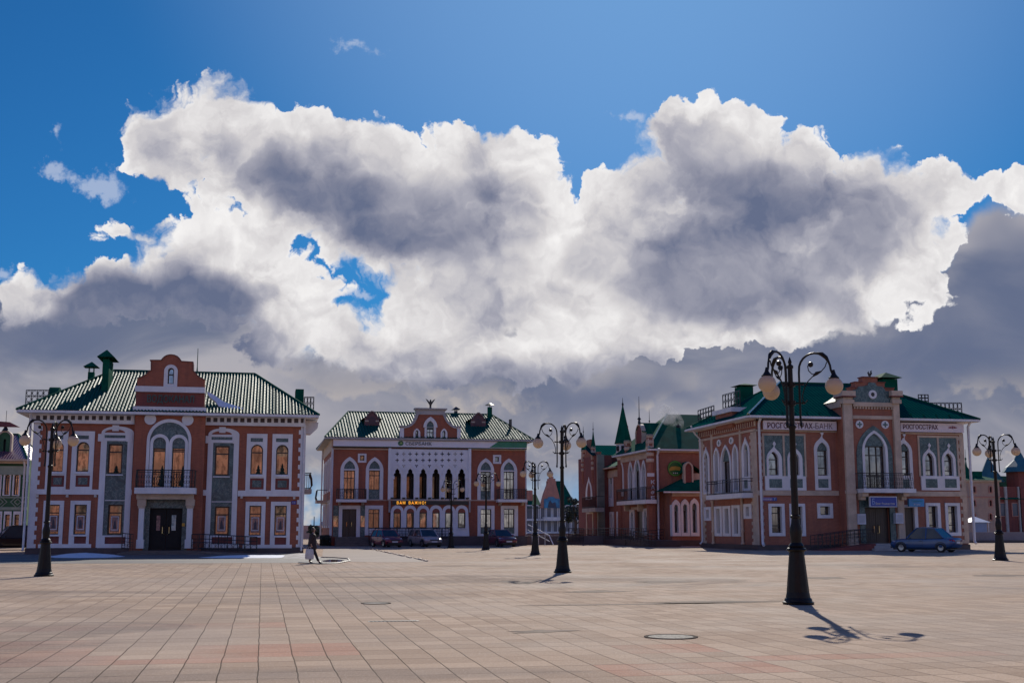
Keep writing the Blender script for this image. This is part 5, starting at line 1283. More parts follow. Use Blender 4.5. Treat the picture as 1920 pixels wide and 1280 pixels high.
FF = Face('left', XC); 
u, z1 = F6.uz(1316, 812); z0 = .3; m = MB(F6); m.tube([(u-.1, .9, z1+.6), (u-.1, .6, z1), (u-.1, .12, z1-.5), (u-.1, .12, z0+.2), (u-.1, .35, z0)], .08, 8); m.build('downpipe', PIPE, hC, smooth=True)
# --- projecting centre
def pil(px0, px1, yt, yb, sub=True):
    u0, u1, z0, z1 = FP.rect(px0, yt, px1, yb); z0 = 0
    o = MB(FP); o.box(u0, u1, -.95, .25, .9, z1); o.box(u0-.05, u1+.05, -.95, .32, 0, .9); o = o.build('pilaster', CREAM, hC)
    a = FP.uz(px0, 757)[1]; b = FP.uz(px0, 733.5)[1]
    m = MB(FP); m.box(u0-.12, u1+.12, -.95, .4, a, a+(b-a)*.3); m.box(u0-.05, u1+.05, -.95, .3, a+(b-a)*.3, a+(b-a)*.5); m.box(u0-.2, u1+.2, -.95, .5, a+(b-a)*.5, b); m.build('capital', CREAM, o)
    m = MB(FP); m.box(u0-.21, u1+.21, -.94, .51, a+(b-a)*.5, a+(b-a)*.6); m.build('brick_course', DRED, o)
    m = MB(FP); z_ = FP.uz(px0, 922)[1]; m.box(u0-.06, u1+.06, -.95, .33, z_-.12, z_+.12); m.build('moulding', CREAM, o)
pil(1584.5, 1600.5, 757, 1031); pil(1678, 1689.5, 757, 1031)
aI = (1620.6, 811.5, 1659, 915.5)
A1 = FP.shape('gothic', 1606, 797.6, 1673, 916); A2 = FP.shape('gothic', 1616.4, 806.7, 1664, 915.6); A3 = FP.shape('gothic', 1621, 812, 1659.5, 915.2)
aw = MB(FP).plate(A1, [[(a, max(b, A1[0][1]+.002)) for a, b in A2]], -.05, .05).build('great_arch', SLATE, hC)
window(FP, hC, (1616.4, 806.7, 1664, 915.6), (1621, 812, 1659.5, 915.2), ok='gothic', ik='gothic', glass=(836, 915), nv=2, bars=(853, 892), proud=.1, deep=.35)
cdw = FP.rect(1622.5, 951, 1669, 1018); cd = [(cdw[0], cdw[2]), (cdw[1], cdw[2]), (cdw[1], cdw[3]), (cdw[0], cdw[3])]
ztp = FP.uz(1634, 757)[1]
MB(FP).plate([(bx0, 0), (bx1, 0), (bx1, ztp), (bx0, ztp)], FP.holes+[cd], -.5, 0).build('wall', RED3, hC)
m = MB(); m.box(bx0+.002, bx0+.3, YC-.49, YC+1.5, 0, ztp); m.box(bx1-.3, bx1-.002, YC-.49, YC+1.5, 0, ztp); m.build('wall', RED3, hC)
MB(FP).plate(FP.shape('rect', 1612, 931, 1679, 1018), [[(a, max(b, cdw[2]+.003)) for a, b in cd]], -.1, .05).build('door_surround', SLATE, hC)
door = MB(FP); um = (cdw[0]+cdw[1])/2; door.box(cdw[0], um-.01, -.4, -.3, cdw[2], cdw[3]); door.box(um+.01, cdw[1], -.4, -.3, cdw[2], cdw[3])
for i in range(12): u = cdw[0]+(cdw[1]-cdw[0])*(i+.5)/12; door.box(u-.05, u+.05, -.31, -.285, cdw[2]+.1, cdw[3]-.1)
door = door.build('door', DOORM, hC); hd = MB(FP)
for s in (-1, 1): hd.tube([(um+s*.1, -.28, 1.2), (um+s*.2, -.18, 1.25), (um+s*.2, -.18, 1.75), (um+s*.1, -.28, 1.8)], .03)
hd.build('handle', HANDLE, door)
for cx, cy in ((1611, 795.3), (1659, 796)):
    u, z = FP.uz(cx, cy); r_ = .30
    q = MB(FP).plate([(u+r_*math.cos(a), z+r_*math.sin(a)) for a in [2*math.pi*k/20 for k in range(20)]], [], 0, .07).build('roundel', WHITE, hC)
    MB(FP).plate([(u+r_*.75*(.7+.3*math.cos(4*a))*math.cos(a), z+r_*.75*(.7+.3*math.cos(4*a))*math.sin(a)) for a in [2*math.pi*k/24 for k in range(24)]], [], .06, .085).build('quatrefoil', SLATE, q)
band(FP, hC, 1598, 779.3, 1678, 785.6, CREAM, .1, 'string_course'); band(FP, hC, 1597, 754.7, 1678, 762.5, CREAM, .22, 'cornice')
m = MB(FP); u0, u1, z0, z1 = FP.rect(1598, 762.5, 1678, 767)
for i in range(15): u = u0+(u1-u0)*(i+.3)/15; m.box(u, u+(u1-u0)/15*.5, -.01, .15, z0, z1+.01)
m.box(u0, u1, -.01, .05, z1-.03, z1+.02); m.build('dentils', CREAM, hC)
st = [(1594.5,756),(1594.5,726.5),(1602.5,726.5),(1602.5,716.5),(1616.5,716.5),(1616.5,707.3),(1645,707.8),(1645,717),(1658.5,717.5),(1658.5,727.5),(1675.5,728),(1675.5,757)]
si = [(1599,756),(1599,731),(1605,730),(1609,724.5),(1617,724),(1626,722.5),(1628,717),(1640,717.3),(1643,723.5),(1652,724.5),(1656.5,728),(1659.5,733),(1671,734),(1671,757)]
gb = MB(FP).plate([FP.uz(*p) for p in st], [], -.6, 0, back=True).build('stepped_gable', RED2, hC)
MB(FP).plate([FP.uz(*p) for p in si], [], 0, .08).build('panel', SLATE, gb)
for a, b, y in ((1593.5, 1603.5, 726.5), (1601.5, 1617.5, 716.5), (1615.5, 1646, 707.4), (1644, 1659.5, 717.2), (1657.5, 1676.5, 727.8)): band(FP, gb, a, y-1.3, b, y+.3, DRED, .1, 'coping', back=-.7)
u, z = FP.uz(1634.7, 739.6); r_ = .33
rw = MB(FP).plate([(u+r_*math.cos(a), z+r_*math.sin(a)) for a in [2*math.pi*k/24 for k in range(24)]], [[(u+r_*.48*math.cos(a), z+r_*.48*math.sin(a)) for a in [2*math.pi*k/20 for k in range(20)]]], .02, .16).build('round_window', WHITE, gb)
MB(FP).plate([(u+r_*.52*math.cos(a), z+r_*.52*math.sin(a)) for a in [2*math.pi*k/20 for k in range(20)]], [], .04, .1).build('pane', FRAME, rw)
b0 = onY(1631.5, 707, YC-1.3); m = MB(); m.ring([b0+Vector(v) for v in ((-.12, 0, .1), (0, 0, .2), (.1, 0, .32), (.06, 0, .45), (.16, 0, .5))], [.06, .11, .08, .05, .03], 6); m.ring([b0+Vector(v) for v in ((-.1, 0, .18), (-.18, 0, .32), (-.12, 0, .46))], [.05, .04, .015], 6); m.ring([b0+Vector(v) for v in ((0, 0, 0), (0, 0, .2))], .05, 6)
for s in (-.06, .08): m.ring([b0+Vector((s, 0, .2)), b0+Vector((s*1.5, .05, .42))], [.06, .01], 5)
m.build('beast_figure', BR, gb)
# cornice and roof running back from the centre
zc0 = FP.uz(1590, 757)[1]; 
for xx in (bx0-.12, bx1-.1):
    m = MB(); m.box(xx, xx+.22, YC-1.0, YC+3.0, zc0-.25, zc0+.2); m.build('cornice', CREAM, hC)
zpk = zc0+1.0; ym = YC+6.2; mx = (bx0+bx1)/2
SHN = ROOFG
roof([[Vector((bx0-.2, YC-.45, zc0+.22)), Vector((mx, YC-.45, zpk+.3)), Vector((mx, ym, zpk+.3)), Vector((bx0-.2, ym-1.5, zc0+.22))], [Vector((bx1+.2, YC-.45, zc0+.22)), Vector((mx, YC-.45, zpk+.3)), Vector((mx, ym, zpk+.3)), Vector((bx1+.2, ym-1.5, zc0+.22))]], hC, ROOFG, 'saddle_roof')
balc = band(FP, hC, 1605, 916.5, 1702, 924, WHITE, 1.2, 'balcony')
railing(FP, balc, 1603, 1696, 888, 915.8, 1.12, bow=.12, n=22)
for a in (1606, 1682):
    u0, u1, z0, z1 = FP.rect(a, 924, a+11, 937); m = MB(FP); m.box(u0, u1, 0, .95, (z0+z1)/2, z1); m.box(u0+.05, u1-.05, 0, .6, z0, (z0+z1)/2); m.build('bracket', CREAM, balc)
# signs
s1 = band(F5, hC, 1428, 789.5, 1564.5, 806.3, SGP, .36, 'sign_board', back=.22)
DRL = flat('sign_dark_red', (.10, .012, .03), .4)
text_mesh(F5, s1, 'РОСГОССТРАХ', 1435, 792.8, 1519.5, 803.8, DRL, 'lettering', w=.39, depth=.02, bold=.014)
text_mesh(F5, s1, '-БАНК', 1520.5, 793.8, 1556.5, 804.5, flat('sign_grey_brown', (.14, .07, .09), .4), 'lettering', w=.39, depth=.02, bold=-.005)
s2 = band(F5, hC, 1684.5, 793.5, 1802, 810.5, SGP, .36, 'sign_board', back=.22)
text_mesh(F5, s2, 'РОСГОССТРАХ', 1688.5, 796, 1753.5, 805.2, DRL, 'lettering', w=.39, depth=.02, bold=.012)
u, z = F5.uz(1781, 801.8); m = MB(F5)
for s in (-1, 1): m.plate([(u+s*.1, z-.07), (u+s*.33, z-.05), (u+s*.36, z+.01), (u+s*.2, z+.05), (u+s*.1, z+.1)][::s], [], .36, .39)
for k in range(3): m.plate([(u-.04+.04*k*0, z-.1), (u+.05, z-.1), (u+.05+.02*k, z+.05), (u+.02, z+.13), (u-.05, z+.05)], [], .36, .39) if k == 0 else None
m.build('winged_emblem', flat('emblem_red', (.25, .05, .07), .4), s2)
p1 = band(F5, hC, 1428, 932, 1455.5, 938.6, flat('street_plate_violet', (.22, .14, .36), .35), .08, 'street_plate')
band(F5, p1, 1447.5, 932, 1455.5, 938.6, flat('street_plate_blue', (.02, .06, .3), .35), .095, 'number_field', back=.05)
text_mesh(F5, p1, 'Вознесенская', 1429.5, 933.5, 1445.5, 936.8, WHITE, 'lettering', w=.1, depth=.01); text_mesh(F5, p1, '7', 1450.2, 933.4, 1452.8, 937.2, WHITE, 'lettering', w=.11, depth=.01)
BLU = flat('sign_blue', (.008, .045, .36), .3)
p2 = band(FP, hC, 1621.3, 930.5, 1672.5, 950.5, flat('sign_rim', (.6, .62, .7), .3), .75, 'blue_sign', back=.6)
band(FP, p2, 1623, 932.3, 1670.8, 948.8, BLU, .77, 'sign_face', back=.6)
text_mesh(FP, p2, 'Банк', 1632, 941.6, 1641, 946, WHITE, 'lettering', w=.8, depth=.01, bold=.01); text_mesh(FP, p2, 'Йошкар-Ола', 1643, 941.6, 1667, 946.3, WHITE, 'lettering', w=.8, depth=.01, bold=.01); text_mesh(FP, p2, 'Б', 1625.5, 934.5, 1630.5, 945.5, flat('sign_pale_blue', (.3, .45, .75), .3), 'lettering', w=.8, depth=.01)
p3 = band(F5, hC, 1692.5, 935, 1721, 949.5, flat('sign_cyan', (.03, .26, .55), .3), .9, 'small_sign', back=.7)
text_mesh(F5, p3, 'Страхование', 1699, 937.5, 1718, 941, flat('sign_teal', (.02, .4, .5), .3), 'lettering', w=.93, depth=.01); text_mesh(F5, p3, '24 часа', 1701, 944, 1713, 947, WHITE, 'lettering', w=.93, depth=.01)
for a in ((1604, 963, 1618, 982.5), (1674.5, 961.5, 1688, 981)): 
    q = band(FP, hC, *a, flat('white_box', (.6, .62, .7), .4), .45, 'notice_box', back=.0)
    band(FP, q, a[0]+1.5, a[1]+2.5, a[2]-1.5, a[3]-3, flat('paper', (.45, .47, .52), .5), .465, 'notice', back=.4)
# steps, ramp and its railing left of the door
u0, u1 = FP.rect(1624, 1018, 1690, 1030)[:2]; m = MB(FP); zd = cdw[2]
for i in range(3): m.box(u0-.2*i, u1+.2*i, -.45, 1.3+.35*i, zd*(2-i)/3, zd*(3-i)/3-.004)
m.build('steps', GREYSTONE, hC)
ra, rb = F5.uz(1505, 1020)[0], FP.uz(1622, 1020)[0]
m = MB(F5); m.add([(ra, 1.2, 0), (rb, 1.2, 0), (rb, 1.2, zd), (ra, 2.6, 0), (rb, 2.6, 0), (rb, 2.6, zd)], [(0,1,2),(3,4,5),(0,1,4,3),(1,2,5,4),(2,0,3,5)]); m.build('ramp', DRED, hC)
rail_run(F5, hC, [(ra, .05), (rb-1, zd), (rb, zd)], 2.5, n=14); rail_run(F5, hC, [(ra, .05), (rb-1, zd), (rb, zd)], 1.3, n=14, rings=False)
# --- roof
ov = .95
e0 = onY(1412, 777.5, YC-ov); ze = onY(1500, 779.5, YC-ov).z; e1 = onY(1838, 786, YC-ov)
ryc = (YC+yfar)/2; r0 = onY(1462, 717.5, ryc); zr = r0.z
hip_roof(hC, XC-ov, e1.x, YC-ov, yfar+ov, ze, zr, r0.x, e1.x-(ryc-YC)*.92, ryc, ROOFDK)
snow_guard(hC, XC+1, bx0-.5, YC-.4, ze+.2); snow_guard(hC, bx1+.5, e1.x-1.2, YC-.4, ze+.2)
# glinting hip strip
m = MB(); m.ring([Vector((XC-ov, YC-ov, ze+.04)), Vector((r0.x, ryc, zr+.04))], .11, 6); m.build('hip_strip', principled('bare_metal', (.6, .62, .55), .2, 1.0, build=vary((.6, .62, .55), .2, 2)), hC)
chimney(hC, 1390, 1412.5, 724, 752, YC+9.0, 1.4, caph=.22, gap=.1, capw=.3)
chimney(hC, 1656, 1683, 710.5, 735, YC+3.6, 2.2, caph=.5, gap=.12, capw=.3)
# rails along the left slope and right slope
p = [onX(x, y, XC+.6) for x, y in ((1388, 759), (1355.5, 767))]
def rail3(root, p, q, h, n, name='roof_railing'):
    m = MB(); up = Vector((0, 0, h))
    for k in (0, .5, 1): m.ring([p+up*k, q+up*k], .03, 5)
    for i in range(n+1):
        a = p+(q-p)*(i/n); m.ring([a-Vector((0, 0, .5)), a+up], .035, 5)
        if i < n:
            c = p+(q-p)*((i+.5)/n); dx = (q-p)/n*.42
            for kz in (.25, .75): m.ring([c+up*kz+dx*math.cos(t)+up*.22*math.sin(t) for t in [2*math.pi*j/8 for j in range(8)]], .02, 4, True)
    return m.build(name, IRON, root)
rail3(hC, p[0], p[1], 1.15, 6)
p = [onX(x, y, XC+.3) for x, y in ((1339, 777), (1309, 786))]; rail3(hC, p[0], p[1], .75, 6)
p, q = onY(1722, 752, YC+6.5), onY(1741, 752, YC+6.5); rail3(hC, p, q, .55, 3)
p, q = onY(1742, 778, YC+4.5), onY(1804, 778, YC+4.5); rail3(hC, p, q, 1.0, 8)
# wall dormer on the left side
a = onX(1342, 790, XC-.3); b = onX(1373, 785, XC-.3); zt1 = onX(1373, 763, XC-.3).z
m = MB(); m.box(XC-.3, XC+2.2, b.y, a.y, ze-.5, zt1-.35); wd = m.build('wall_dormer', RED2, hC); m = MB(); m.box(XC-.5, XC+2.3, b.y-.25, a.y+.25, zt1-.35, zt1); m.build('cornice', WHITE, wd)

# ================================================================== CAFE BUILDING with turrets
cg = ground(1228, 1022.5); YD, XD = cg.y, cg.x
F7 = Face('front', YD); F8 = Face('left', XD)
hD = thing('cafe_house', (XD+4, YD, 0), 'dark red café with green spires, vertical white letters and round green sign', 'café')
zt = F7.uz(1260, 842)[1]; xd1 = F7.uz(1345, 900)[0]
yD1 = onX(1160, 900, XD).y            # back end of the near wing
def gw(F, root, o, i, **k): return window(F, root, o, i, ok='gothicl', ik='gothicl', deep=.25, **k)
F8.holes = []
gw(F8, hD, (1178.3, 864.5, 1187.5, 937), (1180.5, 870, 1185.8, 936), glass=(882, 936))
gw(F8, hD, (1188.2, 855, 1203, 937), (1191, 862, 1200.4, 936), glass=(882, 936), nv=1)
gw(F8, hD, (1203.6, 861.5, 1211.8, 937), (1205.4, 868, 1210.2, 936), glass=(880, 936))
gw(F8, hD, (1161.3, 863.5, 1170, 930), (1163.6, 869, 1168.3, 922), glass=(882, 921))
window(F8, hD, (1181.5, 954.5, 1190.3, 1010), (1183.6, 958, 1188.6, 1003), ok='rect', ik='gothicl', glass=(966, 1003))
window(F8, hD, (1206, 952.5, 1216, 1003), (1208.3, 956, 1214, 998), ok='rect', ik='gothicl', glass=(962, 998))
dq = F8.rect(1192.5, 957, 1205, 1013); dh = [(dq[0], dq[2]), (dq[1], dq[2]), (dq[1], dq[3]), (dq[0], dq[3])]
MB(F8).plate([(-yD1, 0), (-YD-.01, 0), (-YD-.01, zt), (-yD1, zt)], F8.holes+[dh], -.3, 0).build('wall', RED2, hD)
MB(F8).box(dq[0], dq[1], -.28, -.2, dq[2], dq[3]).build('door', DOORM, hD)
uu = F8.rect(1204, 905, 1212, 960)
# small arch over the door and side pilasters
m = MB(F8); m.box(dq[0]-.5, dq[1]+.5, 0, .3, dq[3]+.1, dq[3]+.35); m.build('door_hood', CREAM, hD)
for px_ in (1180, 1205.5):
    u, z1 = F8.uz(px_, 950); m = MB(F8); m.box(u-.2, u+.2, 0, .5, z1-.4, z1+.25); m.build('bracket', CREAM, hD)
# front wall
F7.holes = []
MB(F7).plate([(XD, 0), (xd1, 0), (xd1, zt), (XD, zt)], [], -.3, 0).build('wall', RED2, hD)
band(F7, hD, 1229, 841, 1345, 848.5, CREAM, .1, 'frieze'); 
m = MB(); m.box(XD+.31, xd1, yD1+12-.3, yD1+12, 0, zt); m.box(xd1-.3, xd1, YD+.31, yD1+11.6, 0, zt); m.build('wall', RED2, hD)
band(F7, hD, 1229, 1014.5, 1345, 1022.5, PLINTH, .12, 'plinth')
# plain round sign with green field and orange sash (figures on the original left out)
u, z = F7.uz(1265.3, 878); r_ = F7.uz(1279.3, 878)[0]-u
circ = lambda k, a0=0, a1=2*math.pi, n=28: [(u+r_*k*math.cos(a0+(a1-a0)*i/n), z+r_*k*math.sin(a0+(a1-a0)*i/n)) for i in range(n+(0 if a1-a0 > 6.2 else 1))]
sg = MB(F7).plate(circ(1), [], 0, .14, back=True).build('round_sign', flat('sign_leaf_green', (.02, .14, .03), .35), hD)
MB(F7).plate(circ(.93), [circ(.84)], .13, .155).build('sign_ring', flat('sign_bright_green', (.12, .42, .06), .35), sg)
sash = [(u-r_*.82, z-r_*.05), (u-r_*.55, z+r_*.22), (u, z+r_*.30), (u+r_*.55, z+r_*.22), (u+r_*.82, z-r_*.05), (u+r_*.78, z-r_*.30), (u, z-r_*.18), (u-r_*.78, z-r_*.30)]
MB(F7).plate(sash, [], .13, .17).build('sign_sash', flat('sign_orange', (.62, .33, .05), .35), sg)
for k in (-1, 0, 1):
    MB(F7).plate([(u+k*.25*r_+.07*math.cos(a)*r_, z-.58*r_+.09*math.sin(a)*r_) for a in [2*math.pi*i/8 for i in range(8)]], [], .13, .16).build('sign_dot', WHITE, sg)
# downpipe, corner turret shaft with КАФЕ
downpipe(F7, hD, 1231.5, 846, 1016, 1233.5, w=.15, r=.11)
tx, ty = XD-.1, YD-.1
def turret(root, x, y, zb, zsh, zcone, ztip, zneedle, r, mat=RED2, sides=8, bands=5, square=False):
    m = MB(); pr = [(r, zb), (r, zsh)]
    m.lathe((x, y, 0), pr, sides); t = m.build('turret', mat, root)
    b = MB(); h = zsh-zb
    for k in range(bands):
        z_ = zb+h*(.42+.58*k/(bands-1)) if bands > 1 else zsh
        b = MB(); b.lathe((x, y, z_-.16), [(r*1.12, 0), (r*1.25, .08), (r*1.25, .24), (r*1.1, .32)], sides); b.build('moulding', CREAM, t)
    for k in range(4):
        a = math.pi/4+math.pi/2*k; b = MB(); b.box(x+r*math.cos(a)-.06, x+r*math.cos(a)+.06, y+r*math.sin(a)-.06, y+r*math.sin(a)+.06, zb+h*.66, zb+h*.94); b.build('rib', CREAM, t)
    c = MB(); c.lathe((x, y, zsh), [(r*1.35, 0), (r*1.25, .05), (r*.62, (ztip-zsh)*.5), (.03, ztip-zsh)], sides); c.build('spire', FLATG, t)
    n = MB(); n.lathe((x, y, ztip-.1), [(.035, 0), (.03, .2), (.09, .28), (.03, .36), (.012, zneedle-ztip)], 6); n.build('finial', IRON, t)
    return t
zz = lambda px, py, Y: onY(px, py, Y).z
r1 = (onY(1226, 850, YD)-onY(1212.5, 850, YD)).length/2
xt = onY(1219.3, 850, YD-.1).x
turret(hD, xt, YD-.1+r1*.3, zz(1219, 896, YD), zz(1219, 817, YD), 0, zz(1216.5, 793, YD), zz(1216, 766, YD), r1*.9)
pl_ = MB(); pl_.box(xt-r1*.85, xt+r1*.95, YD-.25, YD+r1, 0, zz(1219, 896, YD)); pl_.build('corner_pilaster', RED2, hD)
band(Face('front', YD-.27), hD, 1213.5, 886.5, 1226.5, 893, WHITE, .06, 'moulding')
FPl = Face('front', YD-.26)
for ch, y in zip('КАФЕ', (903, 913, 923, 933)): text_mesh(FPl, hD, ch, 1220.3, y-3.6, 1227.4, y+3.6, WHITE, 'cafe_letter', w=.08, depth=.05, bold=.02)
m = MB(F8); u_ = F8.uz(1213, 900)[0]; m.box(-YD-.1, -YD+.0, -.01, .12, .4, F8.uz(1213, 955)[1]); m.build('pilaster_white', WHITE, hD)
# eaves and roofs: big hip behind, low slope over the left side
zr_ = onY(1290, 777, YD+5.5).z; ex = XD-.6
e = Vector((ex, YD-.5, zt+.02)); rdg0 = Vector((onY(1251, 779, YD+5.5).x, YD+5.5, zr_)); xr1 = xd1+.5
roof([[e, Vector((xr1, YD-.5, zt+.02)), Vector((xr1, YD+5.5, zr_)), rdg0], [e, rdg0, Vector((ex, YD+11.5, zt+.02))], [rdg0, Vector((xr1, YD+5.5, zr_)), Vector((xr1, YD+11.5, zt+.02)), Vector((ex, YD+11.5, zt+.02))]], hD, FLATG)
m = MB(); m.box(ex, xr1, YD-.5, YD-.38, zt-.15, zt); m.box(ex, ex+.12, YD-.38, yD1+.3, zt-.15, zt); m.add([(ex, YD-.5, zt-.17), (xr1, YD-.5, zt-.17), (xr1, YD, zt-.17), (XD, YD, zt-.17), (XD, yD1, zt-.17), (ex, yD1, zt-.17)], [(0,1,2,3),(0,3,4,5)], raw=True); m.build('gutter', WHITE, hD)
m = MB(); m.ring([e+Vector((0, 0, .05)), rdg0+Vector((0, 0, .05))], .07, 6); m.build('hip_strip', flat('pale_green_metal', (.22, .38, .32), .35), hD)
band(F8, hD, 1160, 845, 1211, 851, CREAM, .1, 'frieze') if False else MB(F8).box(-yD1, -YD-.02, 0, .1, zt-.75, zt-.2).build('frieze', CREAM, hD)
# roof dormer with pinnacle on the left slope
a = onX(1193.5, 830, XD+.3); b = onX(1205, 830, XD+.3); z0 = a.z-.2; z1 = onX(1199, 797, XD+.3).z
Fd = Face('left', XD+.3); sh = shape('round', -a.y, -b.y, z0, z1)
dm = MB(Fd).plate(sh, [], -.3, 0, back=True).build('dormer', DRED, hD); MB(Fd).plate(scaled(sh, .12), [sh], -.3, .1, back=True).build('dormer_arch', CREAM, dm)
roof([[Vector((XD+.2, a.y+.2, z0+(z1-z0)*.6)), Vector((XD+.2, (a.y+b.y)/2, z1+.25)), Vector((XD+5, (a.y+b.y)/2, z1+.25)), Vector((XD+5, a.y+.2, z0+(z1-z0)*.6))], [Vector((XD+.2, b.y-.2, z0+(z1-z0)*.6)), Vector((XD+.2, (a.y+b.y)/2, z1+.25)), Vector((XD+5, (a.y+b.y)/2, z1+.25)), Vector((XD+5, b.y-.2, z0+(z1-z0)*.6))]], dm, FLATG, 'saddle_roof')
m = MB(); m.box(XD+.55, XD+3, b.y+.02, a.y-.02, z0, z0+(z1-z0)*.62); m.build('cheek', CREAM, dm)
m = MB(); m.lathe((XD+.3, (a.y+b.y)/2, z1+.2), [(.16, 0), (.1, .3), (.2, .4), (.05, .6), (.02, 2.6)], 8); m.build('finial', IRON, dm)
# balcony on the left side
zs_ = F8.uz(1190, 939)[1]; FBa = Face('left', XD-1.0); u0 = FBa.uz(1157, 938)[0]; u1 = FBa.uz(1211.5, 938)[0]
bl = MB(F8).box(u0, u1, 0, 1.05, zs_-.35, zs_).build('balcony', WHITE, hD)
m = MB(F8)
for z_ in (1.15, 1.0, .1): m.tube([(u0, 0, zs_+z_), (u0, 1.0, zs_+z_), (u1, 1.0, zs_+z_), (u1, 0, zs_+z_)], .03, 5)
for i in range(25): u = u0+(u1-u0)*i/24; m.tube([(u, 1.0, zs_), (u, 1.0, zs_+1.15)], .05 if i % 6 == 0 else .028, 5)
m.build('balcony_railing', IRON, bl)
# big spire on a white drum, half way down the left side
Ys = onX(1163, 900, XD).y; xs = XD+.2
zb_ = onY(1166, 853, Ys).z; zd_ = onY(1166, 831, Ys).z; ztp_ = onY(1168, 760, Ys).z; rr = (onY(1184, 830, Ys)-onY(1154, 830, Ys)).length/2
xc_ = onY(1168.6, 831, Ys).x
m = MB(); m.lathe((xc_, Ys, 0), [(rr*.78, 0), (rr*.78, zb_)], 8); tw = m.build('tower', RED2, hD)
m = MB(); m.lathe((xc_, Ys, zb_-.5), [(rr*.78, 0), (rr*1.0, .5), (rr*.9, .55), (rr*.9, zd_-zb_+.4), (rr*1.05, zd_-zb_+.5)], 8); m.build('drum', WHITE, tw)
m = MB(); m.lathe((xc_, Ys, zd_), [(rr*1.12, -.05), (rr*1.05, .1), (rr*.5, (ztp_-zd_)*.55), (.05, ztp_-zd_)], 4 if False else 8); m.build('spire', FLATG, tw)
m = MB(); m.lathe((xc_, Ys, ztp_-.1), [(.06, 0), (.12, .25), (.04, .4), (.015, .9)], 6); m.build('finial', IRON, tw)
for k in range(4):
    a_ = -math.pi/2+(k-1.5)*.75; q = MB(); px_ = xc_+rr*.87*math.cos(a_); py_ = Ys+rr*.87*math.sin(a_); q.box(px_-.14, px_+.14, py_-.14, py_+.14, (zb_+zd_)/2-.2, (zb_+zd_)/2+.3); q.build('opening', DARKI, tw)
Yq = Ys-3.5; rq = (onY(1184, 828, Yq)-onY(1169, 828, Yq)).length/2*.8
turret(hD, onY(1177, 828, Yq).x, Yq, zz(1177, 850, Yq), zz(1177, 828, Yq), 0, zz(1175.5, 803, Yq), zz(1175.5, 795, Yq), rq, bands=2)
# set-back link behind the tower
Xl = XD+.35; yD2 = onX(1142, 900, Xl).y; F9 = Face('left', Xl); zl = onX(1150, 876, Xl).z; F9.holes = []
window(F9, hD, (1141.8, 891, 1150.3, 949), (1143.8, 896, 1148.4, 934), glass=(906, 934))
for o in ((1143.7, 959, 1151.6, 1006), (1157, 958.5, 1165.4, 1006)): window(F9 if o[0] < 1152 else F8, hD, o, (o[0]+2.2, 963, o[2]-2.2, 1001), ok='rect', ik='gothicl', glass=(972, 1000), cutwall=o[0] < 1152)
MB(F9).plate([(-yD2, 0), (-yD1-.01, 0), (-yD1-.01, zl), (-yD2, zl)], F9.holes, -.3, 0).build('wall', RED2, hD)
roof([[Vector((Xl-.7, yD1, zl)), Vector((Xl-.7, yD2+1, zl)), Vector((Xl+4, yD2+1, zl+2.2)), Vector((Xl+4, yD1, zl+2.2))]], hD, FLATG, 'lower_roof')
m = MB(); m.box(Xl-.7, Xl-.58, yD1, yD2, zl-.14, zl-.01); m.box(Xl-.15, Xl-.001, yD1, yD2, zl-1.0, zl-.3); m.build('gutter', CREAM, hD)
# tiled roof further back
zq0 = onY(1135, 854, yD2+1).z; zq1 = onY(1135, 834.5, yD2+5).z; xq0, xq1 = onY(1116, 845, yD2+1).x, onY(1156, 845, yD2+1).x
roof([[Vector((xq0-.5, yD2+.6, zq0)), Vector((xq1+3, yD2+.6, zq0)), Vector((xq1+3, yD2+5, zq1)), Vector((xq0-.5, yD2+5, zq1))]], hD, ROOFDK, 'tiled_roof')
m = MB(); m.box(xq0, xq1+3, yD2+1, yD2+8, 0, zq0-.02); m.build('wall', DRED, hD)  # dark brick tone paints the shade on this wall
# forward wing with its own turrets
yE = yD2; XE = onY(1123, 950, yE).x; F10 = Face('left', XE); F11 = Face('front', yE); yE1 = onX(1091, 900, XE).y
zE = onX(1105, 850, XE).z
MB(F11).plate([(XE, 0), (Xl+.3, 0), (Xl+.3, zq0), (XE, zq0)], [], -.3, 0).build('wall', DRED, hD)  # darker brick than the side face, its shade put into the colour
F10.holes = []
window(F10, hD, (1098.8, 893, 1111.5, 936), (1102, 903, 1108.5, 935), ok='ogee', ik='gothicl', glass=(912, 935))
dq = F10.rect(1102.5, 963, 1112.5, 1012); dh = [(dq[0], dq[2]), (dq[1], dq[2]), (dq[1], dq[3]), (dq[0], dq[3])]
MB(F10).plate([(-yE1, 0), (-yE-.01, 0), (-yE-.01, zE), (-yE1, zE)], F10.holes+[dh], -.3, 0).build('wall', RED2, hD)
MB(F10).box(dq[0], dq[1], -.28, -.2, dq[2], dq[3]).build('door', DOORM, hD)
MB(F10).plate([(dq[0]-.35, dq[2]), (dq[1]+.35, dq[2]), (dq[1]+.35, dq[3]+.3), (dq[0]-.35, dq[3]+.3)], [[(dq[0], dq[2]+.002), (dq[1], dq[2]+.002), (dq[1], dq[3]), (dq[0], dq[3])]], 0, .12).build('door_surround', CREAM, hD)
st_ = []
u0, u1 = -onX(1098, 850, XE).y, -onX(1108, 850, XE).y
m = MB(F10); m.box(u0, u1, -.4, .0, zE, onX(1103, 838, XE).z); m.box(u0+(u1-u0)*.2, u0+(u1-u0)*.8, -.4, .0, onX(1103, 838, XE).z, onX(1103, 824, XE).z); m.build('stepped_parapet', RED2, hD)
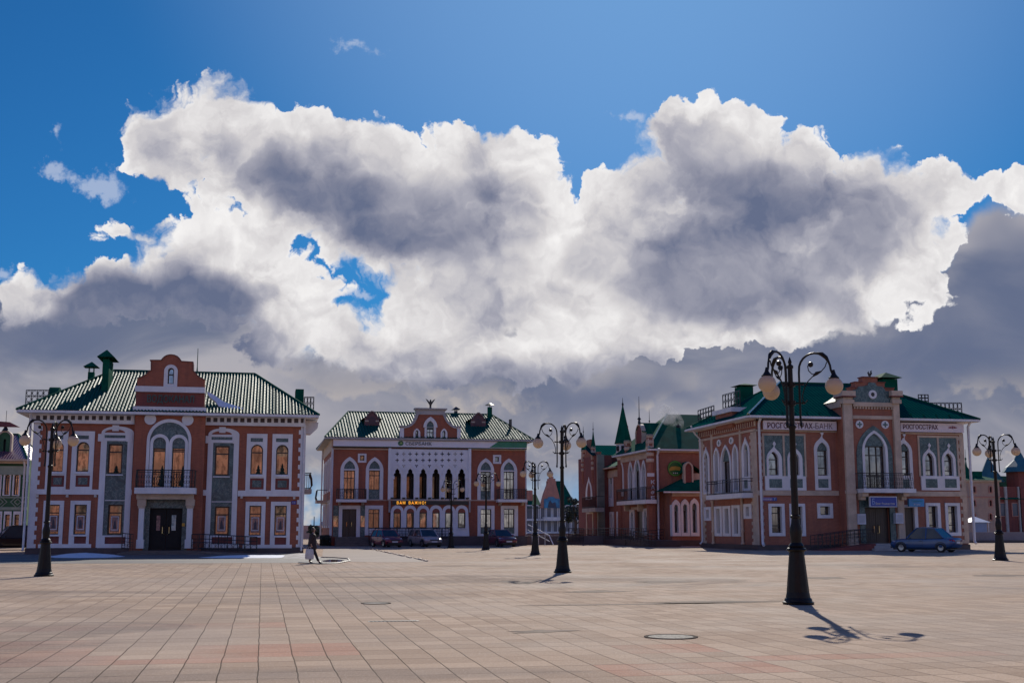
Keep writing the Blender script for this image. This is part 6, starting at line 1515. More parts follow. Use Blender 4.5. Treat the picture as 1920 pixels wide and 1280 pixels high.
for px_, ysh, ytip, yn in ((1113, 838.5, 807.5, 789), (1094.5, 845, 812, 797)):
    q = onX(px_, 900, XE); rr_ = abs(onY(px_+4.2, 850, q.y).x-onY(px_-4.2, 850, q.y).x)/2
    turret(hD, XE, q.y, onX(px_, 906, XE).z, onX(px_, ysh, XE).z, 0, onX(px_, ytip, XE).z, onX(px_, yn, XE).z, rr_*.9)
m = MB(); m.box(XE-.12, XE+.6, yE-.12, yE+.3, 0, zE-.3); m.build('corner_pilaster', principled('mossy_stone', (.2, .21, .18), .7, build=vary((.22, .23, .19), .3, 1)), hD)
zs_ = F10.uz(1104, 953)[1]; FBa = Face('left', XE-.9); u0 = FBa.uz(1092, 953)[0]; u1 = FBa.uz(1117, 953)[0]
bl = MB(F10).box(u0, u1, 0, .95, zs_-.4, zs_).build('balcony', GREYSTONE, hD); m = MB(F10)
for z_ in (1.15, .1): m.tube([(u0, 0, zs_+z_), (u0, .9, zs_+z_), (u1, .9, zs_+z_), (u1, 0, zs_+z_)], .03, 5)
for i in range(17): u = u0+(u1-u0)*i/16; m.tube([(u, .9, zs_), (u, .9, zs_+1.15)], .032, 5)
m.build('balcony_railing', IRON, bl)
# annex with arched windows at the right
YN = YD-2.2; F12 = Face('front', YN); xn0 = F12.uz(1259.5, 960)[0]; xn1 = xd1+1.5; zn = F12.uz(1285, 921)[1]; F12.holes = []
for a_, b_, t in ((1259.4, 1275.2, 936), (1276, 1292, 935), (1293.2, 1310, 933.5)):
    window(F12, hD, (a_, t, b_, 1004.5), (a_+4.2, t+9, b_-4.2, 998), ok='gothic', ik='gothic', deep=.45, proud=.16, glass=(t+22, 998))
MB(F12).plate([(xn0, 0), (xn1, 0), (xn1, zn), (xn0, zn)], F12.holes, -.5, 0).build('wall', RED2, hD)
m = MB(); m.box(xn0+.002, xn0+.3, YN+.51, YD-.002, 0, zn); m.build('wall', RED2, hD)
band(F12, hD, 1259.5, 923, 1330, 930, CREAM, .08, 'frieze'); band(F12, hD, 1259, 1012, 1330, 1024, PLINTH, .1, 'plinth')
zn1 = onY(1300, 893, YD-.05).z
roof([[Vector((xn0-.9, YN-.6, zn)), Vector((xn1, YN-.6, zn+.15)), Vector((xn1, YD-.02, zn1+.6)), Vector((xn0+2.2, YD-.02, zn1))], [Vector((xn0-.9, YN-.6, zn)), Vector((xn0+2.2, YD-.02, zn1)), Vector((xn0-.9, YD-.02, zn))]], hD, FLATG, 'annex_roof')
m = MB(); m.box(xn0-.9, xn1, YN-.6, YN-.48, zn-.14, zn-.01); m.build('gutter', WHITE, hD)
a = onY(1285, 900, YN+.7); b = onY(1297, 900, YN+.7); z0 = zn+.35; z1 = onY(1291, 868, YN+.7).z; Fd = Face('front', YN+.7)
sh = shape('gothic', a.x, b.x, z0, z1); dm = MB(Fd).plate(sh, [], -.3, 0, back=True).build('dormer', DRED, hD); MB(Fd).plate(scaled(sh, .14), [sh], -.3, .1, back=True).build('dormer_arch', CREAM, dm)
m = MB(); m.box(a.x+.1, b.x+1.2, YN+1.05, YD-.3, z0, z0+(z1-z0)*.6); m.build('cheek', CREAM, dm)
roof([[Vector((a.x-.15, YN+.75, z0+(z1-z0)*.6)), Vector(((a.x+b.x)/2, YN+.75, z1+.15)), Vector(((a.x+b.x)/2, YD, z1+.15)), Vector((a.x-.15, YD, z0+(z1-z0)*.6))], [Vector((b.x+1.3, YN+.75, z0+(z1-z0)*.6)), Vector(((a.x+b.x)/2, YN+.75, z1+.15)), Vector(((a.x+b.x)/2, YD, z1+.15)), Vector((b.x+1.3, YD, z0+(z1-z0)*.6))]], dm, FLATG, 'saddle_roof')
# roof fan with its plume of steam
fp = onY(1272, 810, YD+3.2); m = MB(); m.lathe((fp.x, fp.y, fp.z-.8), [(.35, 0), (.3, .6), (.14, .75), (.12, 1.3), (.25, 1.35), (.05, 1.6)], 10); m.build('roof_vent', IRON, hD)
# terrace wall, railings, ramps along the left side
def wall_run(F, w, px0, px1, zpx, root, name, mat): 
    u0 = F.uz(px0, 1005)[0]; u1 = F.uz(px1, 1005)[0]; return MB(F).box(u0, u1, w-.2, w, 0, zpx).build(name, mat, root)
FT = Face('left', XD-3.0); u0 = FT.uz(1122, 1015)[0]; u1 = FT.uz(1214, 1015)[0]
m = MB(FT); m.box(u0, u1, -2.95, 0, 0, .55); m.build('terrace', PLINTH, hD)
rail_run(FT, hD, [(u0, .55), (u1, .55)], -.05, h=1.0, n=26)
rail_run(FT, hD, [(u1-6, .55), (u1+3.5, .02)], .5, h=1.0, n=10)
FT2 = Face('left', XE-2.4); u0 = FT2.uz(1070, 1012)[0]; u1 = FT2.uz(1119, 1012)[0]
m = MB(FT2); m.box(u0, u1, -2.3, 0, 0, .5); m.build('terrace', PLINTH, hD)
rail_run(FT2, hD, [(u0, .5), (u1, .5)], -.05, h=1.0, n=22)
rail_run(Face('front', YD-1.2), hD, [(F7.uz(1205, 1000)[0]-2, .1), (F7.uz(1236, 1000)[0], .5)], 0, h=1.0, n=10)
# steam: a small lit volume over the vent
sm_ = bpy.data.materials.new('steam'); sm_.use_nodes = True; nt = sm_.node_tree; nt.nodes.clear(); w = NB(nt)
tc = w.n('ShaderNodeTexCoord'); po_ = tc.outputs['Object']
nz = w.noise(po_, 1.3, 4, .6, .5, dim='3D'); ln = w.v('LENGTH', po_)
# density fades from the middle of each puff to nothing inside its shell
pv = w.n('ShaderNodeVolumePrincipled'); pv.inputs['Color'].default_value = (.97, .95, .92, 1)
den = w.m('MULTIPLY', w.ss(nz, .42, .62), .9); w.put(pv.inputs['Density'], den)
oo = w.n('ShaderNodeOutputMaterial'); nt.links.new(pv.outputs[0], oo.inputs['Volume'])
me = bpy.data.meshes.new('steam_plume'); bm = bmesh.new()
for px_, py_, r_ in ((1272, 800, .5), (1270, 793, .7), (1266, 787, .75), (1260, 783, .9), (1252, 779, 1.0), (1246, 774, .8), (1243, 766, .6)):
    c = onY(px_, py_, YD+3.2)-fp; bmesh.ops.create_icosphere(bm, subdivisions=2, radius=r_, matrix=Matrix.Translation(c))
bm.to_mesh(me); bm.free(); me.materials.append(sm_)
so_ = bpy.data.objects.new('steam_plume', me); C.objects.link(so_); so_.location = fp
rm = so_.modifiers.new('Remesh', 'REMESH'); rm.mode = 'VOXEL'; rm.voxel_size = .2
tag(so_, kind='stuff')

# ================================================================== DISTANT BUILDINGS
def simple_windows(F, root, rows, cols, x0, x1, ys, w_, h_, mat=WHITE, kind='rect', frame_t=.12, glassmat=None):
    u0 = F.uz(x0, 960)[0]; u1 = F.uz(x1, 960)[0]
    for y in ys:
        z = F.uz((x0+x1)/2, y)[1]
        for i in range(cols):
            u = u0+(u1-u0)*(i+.5)/cols
            o = shape(kind, u-w_/2, u+w_/2, z-h_/2, z+h_/2); o2 = scaled(o, frame_t)
            wn = MB(F).plate(o2, [o], 0, .12).build('window', mat, root); MB(F).plate(o, [], 0, .03).build('pane', glassmat or GLASS, wn)
# gabled house with the blue picture, far beyond the gap
YF = 185.0; FF_ = Face('front', YF)
hF = thing('gabled_house', (FF_.uz(1040, 960)[0], YF, 0), 'distant red house with blue picture in its steep gable', 'house')
def q(px, py, F=FF_): return F.uz(px, py)
zw = q(1035, 952)[1]; xa, xb = q(985, 960)[0], q(1100, 960)[0]
FAR_RED = principled('far_brick', (.5, .22, .16), .8, build=brick_build((.52, .23, .17), (.44, .19, .14), (.5, .26, .2)))
PINK = principled('pale_pink_wall', (.42, .27, .25), .8, build=vary((.44, .28, .26), .2, .4))
FGLASS = principled('far_glass', (.1, .11, .14), .3, .5, build=vary((.10, .11, .15), .3, .3))
m = MB(FF_); m.box(xa, xb, -12, 0, 0, zw); m.build('wall', PINK, hF)
ga = [q(1012, 952), q(1019, 925), q(1027, 904), q(1027, 897), q(1030, 897), q(1030, 893), q(1037, 893), q(1037, 897), q(1040.5, 897), q(1041, 905), q(1047, 926), q(1052, 952)]
gg = MB(FF_).plate(ga, [], -.5, .3, back=True).build('gable', FAR_RED, hF)
gg2 = MB(FF_)
pc = [q(1019, 952), q(1019, 935), q(1025, 934), q(1028, 931), q(1037, 931), q(1040, 934), q(1048.5, 935), q(1048.5, 952)]
pic = MB(FF_).plate(pc, [], .29, .4).build('wall_picture', principled('blue_picture', (.05, .28, .5), .5, build=vary((.06, .34, .58), .5, .5, col2=(.02, .12, .25))), gg)
MB(FF_).plate([q(1026, 951), q(1028, 940), q(1031, 938), q(1034, 943), q(1040, 941), q(1042, 951)], [], .39, .45).build('picture_detail', flat('dark_figure', (.05, .06, .1)), pic)
roof([[Vector((q(1048, 950)[0], YF-.3, zw)), Vector((q(1041, 899)[0], YF+5, q(1060, 899)[1])), Vector((q(1069, 899)[0], YF+5, q(1060, 899)[1])), Vector((q(1082, 950)[0], YF-.3, zw))],
      [Vector((q(988, 952)[0], YF-.3, zw)), Vector((q(1000, 926)[0], YF+4, q(1005, 925)[1])), Vector((q(1016, 925)[0], YF+4, q(1005, 925)[1])), Vector((q(1016, 952)[0], YF-.3, zw))]], hF, FLATG)
stp = [q(1064, 952), q(1064, 897)]
for i in range(5): stp += [q(1064+2.6*i+.1, 893+8*i), q(1064+2.6*(i+1), 893+8*i)]
stp += [q(1077.3, 952)]
MB(Face('front', YF+4)).plate(stp, [], -.6, 0, back=True).build('stepped_gable', FAR_RED, hF)
m = MB(FF_); u, z = q(997, 918); m.box(u-.6, u+.6, -4, -2, zw, z); m.build('chimney', FAR_RED, hF)
simple_windows(FF_, hF, 1, 9, 988, 1093, (960,), 1.1, 2.0, frame_t=.14, glassmat=FGLASS); simple_windows(FF_, hF, 1, 9, 988, 1093, (985,), 1.1, 1.9, frame_t=.14, glassmat=FGLASS)
simple_windows(FF_, hF, 1, 2, 1026, 1041, (915,), .7, 2.0, mat=FAR_RED, glassmat=FGLASS)
for y in (972.5, 996): band(FF_, hF, 987, y, 1098, y+3.4, WHITE, .5, 'string_course')
band(FF_, hF, 1017, 969, 1050, 976, WHITE, 1.2, 'balcony')
# low wall in front of it
lw_ = MB(); p = ground(990, 1017.5); p2 = ground(1095, 1017.5); 
YW = 112.0; lw_.box(onY(988, 1010, YW).x, onY(1120, 1010, YW).x+4, YW, YW+.4, 0, onY(1040, 1004, YW).z)
tag(lw_.build('low_wall', principled('brown_grey_wall', (.12, .10, .10), .8, build=vary((.14, .115, .11), .25, .6))), 'low brown grey wall running between the bank and the café', 'wall')
# railing fence above the low wall near the cafe
fr_ = thing('iron_fence', (onY(1080, 1010, YW-.5).x, YW-.5, 0), 'dark iron fence beside the café terrace near the low wall', 'fence')
rail_run(Face('front', YW-.5), fr_, [(onY(1066, 1010, YW-.5).x, .25), (onY(1094, 1010, YW-.5).x, .25)], 0, h=1.3, n=12, name='fence_panel')
# --- green corner house at the left edge
YG = ground(20, 1029).y+6; FG = Face('front', YG)
hG = thing('green_house', (FG.uz(10, 960)[0], YG, 0), 'green house with arched windows and purple tile roof at far left', 'house')
GRN = principled('green_brick', (.035, .12, .05), .8, build=brick_build((.04, .135, .055), (.03, .10, .04), (.07, .14, .08)))
gx1 = FG.uz(52, 930)[0]; gx0 = FG.uz(-170, 930)[0]; zt = FG.uz(20, 862)[1]
FG.holes = []
for k in range(-5, 3):
    cx = 31-27*0+ (k-2)*17.6+0.0
    window(FG, hG, (cx-7.2, 884, cx+7.2, 929), (cx-4.7, 889, cx+4.7, 927.5), ok='round', ik='round', nv=1, bars=(895,), proud=.1)
    window(FG, hG, (cx-7.2, 958, cx+7.2, 1016), (cx-4.5, 964, cx+4.5, 1000), bars=(972,), proud=.1)
MB(FG).plate([(gx0, 0), (gx1, 0), (gx1, zt), (gx0, zt)], FG.holes, -.4, 0).build('wall', GRN, hG)
m = MB(); m.box(gx1-.3, gx1-.002, YG+.41, YG+12, 0, zt); m.box(gx0, gx0+.3, YG+.41, YG+12, 0, zt); m.build('wall', GRN, hG)
z0, z1 = FG.uz(20, 950)[1], FG.uz(20, 931)[1]
LAT = principled('pale_lattice', (.28, .33, .26), .7, build=vary((.30, .35, .28), .2, 1))
m = MB(FG); m.box(gx0, gx1, 0, .1, z0-.25, z0); m.box(gx0, gx1, 0, .1, z1-.1, z1); lt = m.build('lattice_band', LAT, hG)
n = int((gx1-gx0)/1.35)
for i in range(n):
    u = gx1-.75-1.35*i; zc = (z0+z1)/2
    for k_ in (.55, .28): 
        a = [(u, zc-k_), (u+k_*1.05, zc), (u, zc+k_), (u-k_*1.05, zc)]; MB(FG).plate(a, [scaled(a, -.09)], .0, .07).build('lozenge', LAT, lt)
band(FG, hG, -170, 862, 51.5, 868, CREAM, .4, 'cornice'); 
m = MB(FG); za, zb = FG.uz(20, 873.5)[1], FG.uz(20, 868)[1]; m.box(gx0, gx1, 0, .2, za-.7, za); m.build('frieze', LAT, hG)
downpipe(FG, hG, 47.5, 866, 1016, 44.5, w=.15, r=.08)
zr = FG.uz(20, 832)[1]
hip_roof(hG, gx0-.8, FG.uz(55, 860)[0], YG-.8, YG+12, FG.uz(20, 861)[1], zr+1.2, gx0+6, onY(33, 835, YG+6).x, YG+6, ROOFPK, fascia=CREAM)
a, b = onY(-3, 845, YG+1.2), onY(18.5, 845, YG+1.2); zc = onY(8, 810, YG+1.2).z
sh = shape('round', a.x, b.x, a.z-2.2, zc); Fg2 = Face('front', YG+1.2)
dm = MB(Fg2).plate(sh, [scaled(shape('round', a.x+.35, b.x-.35, a.z-1.2, zc-.55), 0)], -.5, 0, back=True).build('dormer', GRN, hG); MB(Fg2).plate(scaled(sh, .13), [sh], -.5, .12).build('dormer_arch', CREAM, dm)
MB(Fg2).plate(shape('round', a.x+.3, b.x-.3, a.z-1.3, zc-.5), [], -.4, -.3).build('pane', DARKI, dm)
m = MB(); ccx = (a.x+b.x)/2; m.lathe((ccx, YG+1.2, zc+.1), [(.3, 0), (.12, .3), (.1, .6)], 8); m.lathe((ccx, YG+1.2, zc+.7), [(.02, 0), (.02, 1.1)], 6); m.build('finial', IRON, dm)
m = MB(); m.add([(ccx-1.1, YG+1, zc+.45), (ccx+1.1, YG+1, zc+.45), (ccx+.3, YG+1.2, zc+.85), (ccx-.5, YG+1.2, zc+.9), (ccx-1.1, YG+1.5, zc+.45), (ccx+1.1, YG+1.5, zc+.45)], [(0,1,2,3),(4,5,2,3),(0,4,3),(1,5,2)], raw=True); m.build('cap', DRED, dm)
# --- far right: tan house with green onion roof, darker houses, wall, tent
YT = 150.0; FT_ = Face('front', YT)
hT = thing('tan_house', (FT_.uz(1845, 960)[0], YT, 0), 'distant tan brick house with a green domed roof right of the insurance house', 'house')
TAN = principled('tan_brick', (.42, .28, .20), .8, build=brick_build((.46, .31, .23), (.40, .26, .19), (.42, .32, .26)))
x0, x1 = FT_.uz(1800, 950)[0], FT_.uz(1876, 950)[0]; zt = FT_.uz(1840, 900)[1]; FT_.holes = []
for cx in (1826.5, 1857):
    for y in (917, 942.5, 968): window(FT_, hT, (cx-3.6, y-7, cx+3.6, y+7), (cx-2.3, y-5.5, cx+2.3, y+5.5), ok='round', ik='round', trim=FAR_RED, proud=.1, deep=.3, glassmat=FGLASS)
MB(FT_).plate([(x0, 0), (x1, 0), (x1, zt), (x0, zt)], FT_.holes, -.4, 0).build('wall', TAN, hT)
m = MB(FT_); m.box(x0, x0+.3, -14, -.41, 0, zt); m.box(x1-.3, x1, -14, -.41, 0, zt); m.build('wall', TAN, hT)
band(FT_, hT, 1800, 930, 1876, 932, FAR_RED, .12, 'string_course'); band(FT_, hT, 1800, 899, 1876, 903, CREAM, .2, 'cornice')
cx = FT_.uz(1831, 880)[0]; zc = FT_.uz(1831, 874)[1]; r_ = (FT_.uz(1845, 890)[0]-FT_.uz(1817, 890)[0])/2
roof([[Vector((x0-.3, YT-.4, zt)), Vector((x1+.3, YT-.4, zt)), Vector((x1-1.5, YT+5, FT_.uz(1850, 884)[1])), Vector((x0-.3, YT+5, FT_.uz(1850, 884)[1]))]], hT, FLATG)
m = MB(); m.lathe((cx, YT+2.5, zt-.2), [(r_*1.0, 0), (r_*1.02, .5), (r_*.85, (zc-zt)*.55), (r_*.45, (zc-zt)*.85), (.15, zc-zt+.3), (.05, zc-zt+1.2)], 10); m.lathe((cx, YT+2.5, zc+.9), [(.06, 0), (.14, .3), (.03, .5), (.03, 1.6)], 6); m.build('onion_roof', FLATG, hT, smooth=True)
m = MB(FT_); u = FT_.uz(1848, 880)[0]; m.box(u-.6, u+.7, -3, -2, zt-.3, FT_.uz(1848, 882)[1]); m.build('chimney', FLATG, hT)
YH = 175.0; FH = Face('front', YH)
hH = thing('spired_house', (FH.uz(1890, 960)[0], YH, 0), 'farthest dark red house with blue green tent roofs at the right edge', 'house')
x0, x1 = FH.uz(1858, 950)[0], FH.uz(1990, 950)[0]
m = MB(FH); m.box(x0, x1, -12, 0, 0, FH.uz(1900, 912)[1]); m.build('wall', DRED, hH)
TEAL = principled('teal_roof', (.03, .12, .15), .5, build=vary((.03, .13, .16), .3, .3))
c0 = FH.uz(1859, 880); m = MB(); m.lathe((c0[0]+1.5, YH+3, FH.uz(1859, 893)[1]-.8), [(2.4, 0), (1.1, 2.0), (.08, FH.uz(1859, 856)[1]-FH.uz(1859, 893)[1]+1)], 8); m.build('tent_roof', TEAL, hH)
roof([[Vector((x0, YH-.5, FH.uz(1870, 936)[1])), Vector((x1, YH-.5, FH.uz(1870, 934)[1])), Vector((x1, YH+6, FH.uz(1870, 890)[1])), Vector((x0+3, YH+6, FH.uz(1870, 888)[1]))]], hH, FLATG)
m = MB(FH); u0, u1 = FH.uz(1908, 900)[0], FH.uz(1950, 900)[0]; m.box(u0, u1, -3, .3, 0, FH.uz(1910, 884)[1]); m.build('tower', DRED, hH)
m = MB(); m.lathe(((u0+u1)/2-.6, YH+1.3, FH.uz(1910, 884)[1]), [(2.9, 0), (2.3, .8), (.9, 2.0), (.1, 3.6)], 8); m.build('onion_roof', TEAL, hH)
simple_windows(FH, hH, 1, 5, 1868, 1985, (955,), 1.0, 2.0, mat=FAR_RED, glassmat=FGLASS)
for px_ in (1886, 1911): u = FH.uz(px_, 950)[0]; MB(FH).box(u-.2, u+.2, 0, .3, 0, FH.uz(px_, 912)[1]).build('pipe', GREYSTONE, hH)
YV = 118.0; m = MB(); m.box(onY(1818, 1000, YV).x, onY(2050, 1000, YV).x, YV, YV+.4, 0.28, onY(1870, 997, YV).z); wv = m.build('concrete_wall', principled('lilac_concrete', (.22, .19, .20), .8, build=vary((.24, .21, .22), .15, .5))); tag(wv, 'low lilac grey concrete wall behind the rightmost lamp', 'wall')
m = MB(); m.box(onY(1818, 1000, YV).x, onY(2050, 1000, YV).x, YV-.3, YV+.4, 0, .27); m.build('wall_base', PLINTH, wv)
# tent with a pyramid top
YP = 135.0; a, b = onY(1823, 985, YP), onY(1853, 985, YP); zt = onY(1838, 977, YP).z; zp = onY(1838, 969, YP).z
tt = thing('market_tent', ((a.x+b.x)/2, YP, 0), 'small blue white market tent behind the concrete wall', 'tent')
TW = principled('tent_cloth_white', (.75, .76, .8), .6, build=vary((.75, .76, .8), .1, 1)); TB = principled('tent_cloth_blue', (.2, .26, .4), .7, build=vary((.2, .27, .42), .15, 1))
m = MB(); m.box(a.x+.2, b.x-.2, YP, YP+.05, .3, zt); m.box(b.x-.25, b.x-.2, YP+.06, YP+2.4, .3, zt); m.build('side_cloth', TB, tt)
mx = (a.x+b.x)/2; m = MB(); A, B, C_, D_, T = Vector((a.x-.25, YP-.2, zt-.1)), Vector((b.x+.25, YP-.2, zt-.1)), Vector((b.x+.25, YP+2.6, zt-.1)), Vector((a.x-.25, YP+2.6, zt-.1)), Vector((mx, YP+1.2, zp+.1))
m.add([A, B, C_, D_, T], [(0, 1, 4), (1, 2, 4), (2, 3, 4), (3, 0, 4)], raw=True); m.build('canopy', TW, tt)
for x_, y_ in ((a.x+.02, YP-.1), (b.x-.02, YP-.1), (a.x+.02, YP+2.5), (b.x-.02, YP+2.5)): m = MB(); m.lathe((x_, y_, 0), [(.04, 0), (.04, zt-.1)], 6); m.build('pole', PIPE, tt)
# distant plaster wall, domed hall and a bush in the gap between the first two houses
YK = 175.0; m = MB(); m.box(onY(585, 1000, YK).x-3, onY(606, 1000, YK).x+20, YK, YK+.5, -.02, onY(596, 984.5, YK).z); tag(m.build('plaster_wall', principled('salmon_plaster', (.55, .33, .25), .8, build=vary((.58, .35, .27), .15, .3))), 'distant salmon wall seen in the gap right of the town house', 'wall')
YL = 260.0; c = onY(598, 981, YL); hall = thing('domed_hall', (c.x, YL, 0), 'far off blue domed hall above the salmon wall', 'hall')
BLH = principled('hazy_blue_cladding', (.12, .20, .30), .7, build=vary((.13, .21, .31), .2, .2))
m = MB(); r_ = abs(onY(606, 981, YL).x-onY(591, 981, YL).x)/2; z_ = onY(598, 981, YL).z; m.lathe((c.x+1, YL, 0), [(r_, 0), (r_, z_), (r_*.9, z_+r_*.25), (r_*.6, z_+r_*.48), (r_*.2, z_+r_*.58), (.05, z_+r_*.6)], 20); m.build('dome', BLH, hall, smooth=True)
m = MB(); p_ = onY(588, 985, YL); m.lathe((p_.x, YL-2, 0), [(.15, 0), (.08, onY(588, 968, YL).z)], 6); m.build('mast', IRON, hall)
random.seed(5)
LEAF = principled('dark_foliage', (.03, .045, .03), .8, build=vary((.04, .055, .035), .4, .6))
def tree(px, Y, h, r, label, group='far trees beyond the square', seed=1):
    rnd = random.Random(seed); p = onY(px, 990, Y); t = thing('tree', (p.x, Y, 0), label, 'tree', group)
    m = MB(); m.ring([Vector((p.x, Y, 0)), Vector((p.x+.1, Y, h*.4)), Vector((p.x-.1, Y, h*.8))], [.22, .15, .05], 6)
    for k in range(6):
        a = k*1.05; m.ring([Vector((p.x, Y, h*(.3+.06*k))), Vector((p.x+r*.6*math.cos(a), Y+r*.6*math.sin(a), h*(.5+.07*k)))], [.08, .02], 5)
    m.build('trunk', DOORM, t)
    cl = MB(); cs = [(rnd.uniform(-.6, .6)*r, rnd.uniform(-.6, .6)*r, h*rnd.uniform(.45, .9), r*rnd.uniform(.25, .5)) for _ in range(12)]
    for i in range(900):
        cx, cy, cz, cr = rnd.choice(cs); d = Vector((rnd.gauss(0, 1), rnd.gauss(0, 1), rnd.gauss(0, 1))).normalized()*cr*rnd.uniform(.5, 1.05); q_ = Vector((p.x+cx, Y+cy, cz))+d
        e1 = Vector((rnd.gauss(0, 1), rnd.gauss(0, 1), rnd.gauss(0, 1))).normalized()*.16; e2 = e1.orthogonal().normalized()*.12
        cl.add([q_-e1, q_+e2, q_+e1, q_-e2], [(0, 1, 2, 3)], raw=True)
    cl.build('crown', LEAF, t); return t
tree(589, 168, 1.7, 1.3, 'dark bush in the gap just right of the town house', seed=3)  # low bush standing for an unclear dark shape in the gap
tree(1078, 150, 5.7, 1.5, 'dark tree rising beside the left end of the café', seed=8)
# low clipped hedge beside the bank
m = MB(); rnd = random.Random(4); a, b = onY(600, 1018, YB-.2), onY(620, 1018, YB-.2)
for i in range(1500):
    q_ = Vector((rnd.uniform(a.x, b.x), YB+rnd.uniform(-.6, .6), rnd.uniform(.05, .95))); e1 = Vector((rnd.gauss(0, 1), rnd.gauss(0, 1), rnd.gauss(0, 1))).normalized()*.07; e2 = e1.orthogonal().normalized()*.05
    m.add([q_-e1, q_+e2, q_+e1, q_-e2], [(0, 1, 2, 3)], raw=True)
hg = m.build('hedge', LEAF); tag(hg, 'low dark hedge at the left corner of the bank', 'hedge')
# the red stone hall on the viewer's side of the square, which the windows mirror
OR = principled('warm_brick', (.55, .23, .14), .8, build=brick_build((.58, .25, .15), (.50, .20, .12), (.55, .36, .27)))
YO = -45.0; oh = thing('opposite_hall', (-6, YO, 0), 'long warm brick hall across the square behind the viewer', 'hall')
m = MB(); m.box(-64, 37, YO-14, YO, 0, 19); m.build('wall', OR, oh)
m = MB(); m.add([(-65, YO+1, 19), (38, YO+1, 19), (38, YO-15, 19), (-65, YO-15, 19), (-58, YO-7, 24), (31, YO-7, 24)], [(0,1,5,4),(1,2,5),(2,3,4,5),(3,0,4),(0,1,2,3)], raw=True); m.build('roof', PLINTH, oh)
for r_ in range(3):
    for i in range(16):
        x_ = -60+6.2*i; w_ = MB(); w_.box(x_, x_+1.6, YO+.0, YO+.08, 3+5.4*r_, 6+5.4*r_); w_ = w_.build('window', CREAM, oh); q_ = MB(); q_.box(x_+.3, x_+1.3, YO+.06, YO+.1, 3.3+5.4*r_, 5.7+5.4*r_); q_.build('pane', DARKI, w_)

